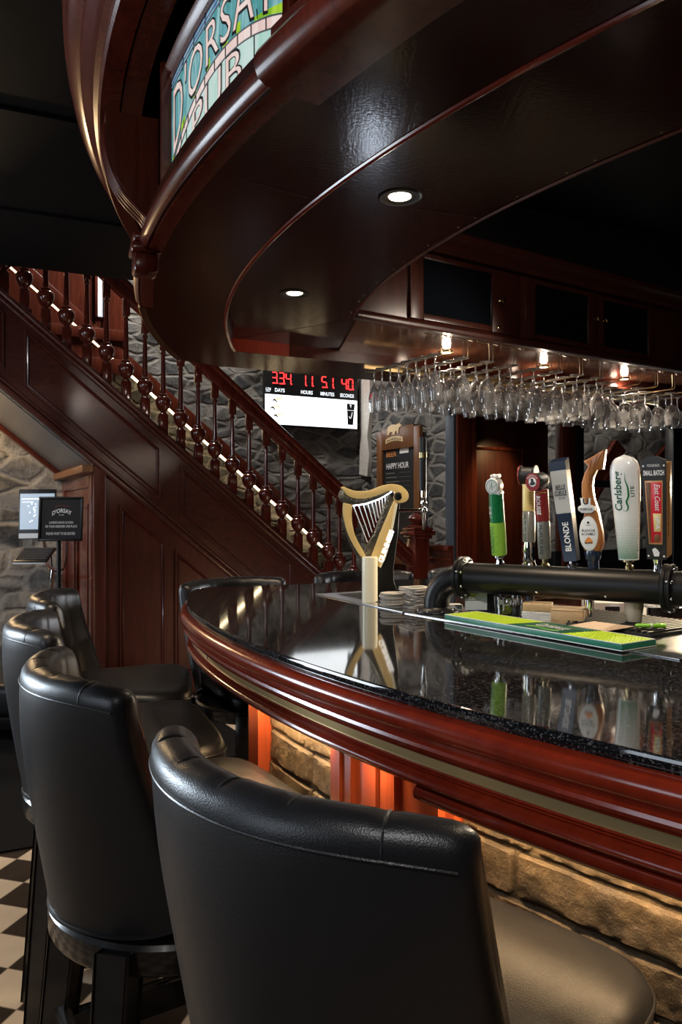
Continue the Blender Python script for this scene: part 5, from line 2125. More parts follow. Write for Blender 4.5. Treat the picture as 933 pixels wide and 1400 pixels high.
for s_, a0, a1, b0, b1 in (('BLANCHE', -0.016, 0.016, 0.004, 0.010), ('de CHAMBLY', -0.017, 0.017, -0.004, 0.002), ('UNIBROUE', -0.006, 0.006, 0.018, 0.0205)):
    add_text(b, s_, (lambda a0, a1, b0, b1: lambda u, v: MO @ Vector((a0 + (a1 - a0) * u, b0 + (b1 - b0) * v, 0)))(a0, a1, b0, b1), 0.012)
lathe(b, [(0.0, 0.0), (0.003, 0.0), (0.0, 0.0002)], MO @ Matrix.Translation((0, 0.025, 0)), 12)
t.part('lettering', b, M_INK, ov)
b = BM()
prism(b, [(-0.010, -0.018), (-0.004, -0.021), (0.006, -0.020), (0.010, -0.016), (0.004, -0.010), (0.0, -0.007), (-0.005, -0.011)], MO, 0.0004)
t.part('amber_drawing', b, M_TXTO, ov)
b = BM()
prism(b, [(-0.009, -0.0235), (0.009, -0.0225), (0.010, -0.018), (-0.004, -0.0205), (-0.010, -0.019)], MO, 0.0006)
t.part('dark_drawing', b, M_BOARDW, ov)
b = BM()
cr = [(-0.012, 0.0), (0.012, 0.0), (0.020, 0.006), (0.020, 0.014), (0.010, 0.018), (0.010, 0.034), (0.004, 0.032), (0.003, 0.020), (-0.003, 0.020), (-0.004, 0.034), (-0.014, 0.034), (-0.012, 0.018), (-0.020, 0.014), (-0.020, 0.006)]
prism(b, cr, t.MF @ Matrix.Translation((-0.006, 0.132, 0.016)), 0.007, 0.001)
cre = t.part('crest_label', b, M_WHITE)
b = BM()
add_text(b, 'U', flat_fn(t.pt(-0.013, 0.151, 0.0236), t.d * 0.013, t.up * 0.014), 0.03)
add_text(b, 'UNIBROUE', flat_fn(t.pt(-0.022, 0.138, 0.0236), t.d * 0.031, t.up * 0.0055), 0.02)
t.part('lettering', b, M_INK, cre)

# 6 white paddle
t = Tap('broad white paddle tap handle with green script and green dots towards its foot', 861, 6, 1.0, 0, 1.06)
t.turned('ferrule', [(0.010, -0.002), (0.010, 0.012), (0.007, 0.014), (0.007, 0.020), (0.015, 0.022), (0.015, 0.026), (0.0, 0.026)], M_BRASSD, 20)
PADW = lambda b_: 0.0235 + (0.0345 - 0.0235) * min(1.0, max(0.0, (b_ - 0.026) / 0.17))
prof = []
for i in range(31):
    b_ = 0.026 + 0.236 * i / 30
    w_ = PADW(b_)
    q = max(0.0, (b_ - 0.222) / 0.040)
    w_ *= sqrt(max(0.0, 1 - q ** 2.2)) if q > 0 else 1
    prof.append((max(w_, 0.0), b_))
prof[-1] = (0.0, 0.262)
b = BM()
lathe(b, [(0.0, 0.026)] + prof, t.M, 48, 1.0, 0.50)
pad = t.part('paddle', b, M_WHITE, sharp=60)


def pad_pt(a, b_, lift=0.0006):
    w_ = PADW(b_)
    c = 0.5 * w_ * sqrt(max(0.0, 1 - (a / w_) ** 2))
    return t.pt(a, b_, c + lift)


b = BM()
add_text(b, 'Carlsberg', lambda u, v: pad_pt(-0.0235 + 0.024 * (1 - v) + 0.004 - 0.004, 0.138 + 0.088 * u), 0.02, cuts=1, shear=0.1)
t.part('lettering', b, M_BGREEN, pad)
b = BM()
sw = crom([(-0.006, 0.142, 0), (0.002, 0.136, 0), (0.008, 0.144, 0), (0.005, 0.158, 0), (0.010, 0.170, 0), (0.009, 0.190, 0), (0.004, 0.206, 0), (0.004, 0.222, 0)], 6)
n_ = len(sw)
L_ = [b.verts.new(pad_pt(p.x - 0.0022 * sin(pi * (i + 0.6) / n_), p.y, 0.0008)) for i, p in enumerate(sw)]
R_ = [b.verts.new(pad_pt(p.x + 0.0022 * sin(pi * (i + 0.6) / n_), p.y, 0.0008)) for i, p in enumerate(sw)]
for i in range(n_ - 1):
    b.faces.new((L_[i], R_[i], R_[i + 1], L_[i + 1]))
t.part('swash', b, M_DGREEN, pad)
b = BM()
add_text(b, 'LITE', lambda u, v: pad_pt(0.0225 - 0.0075 * v, 0.168 + 0.024 * u), 0.02, cuts=1)
t.part('lettering', b, M_BGREEN, pad)
b = BM()
for j in range(30):
    b_ = 0.030 + 0.0030 * j
    w_ = PADW(b_)
    sz = 0.00145 * (1 - j / 32) + 0.00025
    for i in range(-9, 10):
        a = (i + 0.5 * (j % 2)) * 0.0033
        if abs(a) > w_ * 0.93:
            continue
        b.faces.new([b.verts.new(pad_pt(a + dx * sz, b_ + dy * sz, 0.0005)) for dx, dy in ((-1, 0), (0, -1.1), (1, 0), (0, 1.1))])
dots = t.part('green_dots', b, M_DGREEN, pad)
dots['kind'] = 'stuff'

# 7 wooden box with a black front
t = Tap('boxy maple tap handle with a black front and a long red and yellow plate', 900, 8)
t.turned('ferrule', [(0.015, -0.012), (0.012, 0.0), (0.009, 0.02), (0.012, 0.034), (0.0, 0.034)], M_CHROME, 20)


def quad_box(name, pts_ab, c0, c1, mat, parent=None, bev=0.0012):
    b = BM()
    prism(b, pts_ab, t.MF @ Matrix.Translation((0, 0, c0)), c1 - c0, bev)
    return t.part(name, b, mat, parent)


bd_ = quad_box('wood_body', [(-0.0200, 0.034), (0.0215, 0.034), (0.0275, 0.255), (-0.0265, 0.255)], -0.050, 0.006, M_OAK)
fr_ = quad_box('black_front', [(-0.0205, 0.032), (0.0220, 0.032), (0.0278, 0.262), (0.010, 0.272), (-0.010, 0.272), (-0.0270, 0.262)], 0.006, 0.012, M_INK)
quad_box('wood_frame', [(-0.0145, 0.068), (0.0150, 0.068), (0.0195, 0.216), (-0.0195, 0.216)], 0.0115, 0.0132, M_OAK, fr_, 0.0005)
quad_box('red_plate', [(-0.0090, 0.072), (0.0130, 0.072), (0.0172, 0.212), (-0.0060, 0.212)], 0.0130, 0.0138, M_SCAR, fr_, 0.0002)
quad_box('plate_shade', [(-0.0125, 0.072), (-0.0095, 0.072), (-0.0065, 0.212), (-0.0172, 0.212)], 0.0130, 0.0136, M_BOARDW, fr_, 0.0002)  # dark strip drawn as shade along the red plate
quad_box('yellow_plate', [(-0.0020, 0.098), (0.0125, 0.098), (0.0145, 0.140), (-0.0035, 0.140)], 0.0136, 0.0143, M_YELL, fr_, 0.0002)
quad_box('dark_figure', [(-0.0030, 0.074), (0.0100, 0.074), (0.0110, 0.088), (0.0040, 0.093), (-0.0030, 0.088)], 0.0136, 0.0143, M_BOARDW, fr_, 0.0002)
t.flat_text('East Coast', 0.0015, 0.0135, 0.146, 0.208, 0.0145, M_TXTW, fr_, -1, 0.01, 0.3)
t.flat_text('IPA', 0.0015, 0.0105, 0.104, 0.134, 0.0149, M_TXTW, fr_, -1, 0.02, 0.2)
t.flat_text('SMALL BATCH', -0.022, 0.023, 0.228, 0.240, 0.0127, M_TXTW, fr_, 0, 0.03)
t.flat_text('MOOSEHEAD', -0.013, 0.014, 0.248, 0.254, 0.0127, M_TXTW, fr_)
b = BM()
prism(b, [(-0.004, 0.040), (0.006, 0.040), (0.008, 0.048), (0.004, 0.055), (-0.002, 0.060), (-0.008, 0.056), (-0.006, 0.048)], t.MF @ Matrix.Translation((0, 0, 0.012)), 0.0008)
for a_, b_ in ((-0.0165, 0.040), (0.0175, 0.040), (-0.022, 0.250), (0.023, 0.250)):
    lathe(b, [(0.0, 0.012), (0.0024, 0.012), (0.0018, 0.0132), (0.0, 0.0134)], t.MF @ Matrix.Translation((a_, b_, 0)), 10)
t.part('white_emblem', b, M_TXTW, fr_)
b = BM()
add_text(b, 'MOOSEHEAD SMALL BATCH', lambda u, v: t.pt(0.0222 + 0.006 * (0.210 - 0.125 * u - 0.034) / 0.221, 0.210 - 0.125 * u, -0.018 + 0.012 * v), 0.02)
t.part('lettering', b, M_BOARDW, bd_)

# ------------------------------------------------------------------ harp tap
HD = 2.40
HO = P(505, 822, HD)
hp = Thing('harp_tap', 'gold harp-shaped beer tap with white strings on a black body behind a cream column', 'beer tap', loc=(HO.x, HO.y, CT))
HX = Vector((cos(rad(6)), sin(rad(6)), 0))
HY = Vector((-HX.y, HX.x, 0))
SCL = HD / FPX / 7.0


def hpt(x, y, c=0.0):
    """crop coordinates of the photographed harp (7 per pixel, origin 440,650) -> world; c towards the camera"""
    zz = EYE - (650 + y / 7.0 - CYP) / FPX * HD
    return HO + HX * ((x - 455) * SCL) - HY * c + Vector((0, 0, zz - HO.z))


MH = frame(hpt(455, 0, 0), HX, (0, 0, 1), -HY)
zH0 = hpt(455, 0).z


def hpoly(pts):
    return [((x - 455) * SCL, -y * SCL) for x, y in pts]


def hprism(name, pts, c0, c1, mat, parent=None, bev=0.0, label=None):
    b = BM()
    prism(b, hpoly(pts), MH @ Matrix.Translation((0, 0, c0)), c1 - c0, bev)
    return hp.part(name, b, mat, parent, label, sharp=50)


def smooth(pts, n=5):
    return [(v.x, v.y) for v in crom([(a, b, 0) for a, b in pts], n)]


# black body behind
hprism('tower_body', [(765, 235), (700, 235), (640, 420), (560, 760), (520, 900), (505, 1185), (690, 1175), (735, 1110), (705, 1020), (700, 900), (745, 560)], -0.055, -0.012, M_BLACKM, None, 0.004)
hb = hp.o.children[-1]
# neck with its scroll
neck_top = smooth([(180, 118), (205, 108), (260, 132), (330, 150), (420, 148), (500, 128), (570, 100), (640, 84), (700, 84), (760, 100), (805, 135), (832, 180), (828, 225), (795, 255), (745, 265), (705, 250), (690, 215), (700, 180)], 4)
neck_bot = smooth([(690, 150), (640, 150), (570, 175), (480, 208), (390, 225), (320, 222), (260, 205), (225, 178)], 4)
hprism('harp_neck', neck_top + neck_bot, -0.006, 0.012, M_GOLD, None, 0.0015)
nk = hp.o.children[-1]
hprism('engraved_neck_edge', smooth([(160, 215), (165, 170), (195, 120), (215, 150), (240, 190), (300, 218), (390, 228), (480, 212), (570, 180), (650, 152)], 4) + smooth([(660, 168), (590, 200), (500, 240), (420, 262), (330, 282), (260, 278), (205, 262)], 4), -0.012, 0.008, M_PEWTER, nk, 0.001)
b = BM()
tube(b, [hpt(728 + 36 * cos(a * 0.5), 200 + 36 * sin(a * 0.5), 0.012) for a in range(13)], 0.0016, 6)
lathe(b, [(0.0, 0.0), (0.0095, 0.0), (0.0095, 0.016), (0.0, 0.017)], MH @ Matrix.Translation(((728 - 455) * SCL, -200 * SCL, 0)), 20)
hp.part('scroll_eye', b, M_BLACKM, nk)
# fore pillar
fo = smooth([(205, 262), (200, 340), (212, 430), (240, 540), (290, 650), (345, 740), (372, 775)], 4)
fi = smooth([(420, 775), (395, 720), (350, 640), (310, 550), (288, 450), (284, 360), (290, 282)], 4)
hprism('harp_pillar', fo + fi, -0.008, 0.010, M_GOLD, None, 0.0015)
pl_ = hp.o.children[-1]
hprism('engraved_pillar_edge', smooth([(205, 430), (232, 560), (285, 690), (372, 822)], 4) + smooth([(400, 770), (345, 700), (290, 610), (245, 520), (222, 440)], 4), -0.012, 0.006, M_PEWTER, pl_, 0.001)
# sound box
hprism('harp_soundbox', [(690, 240), (728, 270), (700, 400), (650, 620), (600, 790), (560, 880), (520, 860), (470, 770), (560, 540)], -0.010, 0.012, M_GOLD, None, 0.0015)
sb = hp.o.children[-1]
hprism('engraved_soundbox_edge', [(640, 170), (692, 235), (600, 460), (478, 765), (395, 770), (410, 705), (500, 560)], -0.012, 0.004, M_PEWTER, sb, 0.001)
# white lettering up the sound box
dirv = (hpt(660, 530, 0) - hpt(545, 840, 0))
LL = dirv.length
dv = dirv.normalized()
pv = (dv.cross(-HY)).normalized()
if pv.x > 0:
    pv = -pv
b = BM()
o_ = hpt(582, 836, 0.0128)
add_text(b, 'GUINNESS', flat_fn(o_, dv * LL * 0.98, pv * 0.0165), 0.03)
hp.part('lettering', b, emit('lit_white_lettering', (1.0, 1.0, 1.0), 1.2), sb)
hprism('pale_edge_strip', [(700, 265), (726, 275), (655, 640), (604, 800), (560, 885), (552, 872), (590, 780), (640, 620)], 0.0118, 0.0126, M_CREAM, sb)  # plain cream strip along the sound box edge
# strings
tops = [(300, 282), (350, 278), (398, 272), (440, 262), (480, 250), (515, 238), (550, 224), (580, 210), (610, 196)]
bots = [(440, 640), (462, 592), (485, 545), (508, 498), (528, 452), (548, 410), (568, 365), (590, 322), (612, 280)]
for a, c in zip(tops, bots):
    b = BM()
    tube(b, [hpt(*a, -0.002), hpt(*c, -0.002)], 0.0017, 8)
    hp.part('string', b, M_WHITE)
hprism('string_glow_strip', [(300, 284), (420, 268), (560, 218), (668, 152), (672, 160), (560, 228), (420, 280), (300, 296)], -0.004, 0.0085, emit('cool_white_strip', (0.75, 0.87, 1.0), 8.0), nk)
# cream column in front
cz = (hpt(445, 770).z, CT)
b = BM()
cpos = hpt(445, 1225, 0.036)
lathe(b, [(0.0, CT + 0.001), (0.0245, CT + 0.001), (0.0245, cz[0] - 0.003), (0.022, cz[0]), (0.0, cz[0])], Matrix.Translation((cpos.x, cpos.y, 0)), 36)
hp.part('cream_column', b, M_CREAM)
# black handle and faucet behind the body
hx = lambda px, py: P(px, py, 2.47)
b = BM()
bot, topz = hx(578.5, 671).z, hx(578.5, 598).z
lathe(b, [(0.0, bot), (0.0115, bot), (0.0125, bot + 0.02), (0.0120, (bot + topz) / 2), (0.0125, topz - 0.01), (0.011, topz), (0.0, topz)], Matrix.Translation((hx(578.5, 600).x, 2.47, 0)), 24)
hh = hp.part('faucet_handle', b, M_BLACKM)
b = BM()
zb0, zb1 = hx(0, 626).z, hx(0, 619).z
lathe(b, [(0.0126, zb0), (0.0133, zb0), (0.0133, zb1), (0.0126, zb1)], Matrix.Translation((hx(578.5, 600).x, 2.47, 0)), 24)
hp.part('gold_band', b, M_BRASSD, hh)
b = BM()
xx = hx(579.5, 0).x
lathe(b, [(0.0, hx(0, 725).z), (0.004, hx(0, 724).z), (0.008, hx(0, 704).z), (0.010, hx(0, 702).z), (0.0115, hx(0, 700).z), (0.0115, hx(0, 694).z), (0.008, hx(0, 692).z), (0.011, hx(0, 688).z), (0.009, hx(0, 684).z), (0.007, hx(0, 681).z), (0.0095, hx(0, 680).z), (0.0100, hx(0, 671).z), (0.0, hx(0, 670).z)], Matrix.Translation((xx, 2.47, 0)), 20)
zf = hx(0, 698).z
cyl(b, (xx, 2.47, zf), (hx(541, 0).x, 2.425, zf), 0.006, 0.007, 16)
hp.part('faucet', b, M_CHROME)

# ------------------------------------------------------------------ coasters, cup, cards and boxes round the pipe
def stack(center, n, r, th, z0, what, shape='round', seed=1):
    rnd = random.Random(seed)
    for i in range(n):
        b = BM()
        jx, jy = rnd.uniform(-0.004, 0.004), rnd.uniform(-0.004, 0.004)
        M = Matrix.Translation((center[0] + jx, center[1] + jy, z0 + i * th)) @ Matrix.Rotation(rnd.uniform(-0.3, 0.3) + (0.5 if shape == 'square' else 0), 4, 'Z')
        if shape == 'round':
            lathe(b, [(0.0, 0.0), (r - 0.0006, 0.0), (r, 0.0006), (r, th - 0.001), (r - 0.0006, th - 0.0004), (0.0, th - 0.0004)], M, 36)
        else:
            box(b, (0, 0, th / 2 - 0.0002), (2 * r, 2 * r, th - 0.0006), M, 0.0006)
        pos = 'topmost' if i == n - 1 else ('bottom one' if i == 0 else '%s from the bottom' % ORD[i])
        o = single('coaster', b, M_COAST, 'white pulp coaster, %s, %s' % (pos, what), 'coaster', 'stacked beer coasters', loc=(center[0], center[1], z0 + i * th))
        if i == n - 1 and shape == 'square':
            b = BM()
            M2 = frame((center[0], center[1], z0 + n * th - 0.0001), (0.9, 0.3, 0), (-0.3, 0.9, 0), (0, 0, 1))
            box(b, (0, 0.0, 0), (r * 1.1, r * 0.5, 0.0006), M2)
            mesh_obj('green_print', b, M_BGREEN, o, Matrix.Translation((center[0], center[1], z0 + i * th)).inverted())


ca_ = G(538, 833, CT)
stack((ca_.x + 0.0, ca_.y + 0.035), 10, 0.036, 0.0042, CT + 0.0028, 'in the round stack by the harp', 'round', 2)
cb2 = G(572, 834, CT)
stack((cb2.x, cb2.y + 0.045), 14, 0.040, 0.0042, CT + 0.0028, 'in the square stack by the elbow', 'square', 4)

ZT = CT + 0.0026


def on_counter(px, py):
    return G(px, py, ZT)


# menu card holder
g0 = on_counter(651, 841) + Vector((0, 0.02, 0))
ch = Thing('card_holder', 'black upright card holder with a white card standing behind the pipe elbow', 'card holder', loc=g0)
a, c = P(632, 836, g0.y), P(672, 812, g0.y)
bm = BM()
box(bm, ((P(650, 0, g0.y).x + P(676, 0, g0.y).x) / 2, g0.y + 0.02, ZT + 0.032), (P(676, 0, g0.y).x - P(634, 0, g0.y).x, 0.03, 0.062), None, 0.003)
ch.part('holder', bm, M_BLACKP)
bm = BM()
w0, w1 = P(634.5, 0, g0.y).x, P(664.5, 0, g0.y).x
box(bm, ((w0 + w1) / 2 + 0.004, g0.y + 0.003, ZT + 0.034), (w1 - w0, 0.001, 0.046), None)
cd_ = ch.part('card', bm, M_PAPER)
bm = BM()
for i, (l, zz) in enumerate(((0.5, 0.049), (0.3, 0.042), (0.75, 0.038))):
    bar(bm, ((w0 + 0.008), g0.y + 0.0020, ZT + zz), (w0 + 0.008 + (w1 - w0) * 0.8 * l, g0.y + 0.0020, ZT + zz), 0.0008, 0.0016)
ch.part('print', bm, M_INK, cd_)
# low dish and small white card at left
g1 = on_counter(620, 837) + Vector((0, 0.03, 0))
bm = BM()
M = Matrix.Translation(g1) @ Matrix.Rotation(0.1, 4, 'Z')
box(bm, (0, 0, 0.010), (0.055, 0.03, 0.018), M, 0.002)
single('sugar_packet_box', bm, M_PAPER, 'small white box lying between the pipe elbow and the card holder', 'box', loc=g1)
g1 = on_counter(645, 846)
bm = BM()
lathe(bm, [(0.0, 0.0), (0.024, 0.0), (0.030, 0.003), (0.033, 0.013), (0.031, 0.013), (0.028, 0.005), (0.0, 0.003)], Matrix.Translation(g1), 28)
single('glass_dish', bm, plain('smoky_dish', (0.05, 0.03, 0.022), 0.1, coat=0.5), 'low dark glass dish in front of the card holder', 'dish', loc=g1)

# tumbler with a dark drink
g2 = on_counter(695, 846)
tm_ = Thing('tumbler', 'short clear tumbler half full of dark drink standing under the pipe', 'glass', loc=g2)
bm = BM()
lathe(bm, [(0.0, 0.0), (0.030, 0.0), (0.033, 0.004), (0.0365, 0.058), (0.0350, 0.0585), (0.0315, 0.008), (0.0, 0.007)], Matrix.Translation(g2), 28)
tm_.part('glass_body', bm, M_GLASS)
bm = BM()
lathe(bm, [(0.0, 0.0085), (0.0308, 0.0095), (0.0330, 0.038), (0.0, 0.038)], Matrix.Translation(g2), 28)
tm_.part('drink', bm, M_COLA)
for i in range(4):
    bm = BM()
    box(bm, (0, 0, 0), (0.016, 0.016, 0.016), Matrix.Translation(g2 + Vector((0.014 * cos(i * 1.7), 0.014 * sin(i * 1.7), 0.040 + 0.002 * i))) @ Matrix.Rotation(i * 0.6, 4, (1, 0.5, 0.3)), 0.003)
    tm_.part('ice_cube', bm, M_GLASS)

# wooden caddies of paper and coasters
M_BIRCH = wood('pale_birch', (0.42, 0.26, 0.12), (0.62, 0.44, 0.24), 0.45, 0.1, 'X', 8)
for (x0, x1, y0, y1, dep, m, lab, nm) in ((716, 757, 850, 835, 0.06, M_PAPER, 'stack of cream napkins lying right of the dark tumbler', 'napkin_stack'),
                                          (757, 797, 852, 834, 0.07, M_BIRCH, 'low birch wood box right of the cream napkins', 'wooden_box')):
    g = on_counter((x0 + x1) / 2, y0) + Vector((0, 0.0, 0))
    wdt = (x1 - x0) / FPX * g.y
    hgt = (y0 - y1) / FPX * g.y
    M = Matrix.Translation(g) @ Matrix.Rotation(-0.35, 4, 'Z')
    if nm == 'wooden_box':
        t = Thing(nm, lab, 'box', loc=g)
        bm = BM()
        box(bm, (0, 0, 0.002), (wdt, dep, 0.004), M)
        for q in ((0, -dep / 2, wdt, 0.005), (0, dep / 2, wdt, 0.005), (-wdt / 2, 0, 0.005, dep), (wdt / 2, 0, 0.005, dep)):
            box(bm, (q[0], q[1], hgt * 0.5), (q[2], q[3], hgt), M, 0.001)
        t.part('box_body', bm, m)
        bm = BM()
        box(bm, (0, 0, hgt + 0.003), (wdt + 0.004, dep + 0.004, 0.006), M, 0.002)
        t.part('lid', bm, m)
    else:
        t = Thing(nm, lab, 'napkins', loc=g)
        bm = BM()
        for i in range(8):
            box(bm, (0.001 * sin(i * 2.3), 0, hgt * (i + 0.5) / 8), (wdt, dep, hgt / 8 - 0.0006), M, 0.0006)
        t.part('sheets', bm, m)
g = on_counter(736, 850)
bm = BM()
M = Matrix.Translation(g + Vector((0, 0.0, 15 / FPX * g.y + 0.001))) @ Matrix.Rotation(-0.35, 4, 'Z')
box(bm, (0, 0, 0.010), (0.070, 0.055, 0.020), M, 0.002)
single('birch_caddy', bm, M_BIRCH, 'pale birch block lying on the stack of cream napkins', 'block', loc=g + Vector((0, 0, 0.03)))
# faucets under the pipe
for px, m, nm in ((722, M_NAVY, 'dark blue'), (804, M_CHROME, 'chrome')):
    t_ = pipe_t(px)
    c = PA + pd * t_ - pF * 0.012 + Vector((0, 0, -PRAD + 0.003))
    bm = BM()
    lathe(bm, [(0.0, -0.045), (0.007, -0.045), (0.0085, -0.030), (0.012, -0.028), (0.012, 0.0), (0.0, 0.0)], Matrix.Translation(c), 18)
    tw.part('faucet', bm, m, label='%s faucet under the pipe' % nm)
# kraft card, pen and paper cup on the black mat
zk = CT + 0.0152
pts_k = [G(775, 856, zk), G(826, 864, zk), G(868, 857, zk), G(812, 850, zk)]
bm = BM()
slab(bm, [(p.x, p.y) for p in pts_k], zk, zk + 0.0012)
single('kraft_card', bm, M_KRAFT, 'flat buff cardboard coaster sheet lying on the black drip mat', 'card', loc=(pts_k[0].x, pts_k[0].y, zk))
pa, pb = G(869, 855, zk + 0.005), G(911, 856, zk + 0.005)
pn = Thing('pen', 'lime green pen lying on the black drip mat beside the paper cup', 'pen', loc=pa)
bm = BM()
tube(bm, [pa, pa + (pb - pa) * 0.06, pa + (pb - pa) * 0.50], [0.0022, 0.0045, 0.0050], 14)
tube(bm, [pa + (pb - pa) * 0.56, pa + (pb - pa) * 0.96, pb], [0.0050, 0.0046, 0.0030], 14)
pn.part('barrel', bm, M_PEN)
bm = BM()
tube(bm, [pa + (pb - pa) * 0.50, pa + (pb - pa) * 0.56], 0.0051, 14)
pn.part('grip_ring', bm, M_WHITE)
bm = BM()
bar(bm, pa + (pb - pa) * 0.70 + Vector((0, 0, 0.006)), pb + Vector((0, 0, 0.006)), 0.003, 0.0012)
pn.part('clip', bm, M_PEN)
g3 = G(874, 852, zk)
g3 = Vector((g3.x, g3.y + 0.03, zk))
cu = Thing('paper_cup', 'small cream paper cup standing upside down under the right end of the pipe', 'cup', loc=g3)
bm = BM()
lathe(bm, [(0.0, 0.0), (0.017, 0.0), (0.0175, 0.002), (0.024, 0.050), (0.0245, 0.052), (0.0225, 0.052), (0.0165, 0.004), (0.0, 0.003)], Matrix.Translation(g3), 28)
cu.part('cup_body', bm, plain('cream_paper', (0.62, 0.52, 0.38), 0.7))
bm = BM()
lathe(bm, [(0.0235, 0.0505), (0.0260, 0.0515), (0.0260, 0.0535), (0.0235, 0.054)], Matrix.Translation(g3), 28)
cu.part('rim', bm, M_PAPER)

# work bench of stainless steel on the bartender's side, with an ice bin and a towel box
wb = Thing('work_bench', 'lit stainless steel work bench behind the counter under the pipe', 'work bench', loc=MT @ Vector((0.5, 0.75, -0.30)))
bm = BM()
box(bm, (0.55, 0.80, -0.175), (1.3, 0.42, 0.03), MT, 0.004)
wb.part('bench_top', bm, M_STEEL)
bm = BM()
box(bm, (0.55, 1.00, -0.05), (1.3, 0.02, 0.25), MT, 0.004)
wb.part('splash_back', bm, M_STEEL)
for x in (-0.05, 1.15):
    for y in (0.62, 0.98):
        bm = BM()
        bar(bm, MT @ Vector((x, y, -0.19)), MT @ Vector((x, y, -CT)), 0.035, 0.035, up=(1, 0, 0))
        wb.part('leg', bm, M_STEEL)


def bx_at(x0, x1, y0, y1, d, dep):
    a, c = P(x0, y1, d), P(x1, y0, d)
    return a, c


bn = Thing('ice_bin', 'bright steel ice bin full of ice under the right end of the pipe', 'ice bin', loc=P(905, 842, 2.22))
a, c = P(886, 850, 2.16), P(962, 831, 2.16)
zt_ = c.z
bm = BM()
zf0 = MT.translation.z - 0.16
for q in ((a.x, c.x, 2.16, 2.17), (a.x, c.x, 2.36, 2.37), (a.x, a.x + 0.01, 2.16, 2.37), (c.x - 0.01, c.x, 2.16, 2.37)):
    box(bm, ((q[0] + q[1]) / 2, (q[2] + q[3]) / 2, (zf0 + zt_) / 2), (q[1] - q[0], q[3] - q[2], zt_ - zf0), None, 0.002)
box(bm, ((a.x + c.x) / 2, 2.265, zf0 + 0.005), (c.x - a.x, 0.20, 0.01))
bn.part('bin', bm, M_STEEL)
rnd = random.Random(8)
bm = BM()
for i in range(150):
    p = Vector((rnd.uniform(a.x + 0.015, c.x - 0.015), rnd.uniform(2.18, 2.35), zt_ - 0.03 + rnd.uniform(-0.012, 0.022)))
    box(bm, (0, 0, 0), (0.018, 0.018, 0.018), Matrix.Translation(p) @ Matrix.Rotation(rnd.uniform(0, 3), 4, (rnd.random(), rnd.random(), rnd.random() + 0.01)), 0.002, 1)
ice = bn.part('ice', bm, plain('ice_cubes', (0.75, 0.76, 0.78), 0.12, coat=0.5, vary=0.3, scale=40))
ice['kind'] = 'stuff'
nbx = Thing('towel_box', 'white paper towel box standing behind the pipe beside the paper cup', 'box', loc=P(835, 845, 2.25))
a, c = P(813, 850, 2.20), P(862, 824, 2.20)
bm = BM()
box(bm, ((a.x + c.x) / 2, 2.26, (zf0 + c.z) / 2), (c.x - a.x, 0.12, c.z - zf0), None, 0.004)
nbx.part('box_body', bm, M_PAPER)
bm = BM()
box(bm, ((a.x + c.x) / 2, 2.198, c.z - 0.018), ((c.x - a.x) * 0.4, 0.002, 0.014), None)
nbx.part('slot', bm, M_INK)

# ================================================================== ON THE WALLS
# countdown screen
TVW = 1.40


def wpt(px, py, w):
    """point on a plane parallel to the stair at offset w that shows at the pixel"""
    t = t_px(px, w)
    q = S(t, w, 0)
    return Vector((q.x, q.y, EYE - (py - CYP) / FPX * q.y))


t0, t1 = t_px(362, TVW), t_px(489.5, TVW)
zt0, zb0 = wpt(362, 500, TVW).z, wpt(425, 584.5, TVW).z
TWd = t1 - t0
THt = TWd * 0.60
tvp = S((t0 + t1) / 2, TVW + 0.05, zb0 + THt / 2)
tv = Thing('countdown_screen', 'lit screen on the stone wall with red countdown digits above a white panel', 'screen', loc=tvp)
MTV = frame(S(t0, TVW, zb0), U, (0, 0, 1), -N)
bm = BM()
box(bm, (TWd / 2, THt / 2, -0.03), (TWd, THt, 0.05), MTV, 0.006)
tv.part('case', bm, M_BLACKP)
bm = BM()
box(bm, (TWd / 2, THt * 0.255, -0.003), (TWd * 0.985, THt * 0.465, 0.004), MTV)
scr = tv.part('white_panel', bm, M_SCREEN)
# where the words sit, from the photograph
vb = lambda py: (wpt(425, py, TVW).z - zb0)
for s_, u0, u1 in (('DAYS', 0.105, 0.205), ('HOURS', 0.375, 0.50), ('MINUTES', 0.585, 0.735), ('SECONDS', 0.80, 0.955)):
    bm = BM()
    add_text(bm, s_, flat_fn(MTV @ Vector((TWd * u0, THt * 0.530, 0.0005)), U * (TWd * (u1 - u0)), Vector((0, 0, THt * 0.060))), 0.02)
    tv.part('lettering', bm, M_SCRTXT)
bm = BM()
add_text(bm, 'LDI', flat_fn(MTV @ Vector((TWd * 0.012, THt * 0.545, 0.0005)), U * (TWd * 0.05), Vector((0, 0, THt * 0.042))), 0.02)
bar(bm, MTV @ Vector((TWd * 0.012, THt * 0.528, 0.0005)), MTV @ Vector((TWd * 0.055, THt * 0.528, 0.0005)), 0.002, 0.004)
tv.part('lettering', bm, M_SCRTXT)
SEG = {'0': 'abcdef', '1': 'bc', '2': 'abged', '3': 'abgcd', '4': 'fgbc', '5': 'afgcd'}


def digit(b, ch, x, y, w_, h_):
    k = w_ * 0.17
    sg = {'a': (0, h_, w_, h_), 'g': (0, h_ / 2, w_, h_ / 2), 'd': (0, 0, w_, 0), 'f': (0, h_ / 2, 0, h_), 'e': (0, 0, 0, h_ / 2), 'b': (w_, h_ / 2, w_, h_), 'c': (w_, 0, w_, h_ / 2)}
    for s in SEG[ch]:
        x0, y0, x1, y1 = sg[s]
        d = Vector((x1 - x0, y1 - y0, 0)).normalized() * (k * 0.55)
        bar(b, MTV @ Vector((x + x0 + d.x, y + y0 + d.y, 0.001)), MTV @ Vector((x + x1 - d.x, y + y1 - d.y, 0.001)), k, 0.003, up=-N)


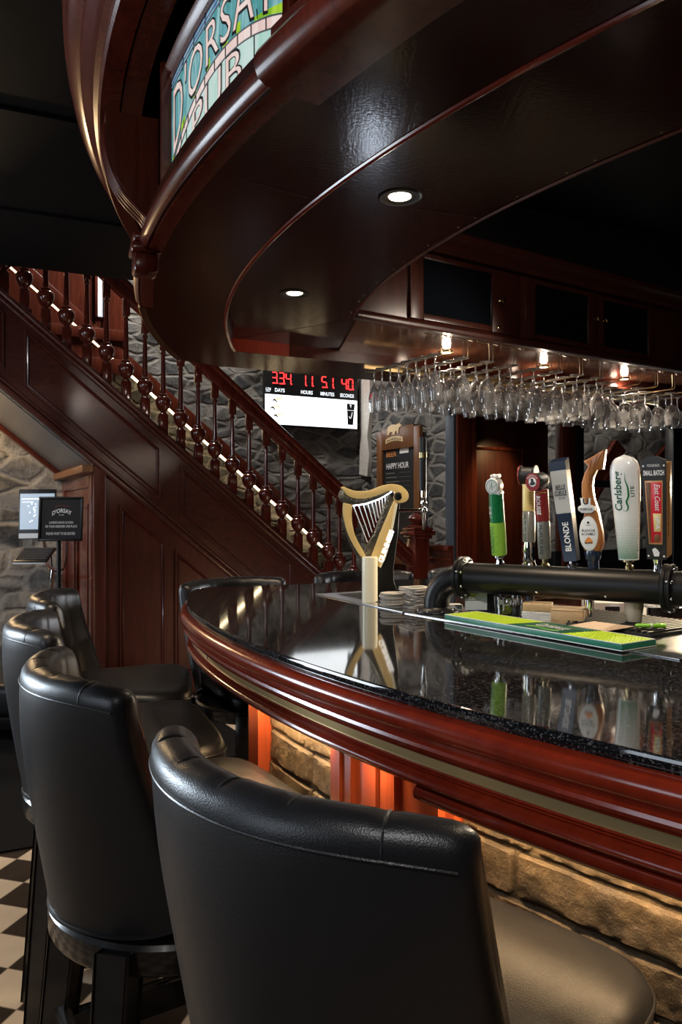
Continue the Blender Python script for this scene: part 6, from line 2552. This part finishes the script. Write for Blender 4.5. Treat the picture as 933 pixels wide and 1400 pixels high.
for s_, u0 in (('334', 0.075), ('11', 0.375), ('51', 0.60), ('40', 0.82)):
    for i, ch_ in enumerate(s_):
        bm = BM()
        digit(bm, ch_, TWd * (u0 + 0.072 * i), THt * 0.665, TWd * 0.050, THt * 0.17)
        box(bm, (TWd * (u0 + 0.072 * i) + TWd * 0.058, THt * 0.668, 0.001), (0.010, 0.010, 0.003), MTV)
        tv.part('digit', bm, M_DIGIT)
bm = BM()
add_text(bm, 'LA SAINT-PATRICK', flat_fn(MTV @ Vector((TWd * 0.33, THt * 0.085, 0.0005)), U * (TWd * 0.34), Vector((0, 0, THt * 0.035))))
tv.part('lettering', bm, M_SCRGREY)
bm = BM()
prism(bm, [(TWd * 0.885, THt * 0.08), (TWd * 0.945, THt * 0.08), (TWd * 0.965, THt * 0.43), (TWd * 0.875, THt * 0.43)], MTV @ Matrix.Translation((0, 0, -0.0005)), 0.002)
pint = tv.part('pint_picture', bm, M_SCRDARK)
bm = BM()
prism(bm, [(TWd * 0.878, THt * 0.315), (TWd * 0.960, THt * 0.315), (TWd * 0.960, THt * 0.325), (TWd * 0.878, THt * 0.325)], MTV @ Matrix.Translation((0, 0, 0.0016)), 0.0006)
tube(bm, [MTV @ Vector((TWd * (0.90 + 0.035 * i / 8), THt * (0.22 - 0.045 * sin(pi * i / 8) + 0.07 * (i / 8) ** 2), 0.002)) for i in range(9)], 0.005, 5)
prism(bm, [(TWd * 0.905, THt * 0.415), (TWd * 0.930, THt * 0.415), (TWd * 0.920, THt * 0.355)], MTV @ Matrix.Translation((0, 0, 0.0016)), 0.0006)
tv.part('pint_highlight', bm, M_SCRGREY, pint)
bm = BM()
for i, (u, v) in enumerate(((0.08, 0.39), (0.06, 0.27), (0.09, 0.15))):
    for k in range(3):
        a = MTV @ Vector((TWd * (u + 0.01 * k), THt * (v + 0.012 * k), 0.0008))
        bar(bm, a, a + U * (TWd * 0.026) + Vector((0, 0, THt * (0.025 - 0.035 * k))), 0.012, 0.001, up=-N)
tv.part('printed_marks', bm, M_SCRDARK, scr)
bm = BM()
for i, (u, v) in enumerate(((0.11, 0.41), (0.09, 0.29), (0.12, 0.17))):
    a = MTV @ Vector((TWd * u, THt * v, 0.0008))
    bar(bm, a, a + U * (TWd * 0.07) + Vector((0, 0, THt * 0.025)), 0.012, 0.001, up=-N)
tv.part('printed_marks', bm, emit('orange_screen_mark', (1.0, 0.55, 0.2), 1.0), scr)
bm = BM()
bar(bm, MTV @ Vector((TWd / 2, THt / 2, -0.05)), MTV @ Vector((TWd / 2, THt / 2, -0.14)), 0.2, 0.2)
tv.part('wall_bracket', bm, M_BLACKM)

# happy hour board on the side wall
RW = lambda px: ((px - CXP) / FPX)


def rpt(px, py, o=0.06):
    """point at distance o in front of the right-hand stone wall"""
    k = (px - CXP) / FPX
    n_r = -U                                        # the wall faces left
    q = bw + n_r * o
    L = (k * q.y - q.x) / (vd.x - k * vd.y)
    p = q + vd * L
    return Vector((p.x, p.y, EYE - (py - CYP) / FPX * p.y)), L


(pL, l0), (pR, l1) = rpt(519, 592), rpt(578, 581)
BW_ = l1 - l0
bz1 = (pL.z + pR.z) / 2 + 0.02
bz0 = 0.85
BHt = bz1 - bz0
MBD = frame(bw - U * 0.06 + vd * l0 + Vector((0, 0, bz0)), vd, (0, 0, 1), vd.cross(Vector((0, 0, 1))))
if MBD.col[2].to_3d().dot(-U) < 0:
    MBD = frame(bw - U * 0.06 + vd * l0 + Vector((0, 0, bz0)), vd, (0, 0, 1), -U)
hb_ = Thing('menu_board', 'wood framed black menu board lettered HAPPY HOUR hanging on the stone side wall', 'menu board', loc=MBD @ Vector((BW_ / 2, BHt / 2, 0)))
bm = BM()
box(bm, (BW_ / 2, BHt / 2, 0.0), (BW_ * 0.96, BHt * 0.98, 0.02), MBD)
hb_.part('black_panel', bm, M_INK)
bm = BM()
fw = BW_ * 0.13
for q in ((0, fw, 0, BHt - 0.02), (BW_ - fw, BW_, 0, BHt - 0.02), (fw, BW_ - fw, BHt * 0.84, BHt), (fw, BW_ - fw, 0, 0.12)):
    box(bm, ((q[0] + q[1]) / 2, (q[2] + q[3]) / 2, 0.015), (q[1] - q[0], q[3] - q[2], 0.04), MBD, 0.006)
fr2 = hb_.part('wood_frame', bm, M_BOARDW)


def bz(py):
    return rpt(550, py)[0].z - bz0


for s_, u0, u1, y0, y1, m in (('HAPPY HOUR', 0.20, 0.72, 640, 632, M_TXTW), ('BEER', 0.20, 0.44, 623, 616, M_TXTO)):
    bm = BM()
    add_text(bm, s_, flat_fn(MBD @ Vector((BW_ * u0, bz(y0), 0.0112)), vd * (BW_ * (u1 - u0)), Vector((0, 0, bz(y1) - bz(y0)))), 0.01)
    hb_.part('lettering', bm, m)
bm = BM()
box(bm, (BW_ * 0.62, bz(616), 0.012), (BW_ * 0.20, bz(612) - bz(620), 0.003), MBD)
hb_.part('white_label', bm, M_PAPER)
bm = BM()
for i, py in enumerate((646, 652, 658, 664, 671)):
    bar(bm, MBD @ Vector((BW_ * 0.19, bz(py), 0.0112)), MBD @ Vector((BW_ * (0.40 + 0.05 * (i % 3)), bz(py), 0.0112)), 0.002, 0.010, up=(0, 0, 1))
    bar(bm, MBD @ Vector((BW_ * 0.50, bz(py), 0.0112)), MBD @ Vector((BW_ * 0.76, bz(py), 0.0112)), 0.002, 0.003, up=(0, 0, 1))
hb_.part('menu_lines', bm, M_GREY)
# bear emblem over an arched name
cxb = BW_ * 0.44
ew = BW_ * 0.40


def em(x, y):
    return (cxb + (x - 0.5) * ew, bz(594) + y * ew * 0.42)


bear = [(0.10, 0.05), (0.22, 0.05), (0.24, 0.22), (0.34, 0.27), (0.42, 0.22), (0.44, 0.05), (0.55, 0.05), (0.58, 0.25), (0.66, 0.30), (0.68, 0.12), (0.78, 0.12), (0.78, 0.36), (0.82, 0.52), (0.92, 0.56), (0.95, 0.66), (0.86, 0.72), (0.82, 0.80), (0.72, 0.80), (0.66, 0.74), (0.50, 0.78),
        (0.34, 0.80), (0.20, 0.72), (0.12, 0.55), (0.13, 0.30)]
bm = BM()
prism(bm, [em(*p) for p in bear], MBD @ Matrix.Translation((0, 0, 0.036)), 0.006)
prism(bm, [em(0.0 + 1.0 * i / 12, -0.08 - 0.55 * ((i / 12 - 0.5) ** 2) * 1.2) for i in range(13)] + [em(1.0 - 1.0 * i / 12, -0.42 - 0.55 * ((0.5 - i / 12) ** 2) * 1.2) for i in range(13)], MBD @ Matrix.Translation((0, 0, 0.036)), 0.003)
hb_.part('bear_emblem', bm, plain('pale_gold', (0.75, 0.55, 0.28), 0.4), fr2)
bm = BM()


def arch_fn(u, v):
    x = 0.08 + 0.84 * u
    y = -0.37 + 0.22 * v - 0.66 * (x - 0.5) ** 2
    a = em(x, y)
    return MBD @ Vector((a[0], a[1], 0.0396))


add_text(bm, 'BOR\u00c9ALE', arch_fn, 0.02, cuts=1)
hb_.part('lettering', bm, M_INK, fr2)

# ------------------------------------------------------------------ right-hand back wall, behind the taps
def qpt(px, w=0.0):
    """distance along the wall that starts at wc and runs along U, at offset w behind it"""
    k = (px - CXP) / FPX
    q = wc + N * w
    return (k * q.y - q.x) / (U.x - k * U.y)


MR = frame(wc, U, N, (0, 0, 1))


def rbox(b, x0, x1, y0, y1, z0, z1, bev=0.004):
    box(b, ((x0 + x1) / 2, (y0 + y1) / 2, (z0 + z1) / 2), (x1 - x0, y1 - y0, z1 - z0), MR, bev)


q = qpt
HD_ = 2.25
wc2 = wc + U * (q(933) + 3.0)
wall('wall_bar', wc, wc2, HD_ + 0.1, 5.2, M_CAB, 0.15)
bm = BM()
rbox(bm, q(618.5), q(622), -0.02, 0.10, 0, 4.0)
struct('trim_3', bm, plain('slate_blue_paint', (0.05, 0.065, 0.085), 0.4))
dr2 = Thing('door_2', None, None, loc=wc + U * q(690))
tag(dr2.o, kind='structure')
bm = BM()
rbox(bm, q(622), q(641), -0.04, 0.08, 0, HD_ + 0.12, 0.01)
rbox(bm, q(642), q(650), -0.02, 0.08, 0, HD_ + 0.05, 0.008)
rbox(bm, q(641), q(760), -0.03, 0.08, HD_, HD_ + 0.12, 0.01)
dr2.part('door_frame', bm, M_DOORW)
bm = BM()
rbox(bm, q(650), q(756), 0.06, 0.10, 0.0, HD_)
leaf = dr2.part('door_leaf', bm, M_CAB)
z_p = EYE - (614 - CYP) / FPX * 6.85
bm = BM()
for a, c, e, f in ((q(655), q(657), 0.3, z_p + 0.03), (q(719), q(721), 0.3, z_p + 0.03), (q(655), q(721), z_p, z_p + 0.03), (q(655), q(721), 0.3, 0.33)):
    rbox(bm, a, c, 0.045, 0.062, e, f, 0.005)
dr2.part('door_panel', bm, M_DOORW, leaf)
bm = BM()
rbox(bm, q(765), q(783), -0.05, 0.06, 0, HD_ + 0.2, 0.01)
struct('trim_4', bm, M_DOORW)
bm = BM()
rbox(bm, q(784), q(794), -0.05, 0.06, 0, HD_ + 0.2, 0.006)
rbox(bm, q(916), q(940), -0.05, 0.06, 0, HD_ + 0.2, 0.006)
zz = EYE - (660 - CYP) / FPX * 7.2
rbox(bm, q(794), q(916), -0.03, 0.04, zz - 0.035, zz + 0.035, 0.004)
zz = EYE - (757 - CYP) / FPX * 7.2
rbox(bm, q(756), q(940), -0.03, 0.08, zz - 0.10, zz + 0.02, 0.004)
rbox(bm, q(756), q(940), -0.03, 0.08, 0, zz - 0.10, 0.004)
struct('window_frame', bm, plain('dark_slate_frame', (0.012, 0.015, 0.02), 0.4))
# wainscot between the newel and the door
bm = BM()
zz = EYE - (750 - CYP) / FPX * 6.6
wa, wb_ = rpt(560, 0, 0.03)[1], rpt(619, 0, 0.03)[1]
Mv = frame(bw, vd, (0, 0, 1), -U)
box(bm, ((wa + wb_) / 2 - 0.2, zz / 2, 0.02), (wb_ - wa + 0.4, zz, 0.03), Mv)
box(bm, ((wa + wb_) / 2 - 0.2, zz, 0.04), (wb_ - wa + 0.4, 0.05, 0.09), Mv, 0.01)
box(bm, ((wa + wb_) / 2 - 0.2, zz - 0.10, 0.03), (wb_ - wa + 0.4, 0.03, 0.05), Mv, 0.008)
struct('trim_5', bm, M_DOORW)
# stone wall and a second stair rail seen past the dark frame
fw0 = wc + N * 1.3 + U * 0.3
wall('wall_beyond', fw0, fw0 + U * 4.5, 0.0, 5.0, M_STONEL, 0.15, 0.05)
sr = Thing('stair_rail', 'dark wooden stair rail crossing the stone wall behind the tap handles', 'stair rail', loc=wc + N * 0.8 + U * q(830, 0.8))
for (x0, y0), (x1, y1), wd in (((800, 690), (846, 610), 0.16), ((868, 672), (925, 606), 0.16)):
    a = wc + N * 0.8 + U * q(x0, 0.8)
    c = wc + N * 0.8 + U * q(x1, 0.8)
    a.z, c.z = EYE - (y0 - CYP) / FPX * a.y, EYE - (y1 - CYP) / FPX * c.y
    bm = BM()
    bar(bm, a, c, 0.07, wd, up=(0, 0, 1), bev=0.015)
    bar(bm, a + Vector((0, 0, -0.09)), c + Vector((0, 0, -0.09)), 0.10, 0.03, up=(0, 0, 1), bev=0.008)
    sr.part('rail', bm, M_DOORW)

# ------------------------------------------------------------------ host stand by the closet door
sg = Thing('sign_stand', 'black sign on a thin pole asking guests to wait to be seated', 'sign', loc=P(82, 1000, 4.5) * 1.0)
sg.o.location = (P(82, 0, 4.5).x, 4.5, 0)
sg.inv = Matrix.Translation(sg.o.location).inverted()
sa = P(52, 738, 4.5)
SGX = Vector((cos(rad(14)), sin(rad(14)), 0))
SGN = Vector((SGX.y, -SGX.x, 0))
SW = (108 - 52) / FPX * 4.5 * 1.03
SH = (741 - 680) / FPX * 4.5
SGT = Vector((0.03, 0, 1)).normalized()
MS = frame(P(52, 740, 4.5), SGX, SGT, SGN)
bm = BM()
box(bm, (SW / 2, SH / 2, 0), (SW * 0.96, SH * 0.96, 0.012), MS)
sg.part('sign_face', bm, M_INK)
fc = sg.o.children[-1]
bm = BM()
k_ = 0.014
for q_ in ((0, SW, 0, k_), (0, SW, SH - k_, SH), (0, k_, 0, SH), (SW - k_, SW, 0, SH)):
    box(bm, ((q_[0] + q_[1]) / 2, (q_[2] + q_[3]) / 2, 0.004), (q_[1] - q_[0], q_[3] - q_[2], 0.026), MS, 0.003)
sg.part('sign_frame', bm, M_BLACKP)
for s_, u0, u1, v0, v1 in (('LAISSEZ-NOUS LE SOIN', 0.24, 0.78, 0.395, 0.445), ('DE VOUS ASSIGNER UNE PLACE', 0.16, 0.87, 0.305, 0.360), ('PLEASE WAIT TO BE SEATED', 0.18, 0.83, 0.140, 0.200)):
    bm = BM()
    add_text(bm, s_, flat_fn(MS @ Vector((SW * u0, SH * v0, 0.0068)), SGX * (SW * (u1 - u0)), SGT * (SH * (v1 - v0))), 0.02)
    sg.part('lettering', bm, M_TXTW, fc)
bm = BM()
add_text(bm, "D'ORSAY", lambda u, v: MS @ Vector((SW * (0.30 + 0.44 * u), SH * (0.640 + 0.10 * v - 0.28 * (u - 0.5) ** 2), 0.0068)), 0.04, cuts=1)
sg.part('lettering', bm, M_TXTW, fc)
bm = BM()
add_text(bm, 'PUB', flat_fn(MS @ Vector((SW * 0.455, SH * 0.575, 0.0068)), SGX * (SW * 0.11), SGT * (SH * 0.03)))
sg.part('lettering', bm, M_TXTW, fc)
bm = BM()
add_text(bm, 'RESTAURANT', lambda u, v: MS @ Vector((SW * (0.36 + 0.32 * u), SH * (0.790 + 0.020 * v - 0.14 * (u - 0.5) ** 2), 0.0068)), cuts=0)
sg.part('lettering', bm, M_TXTR, fc)
bm = BM()
pb_ = MS @ Vector((SW * 0.46, 0.0, -0.012))
tube(bm, [(pb_.x, pb_.y, 0.02), (pb_.x, pb_.y, pb_.z + 0.06)], 0.013, 16)
sg.part('pole', bm, M_BLACKM)
bm = BM()
lathe(bm, [(0.0, 0.0), (0.15, 0.0), (0.15, 0.008), (0.13, 0.014), (0.03, 0.02), (0.0, 0.022)], Matrix.Translation((pb_.x, pb_.y, 0)), 32)
sg.part('base', bm, M_BLACKM)

# order terminal on an arm on the stone wall
mon = Thing('order_terminal', 'grey lit monitor with keyboard on a wall arm in front of the stone wall', 'monitor', loc=P(45, 720, 5.6))
MD_ = 5.6
mbl, mbr, mtl = P(25, 737, MD_), P(76, 736, MD_ + 0.05), P(20, 669, MD_ + 0.04)
MX = (mbr - mbl)
mw = MX.length
MX.normalize()
MY = (mtl - mbl)
MY -= MX * MY.dot(MX)
mh = MY.length
MY.normalize()
MZ = MX.cross(MY)
MM = frame(mbl, MX, MY, MZ)
bm = BM()
box(bm, (mw / 2, mh / 2, -0.02), (mw, mh, 0.035), MM, 0.004)
mon.part('case', bm, M_BLACKP)
bm = BM()
box(bm, (mw / 2, mh * 0.55, -0.001), (mw * 0.93, mh * 0.72, 0.003), MM)
ms_ = mon.part('screen', bm, M_POS)
bm = BM()
box(bm, (mw / 2, mh * 0.06, -0.001), (mw * 0.98, mh * 0.10, 0.005), MM)
mon.part('lower_bezel', bm, M_LGREY)
bm = BM()
for i in range(14):
    r_ = random.Random(i)
    x, y = mw * (0.22 + 0.22 * r_.random() + 0.01 * i), mh * (0.30 + 0.42 * r_.random())
    box(bm, (x, y, 0.001), (0.008, 0.010, 0.001), MM)
box(bm, (mw * 0.35, mh * 0.80, 0.001), (mw * 0.55, 0.006, 0.001), MM)
box(bm, (mw * 0.24, mh * 0.74, 0.001), (mw * 0.30, 0.005, 0.001), MM)
mon.part('screen_text', bm, M_POSTXT, ms_)
# keyboard on its tray
kp = [P(17, 767, 5.35), P(62, 767, 5.35), P(74, 746, 5.55), P(28, 748, 5.55)]
KX = (kp[1] - kp[0])
kw = KX.length
KX.normalize()
KY = kp[3] - kp[0]
KY -= KX * KY.dot(KX)
kh = KY.length
KY.normalize()
KZ = KX.cross(KY)
MKB = frame(kp[0], KX, KY, KZ)
bm = BM()
box(bm, (kw / 2, kh / 2, -0.012), (kw, kh, 0.02), MKB, 0.003)
kbd = mon.part('keyboard', bm, M_BLACKP)
bm = BM()
for j in range(5):
    for i in range(15):
        box(bm, (kw * (0.04 + 0.92 * (i + 0.5) / 15), kh * (0.08 + 0.84 * (j + 0.5) / 5), 0.001), (kw * 0.045, kh * 0.12, 0.006), MKB, 0.001, 1)
keys = mon.part('keys', bm, plain('keycap_grey', (0.03, 0.03, 0.032), 0.45), kbd)
bm = BM()
box(bm, (kw / 2, -0.002, -0.018), (kw * 1.0, 0.008, 0.012), MKB, 0.002)
mon.part('tray_edge', bm, M_LGREY, kbd)
bm = BM()
a1, a2, a3 = MKB @ Vector((kw * 0.6, kh * 0.4, -0.02)), P(72, 778, 5.6), P(70, 800, 5.9)
tube(bm, [a1, a2], 0.012, 10)
tube(bm, [a2, P(69, 812, 5.6)], 0.014, 10)
tube(bm, [MM @ Vector((mw * 0.5, mh * 0.3, -0.03)), P(60, 740, 5.75), P(70, 790, 5.75)], 0.014, 10)
tube(bm, [P(70, 790, 5.75), S(t_px(70, W), W, EYE - (790 - CYP) / FPX * 6.5) - N * 0.07], 0.02, 10)
mon.part('wall_arm', bm, M_CHROME)
bm = BM()
cbl = [P(70, 760, 5.65), P(73, 780, 5.66), P(86, 778, 5.7), P(90, 765, 5.75), P(92, 730, 5.8)]
tube(bm, crom(cbl, 6), 0.006, 8)
mon.part('cable', bm, M_RUBBER)

# low black bench by the stone wall
bo = P(-30, 0, 4.5)
be = Thing('padded_bench', 'low black padded bench against the pale stone at the left', 'bench', loc=(bo.x, 4.6, 0))
bm = BM()
xa, xb = P(-160, 0, 4.4).x, P(52, 0, 4.4).x
box(bm, ((xa + xb) / 2, 4.72, 0.245), (xb - xa, 0.62, 0.20), None, 0.05, 4)
be.part('cushion', bm, M_LEATH)
bm = BM()
box(bm, ((xa + xb) / 2, 4.72, 0.12), (xb - xa - 0.06, 0.56, 0.09), None, 0.006)
be.part('frame', bm, M_CHAIRW)
for x in (xa + 0.08, xb - 0.07):
    for y in (4.48, 4.96):
        bm = BM()
        lathe(bm, [(0.0, 0.0), (0.022, 0.0), (0.030, 0.015), (0.030, 0.045), (0.018, 0.06), (0.016, 0.08), (0.0, 0.08)], Matrix.Translation((x, y, 0)), 16)
        be.part('foot', bm, M_CHROME)

# ================================================================== LIGHT AND VIEW
w = D.worlds.new('world')
w.use_nodes = True
w.node_tree.nodes['Background'].inputs['Color'].default_value = (0.5, 0.6, 0.8, 1)
w.node_tree.nodes['Background'].inputs['Strength'].default_value = 0.02
SC.world = w
# daylight from the front windows behind the camera, on the left
lamp('AREA', (-3.4, -1.1, 1.9), 35, (0.78, 0.88, 1.0), aim=(-0.3, 2.2, 1.0), size=1.5, size_y=1.9, name='front_window')
# windows in the side wall on the left
lamp('AREA', (-4.9, 3.2, 1.6), 100, (0.80, 0.90, 1.0), aim=(-0.6, 1.9, 1.0), size=1.6, size_y=1.7, name='side_window')
lamp('SPOT', (-4.6, 3.3, 1.7), 480, (0.72, 0.86, 1.0), aim=(-0.55, 1.3, 1.0), spot=24, blend=0.9, radius=0.25, name='stool_back_fill')  # added spot, not a window: puts a cool sheen on the stool backs
lamp('SPOT', (-0.35, -0.55, 2.75), 55, (0.95, 0.96, 1.0), aim=(0.22, 1.02, 1.03), spot=26, blend=0.9, radius=0.10, name='front_fill_spot')  # unseen spot added for the bright streak on the edge moulding
lamp('SPOT', (-0.25, -0.45, 2.6), 75, (1.0, 0.96, 0.9), aim=(0.30, 2.1, 1.34), spot=31, blend=0.8, radius=0.08, name='front_fill_spot')  # unseen spot added to brighten the tap handles and harp
lamp('AREA', (0.9, 1.6, 2.8), 12, (1.0, 0.85, 0.75), aim=(1.0, 4.0, 2.35), size=0.3, size_y=0.3, name='cabinet_fill')  # unseen fill added to lift the dark cabinet fronts
lamp('SPOT', (-1.35, 1.3, 2.8), 110, (1.0, 0.80, 0.56), aim=(-1.15, 2.2, 0.0), spot=56, blend=0.8, radius=0.05, name='floor_fill')  # added spot that lightens the floor tiles and stool tops
lamp('SPOT', (-3.6, 1.6, 2.6), 260, (0.88, 0.93, 1.0), aim=(-2.75, 6.4, 0.9), spot=30, blend=0.8, radius=0.15, name='stone_fill')  # added cool spot that brightens the stone at lower left
# room lamps over the floor behind the camera
lamp('AREA', (-0.5, -0.9, 2.75), 9, (1.0, 0.93, 0.85), aim=(0.5, 2.0, 0.9), size=0.5, size_y=0.5, name='room_lamp')
# stairwell lamps above the stone wall
lamp('AREA', S(1.2, 0.7, 4.9), 110, (1.0, 0.95, 0.88), aim=S(1.9, 1.3, 1.8), size=0.5, size_y=0.5, name='stairwell_lamp')
lamp('AREA', S(3.9, 0.3, 3.6), 50, (0.95, 0.97, 1.0), aim=S(3.9, 1.2, 1.6), size=0.4, size_y=0.4, name='passage_lamp')
# warm lamp under the stair
lamp('POINT', S(-0.85, 1.1, 2.40), 70, (1.0, 0.68, 0.36), radius=0.05, name='under_stair_lamp')
# added unseen spots and the bench lamp, bartender's side, out of frame right
lamp('SPOT', (3.4, 5.7, 1.65), 260, (0.95, 0.97, 1.0), aim=(1.1, 4.05, 1.93), spot=38, blend=0.7, radius=0.3, name='glass_fill')  # added behind the hanging glasses to make them shine
lamp('SPOT', (1.7, 2.6, 2.05), 55, (1.0, 0.84, 0.64), aim=(0.85, 2.1, 1.0), spot=80, radius=0.04, name='unseen_bar_spot')
lamp('SPOT', (1.45, 2.95, 1.45), 100, (1.0, 0.78, 0.5), aim=(0.85, 2.25, 0.95), spot=90, radius=0.03, name='work_bench_lamp')
lamp('SPOT', (2.0, 2.3, 1.92), 130, (1.0, 0.86, 0.70), aim=(-0.05, 3.75, 2.10), spot=26, blend=0.8, radius=0.06, name='unseen_bar_spot')  # added to light the red end fascia and the near glasses
lamp('POINT', (0.22, 5.2, 0.30), 6, (0.75, 0.85, 1.0), radius=0.06, name='soffit_patch_light')  # unseen cool point light added for a bluish patch on the soffit
# unseen warm point light added to throw a glow patch on the soffit
for q, e in (((0.55, 4.4, 0.3), 9),):
    lamp('POINT', q, e, (1.0, 0.62, 0.28), radius=0.06, name='soffit_patch_light')
lamp('SPOT', (0.45, 5.5, 2.9), 90, (1.0, 0.95, 0.88), aim=(0.85, 7.0, 1.3), spot=50, blend=0.8, radius=0.1, name='side_stone_fill')  # unseen spot added to brighten the stone side wall
lamp('SPOT', wc + U * qpt(690) - N * 0.5 + Vector((0, 0, 2.2)), 45, (1.0, 0.62, 0.28), aim=wc + U * qpt(680) + Vector((0, 0, 1.6)), spot=60, blend=0.9, radius=0.05, name='door_lamp')
lamp('SPOT', (-2.6, 1.2, 2.6), 90, (0.97, 0.96, 1.0), aim=S(0.9, 0, 1.6), spot=48, blend=0.8, radius=0.15, name='stair_fill')  # unseen side light added to lift the dark stair panels
# beyond the dark frame
lamp('POINT', wc + N * 0.7 + U * 1.5 + Vector((0, 0, 2.8)), 25, (1.0, 0.9, 0.78), radius=0.1, name='far_room_lamp')
SC.view_settings.view_transform = 'Standard'
SC.view_settings.look = 'None'
SC.view_settings.exposure = 0.0
SC.view_settings.gamma = 1.0
SC.view_settings.use_curve_mapping = False
SC.cycles.use_denoising = True
SC.cycles.max_bounces = 10
SC.cycles.transmission_bounces = 10
SC.cycles.transparent_max_bounces = 8
SC.cycles.caustics_reflective = False
SC.cycles.caustics_refractive = False
SC.cycles.sample_clamp_indirect = 4.0
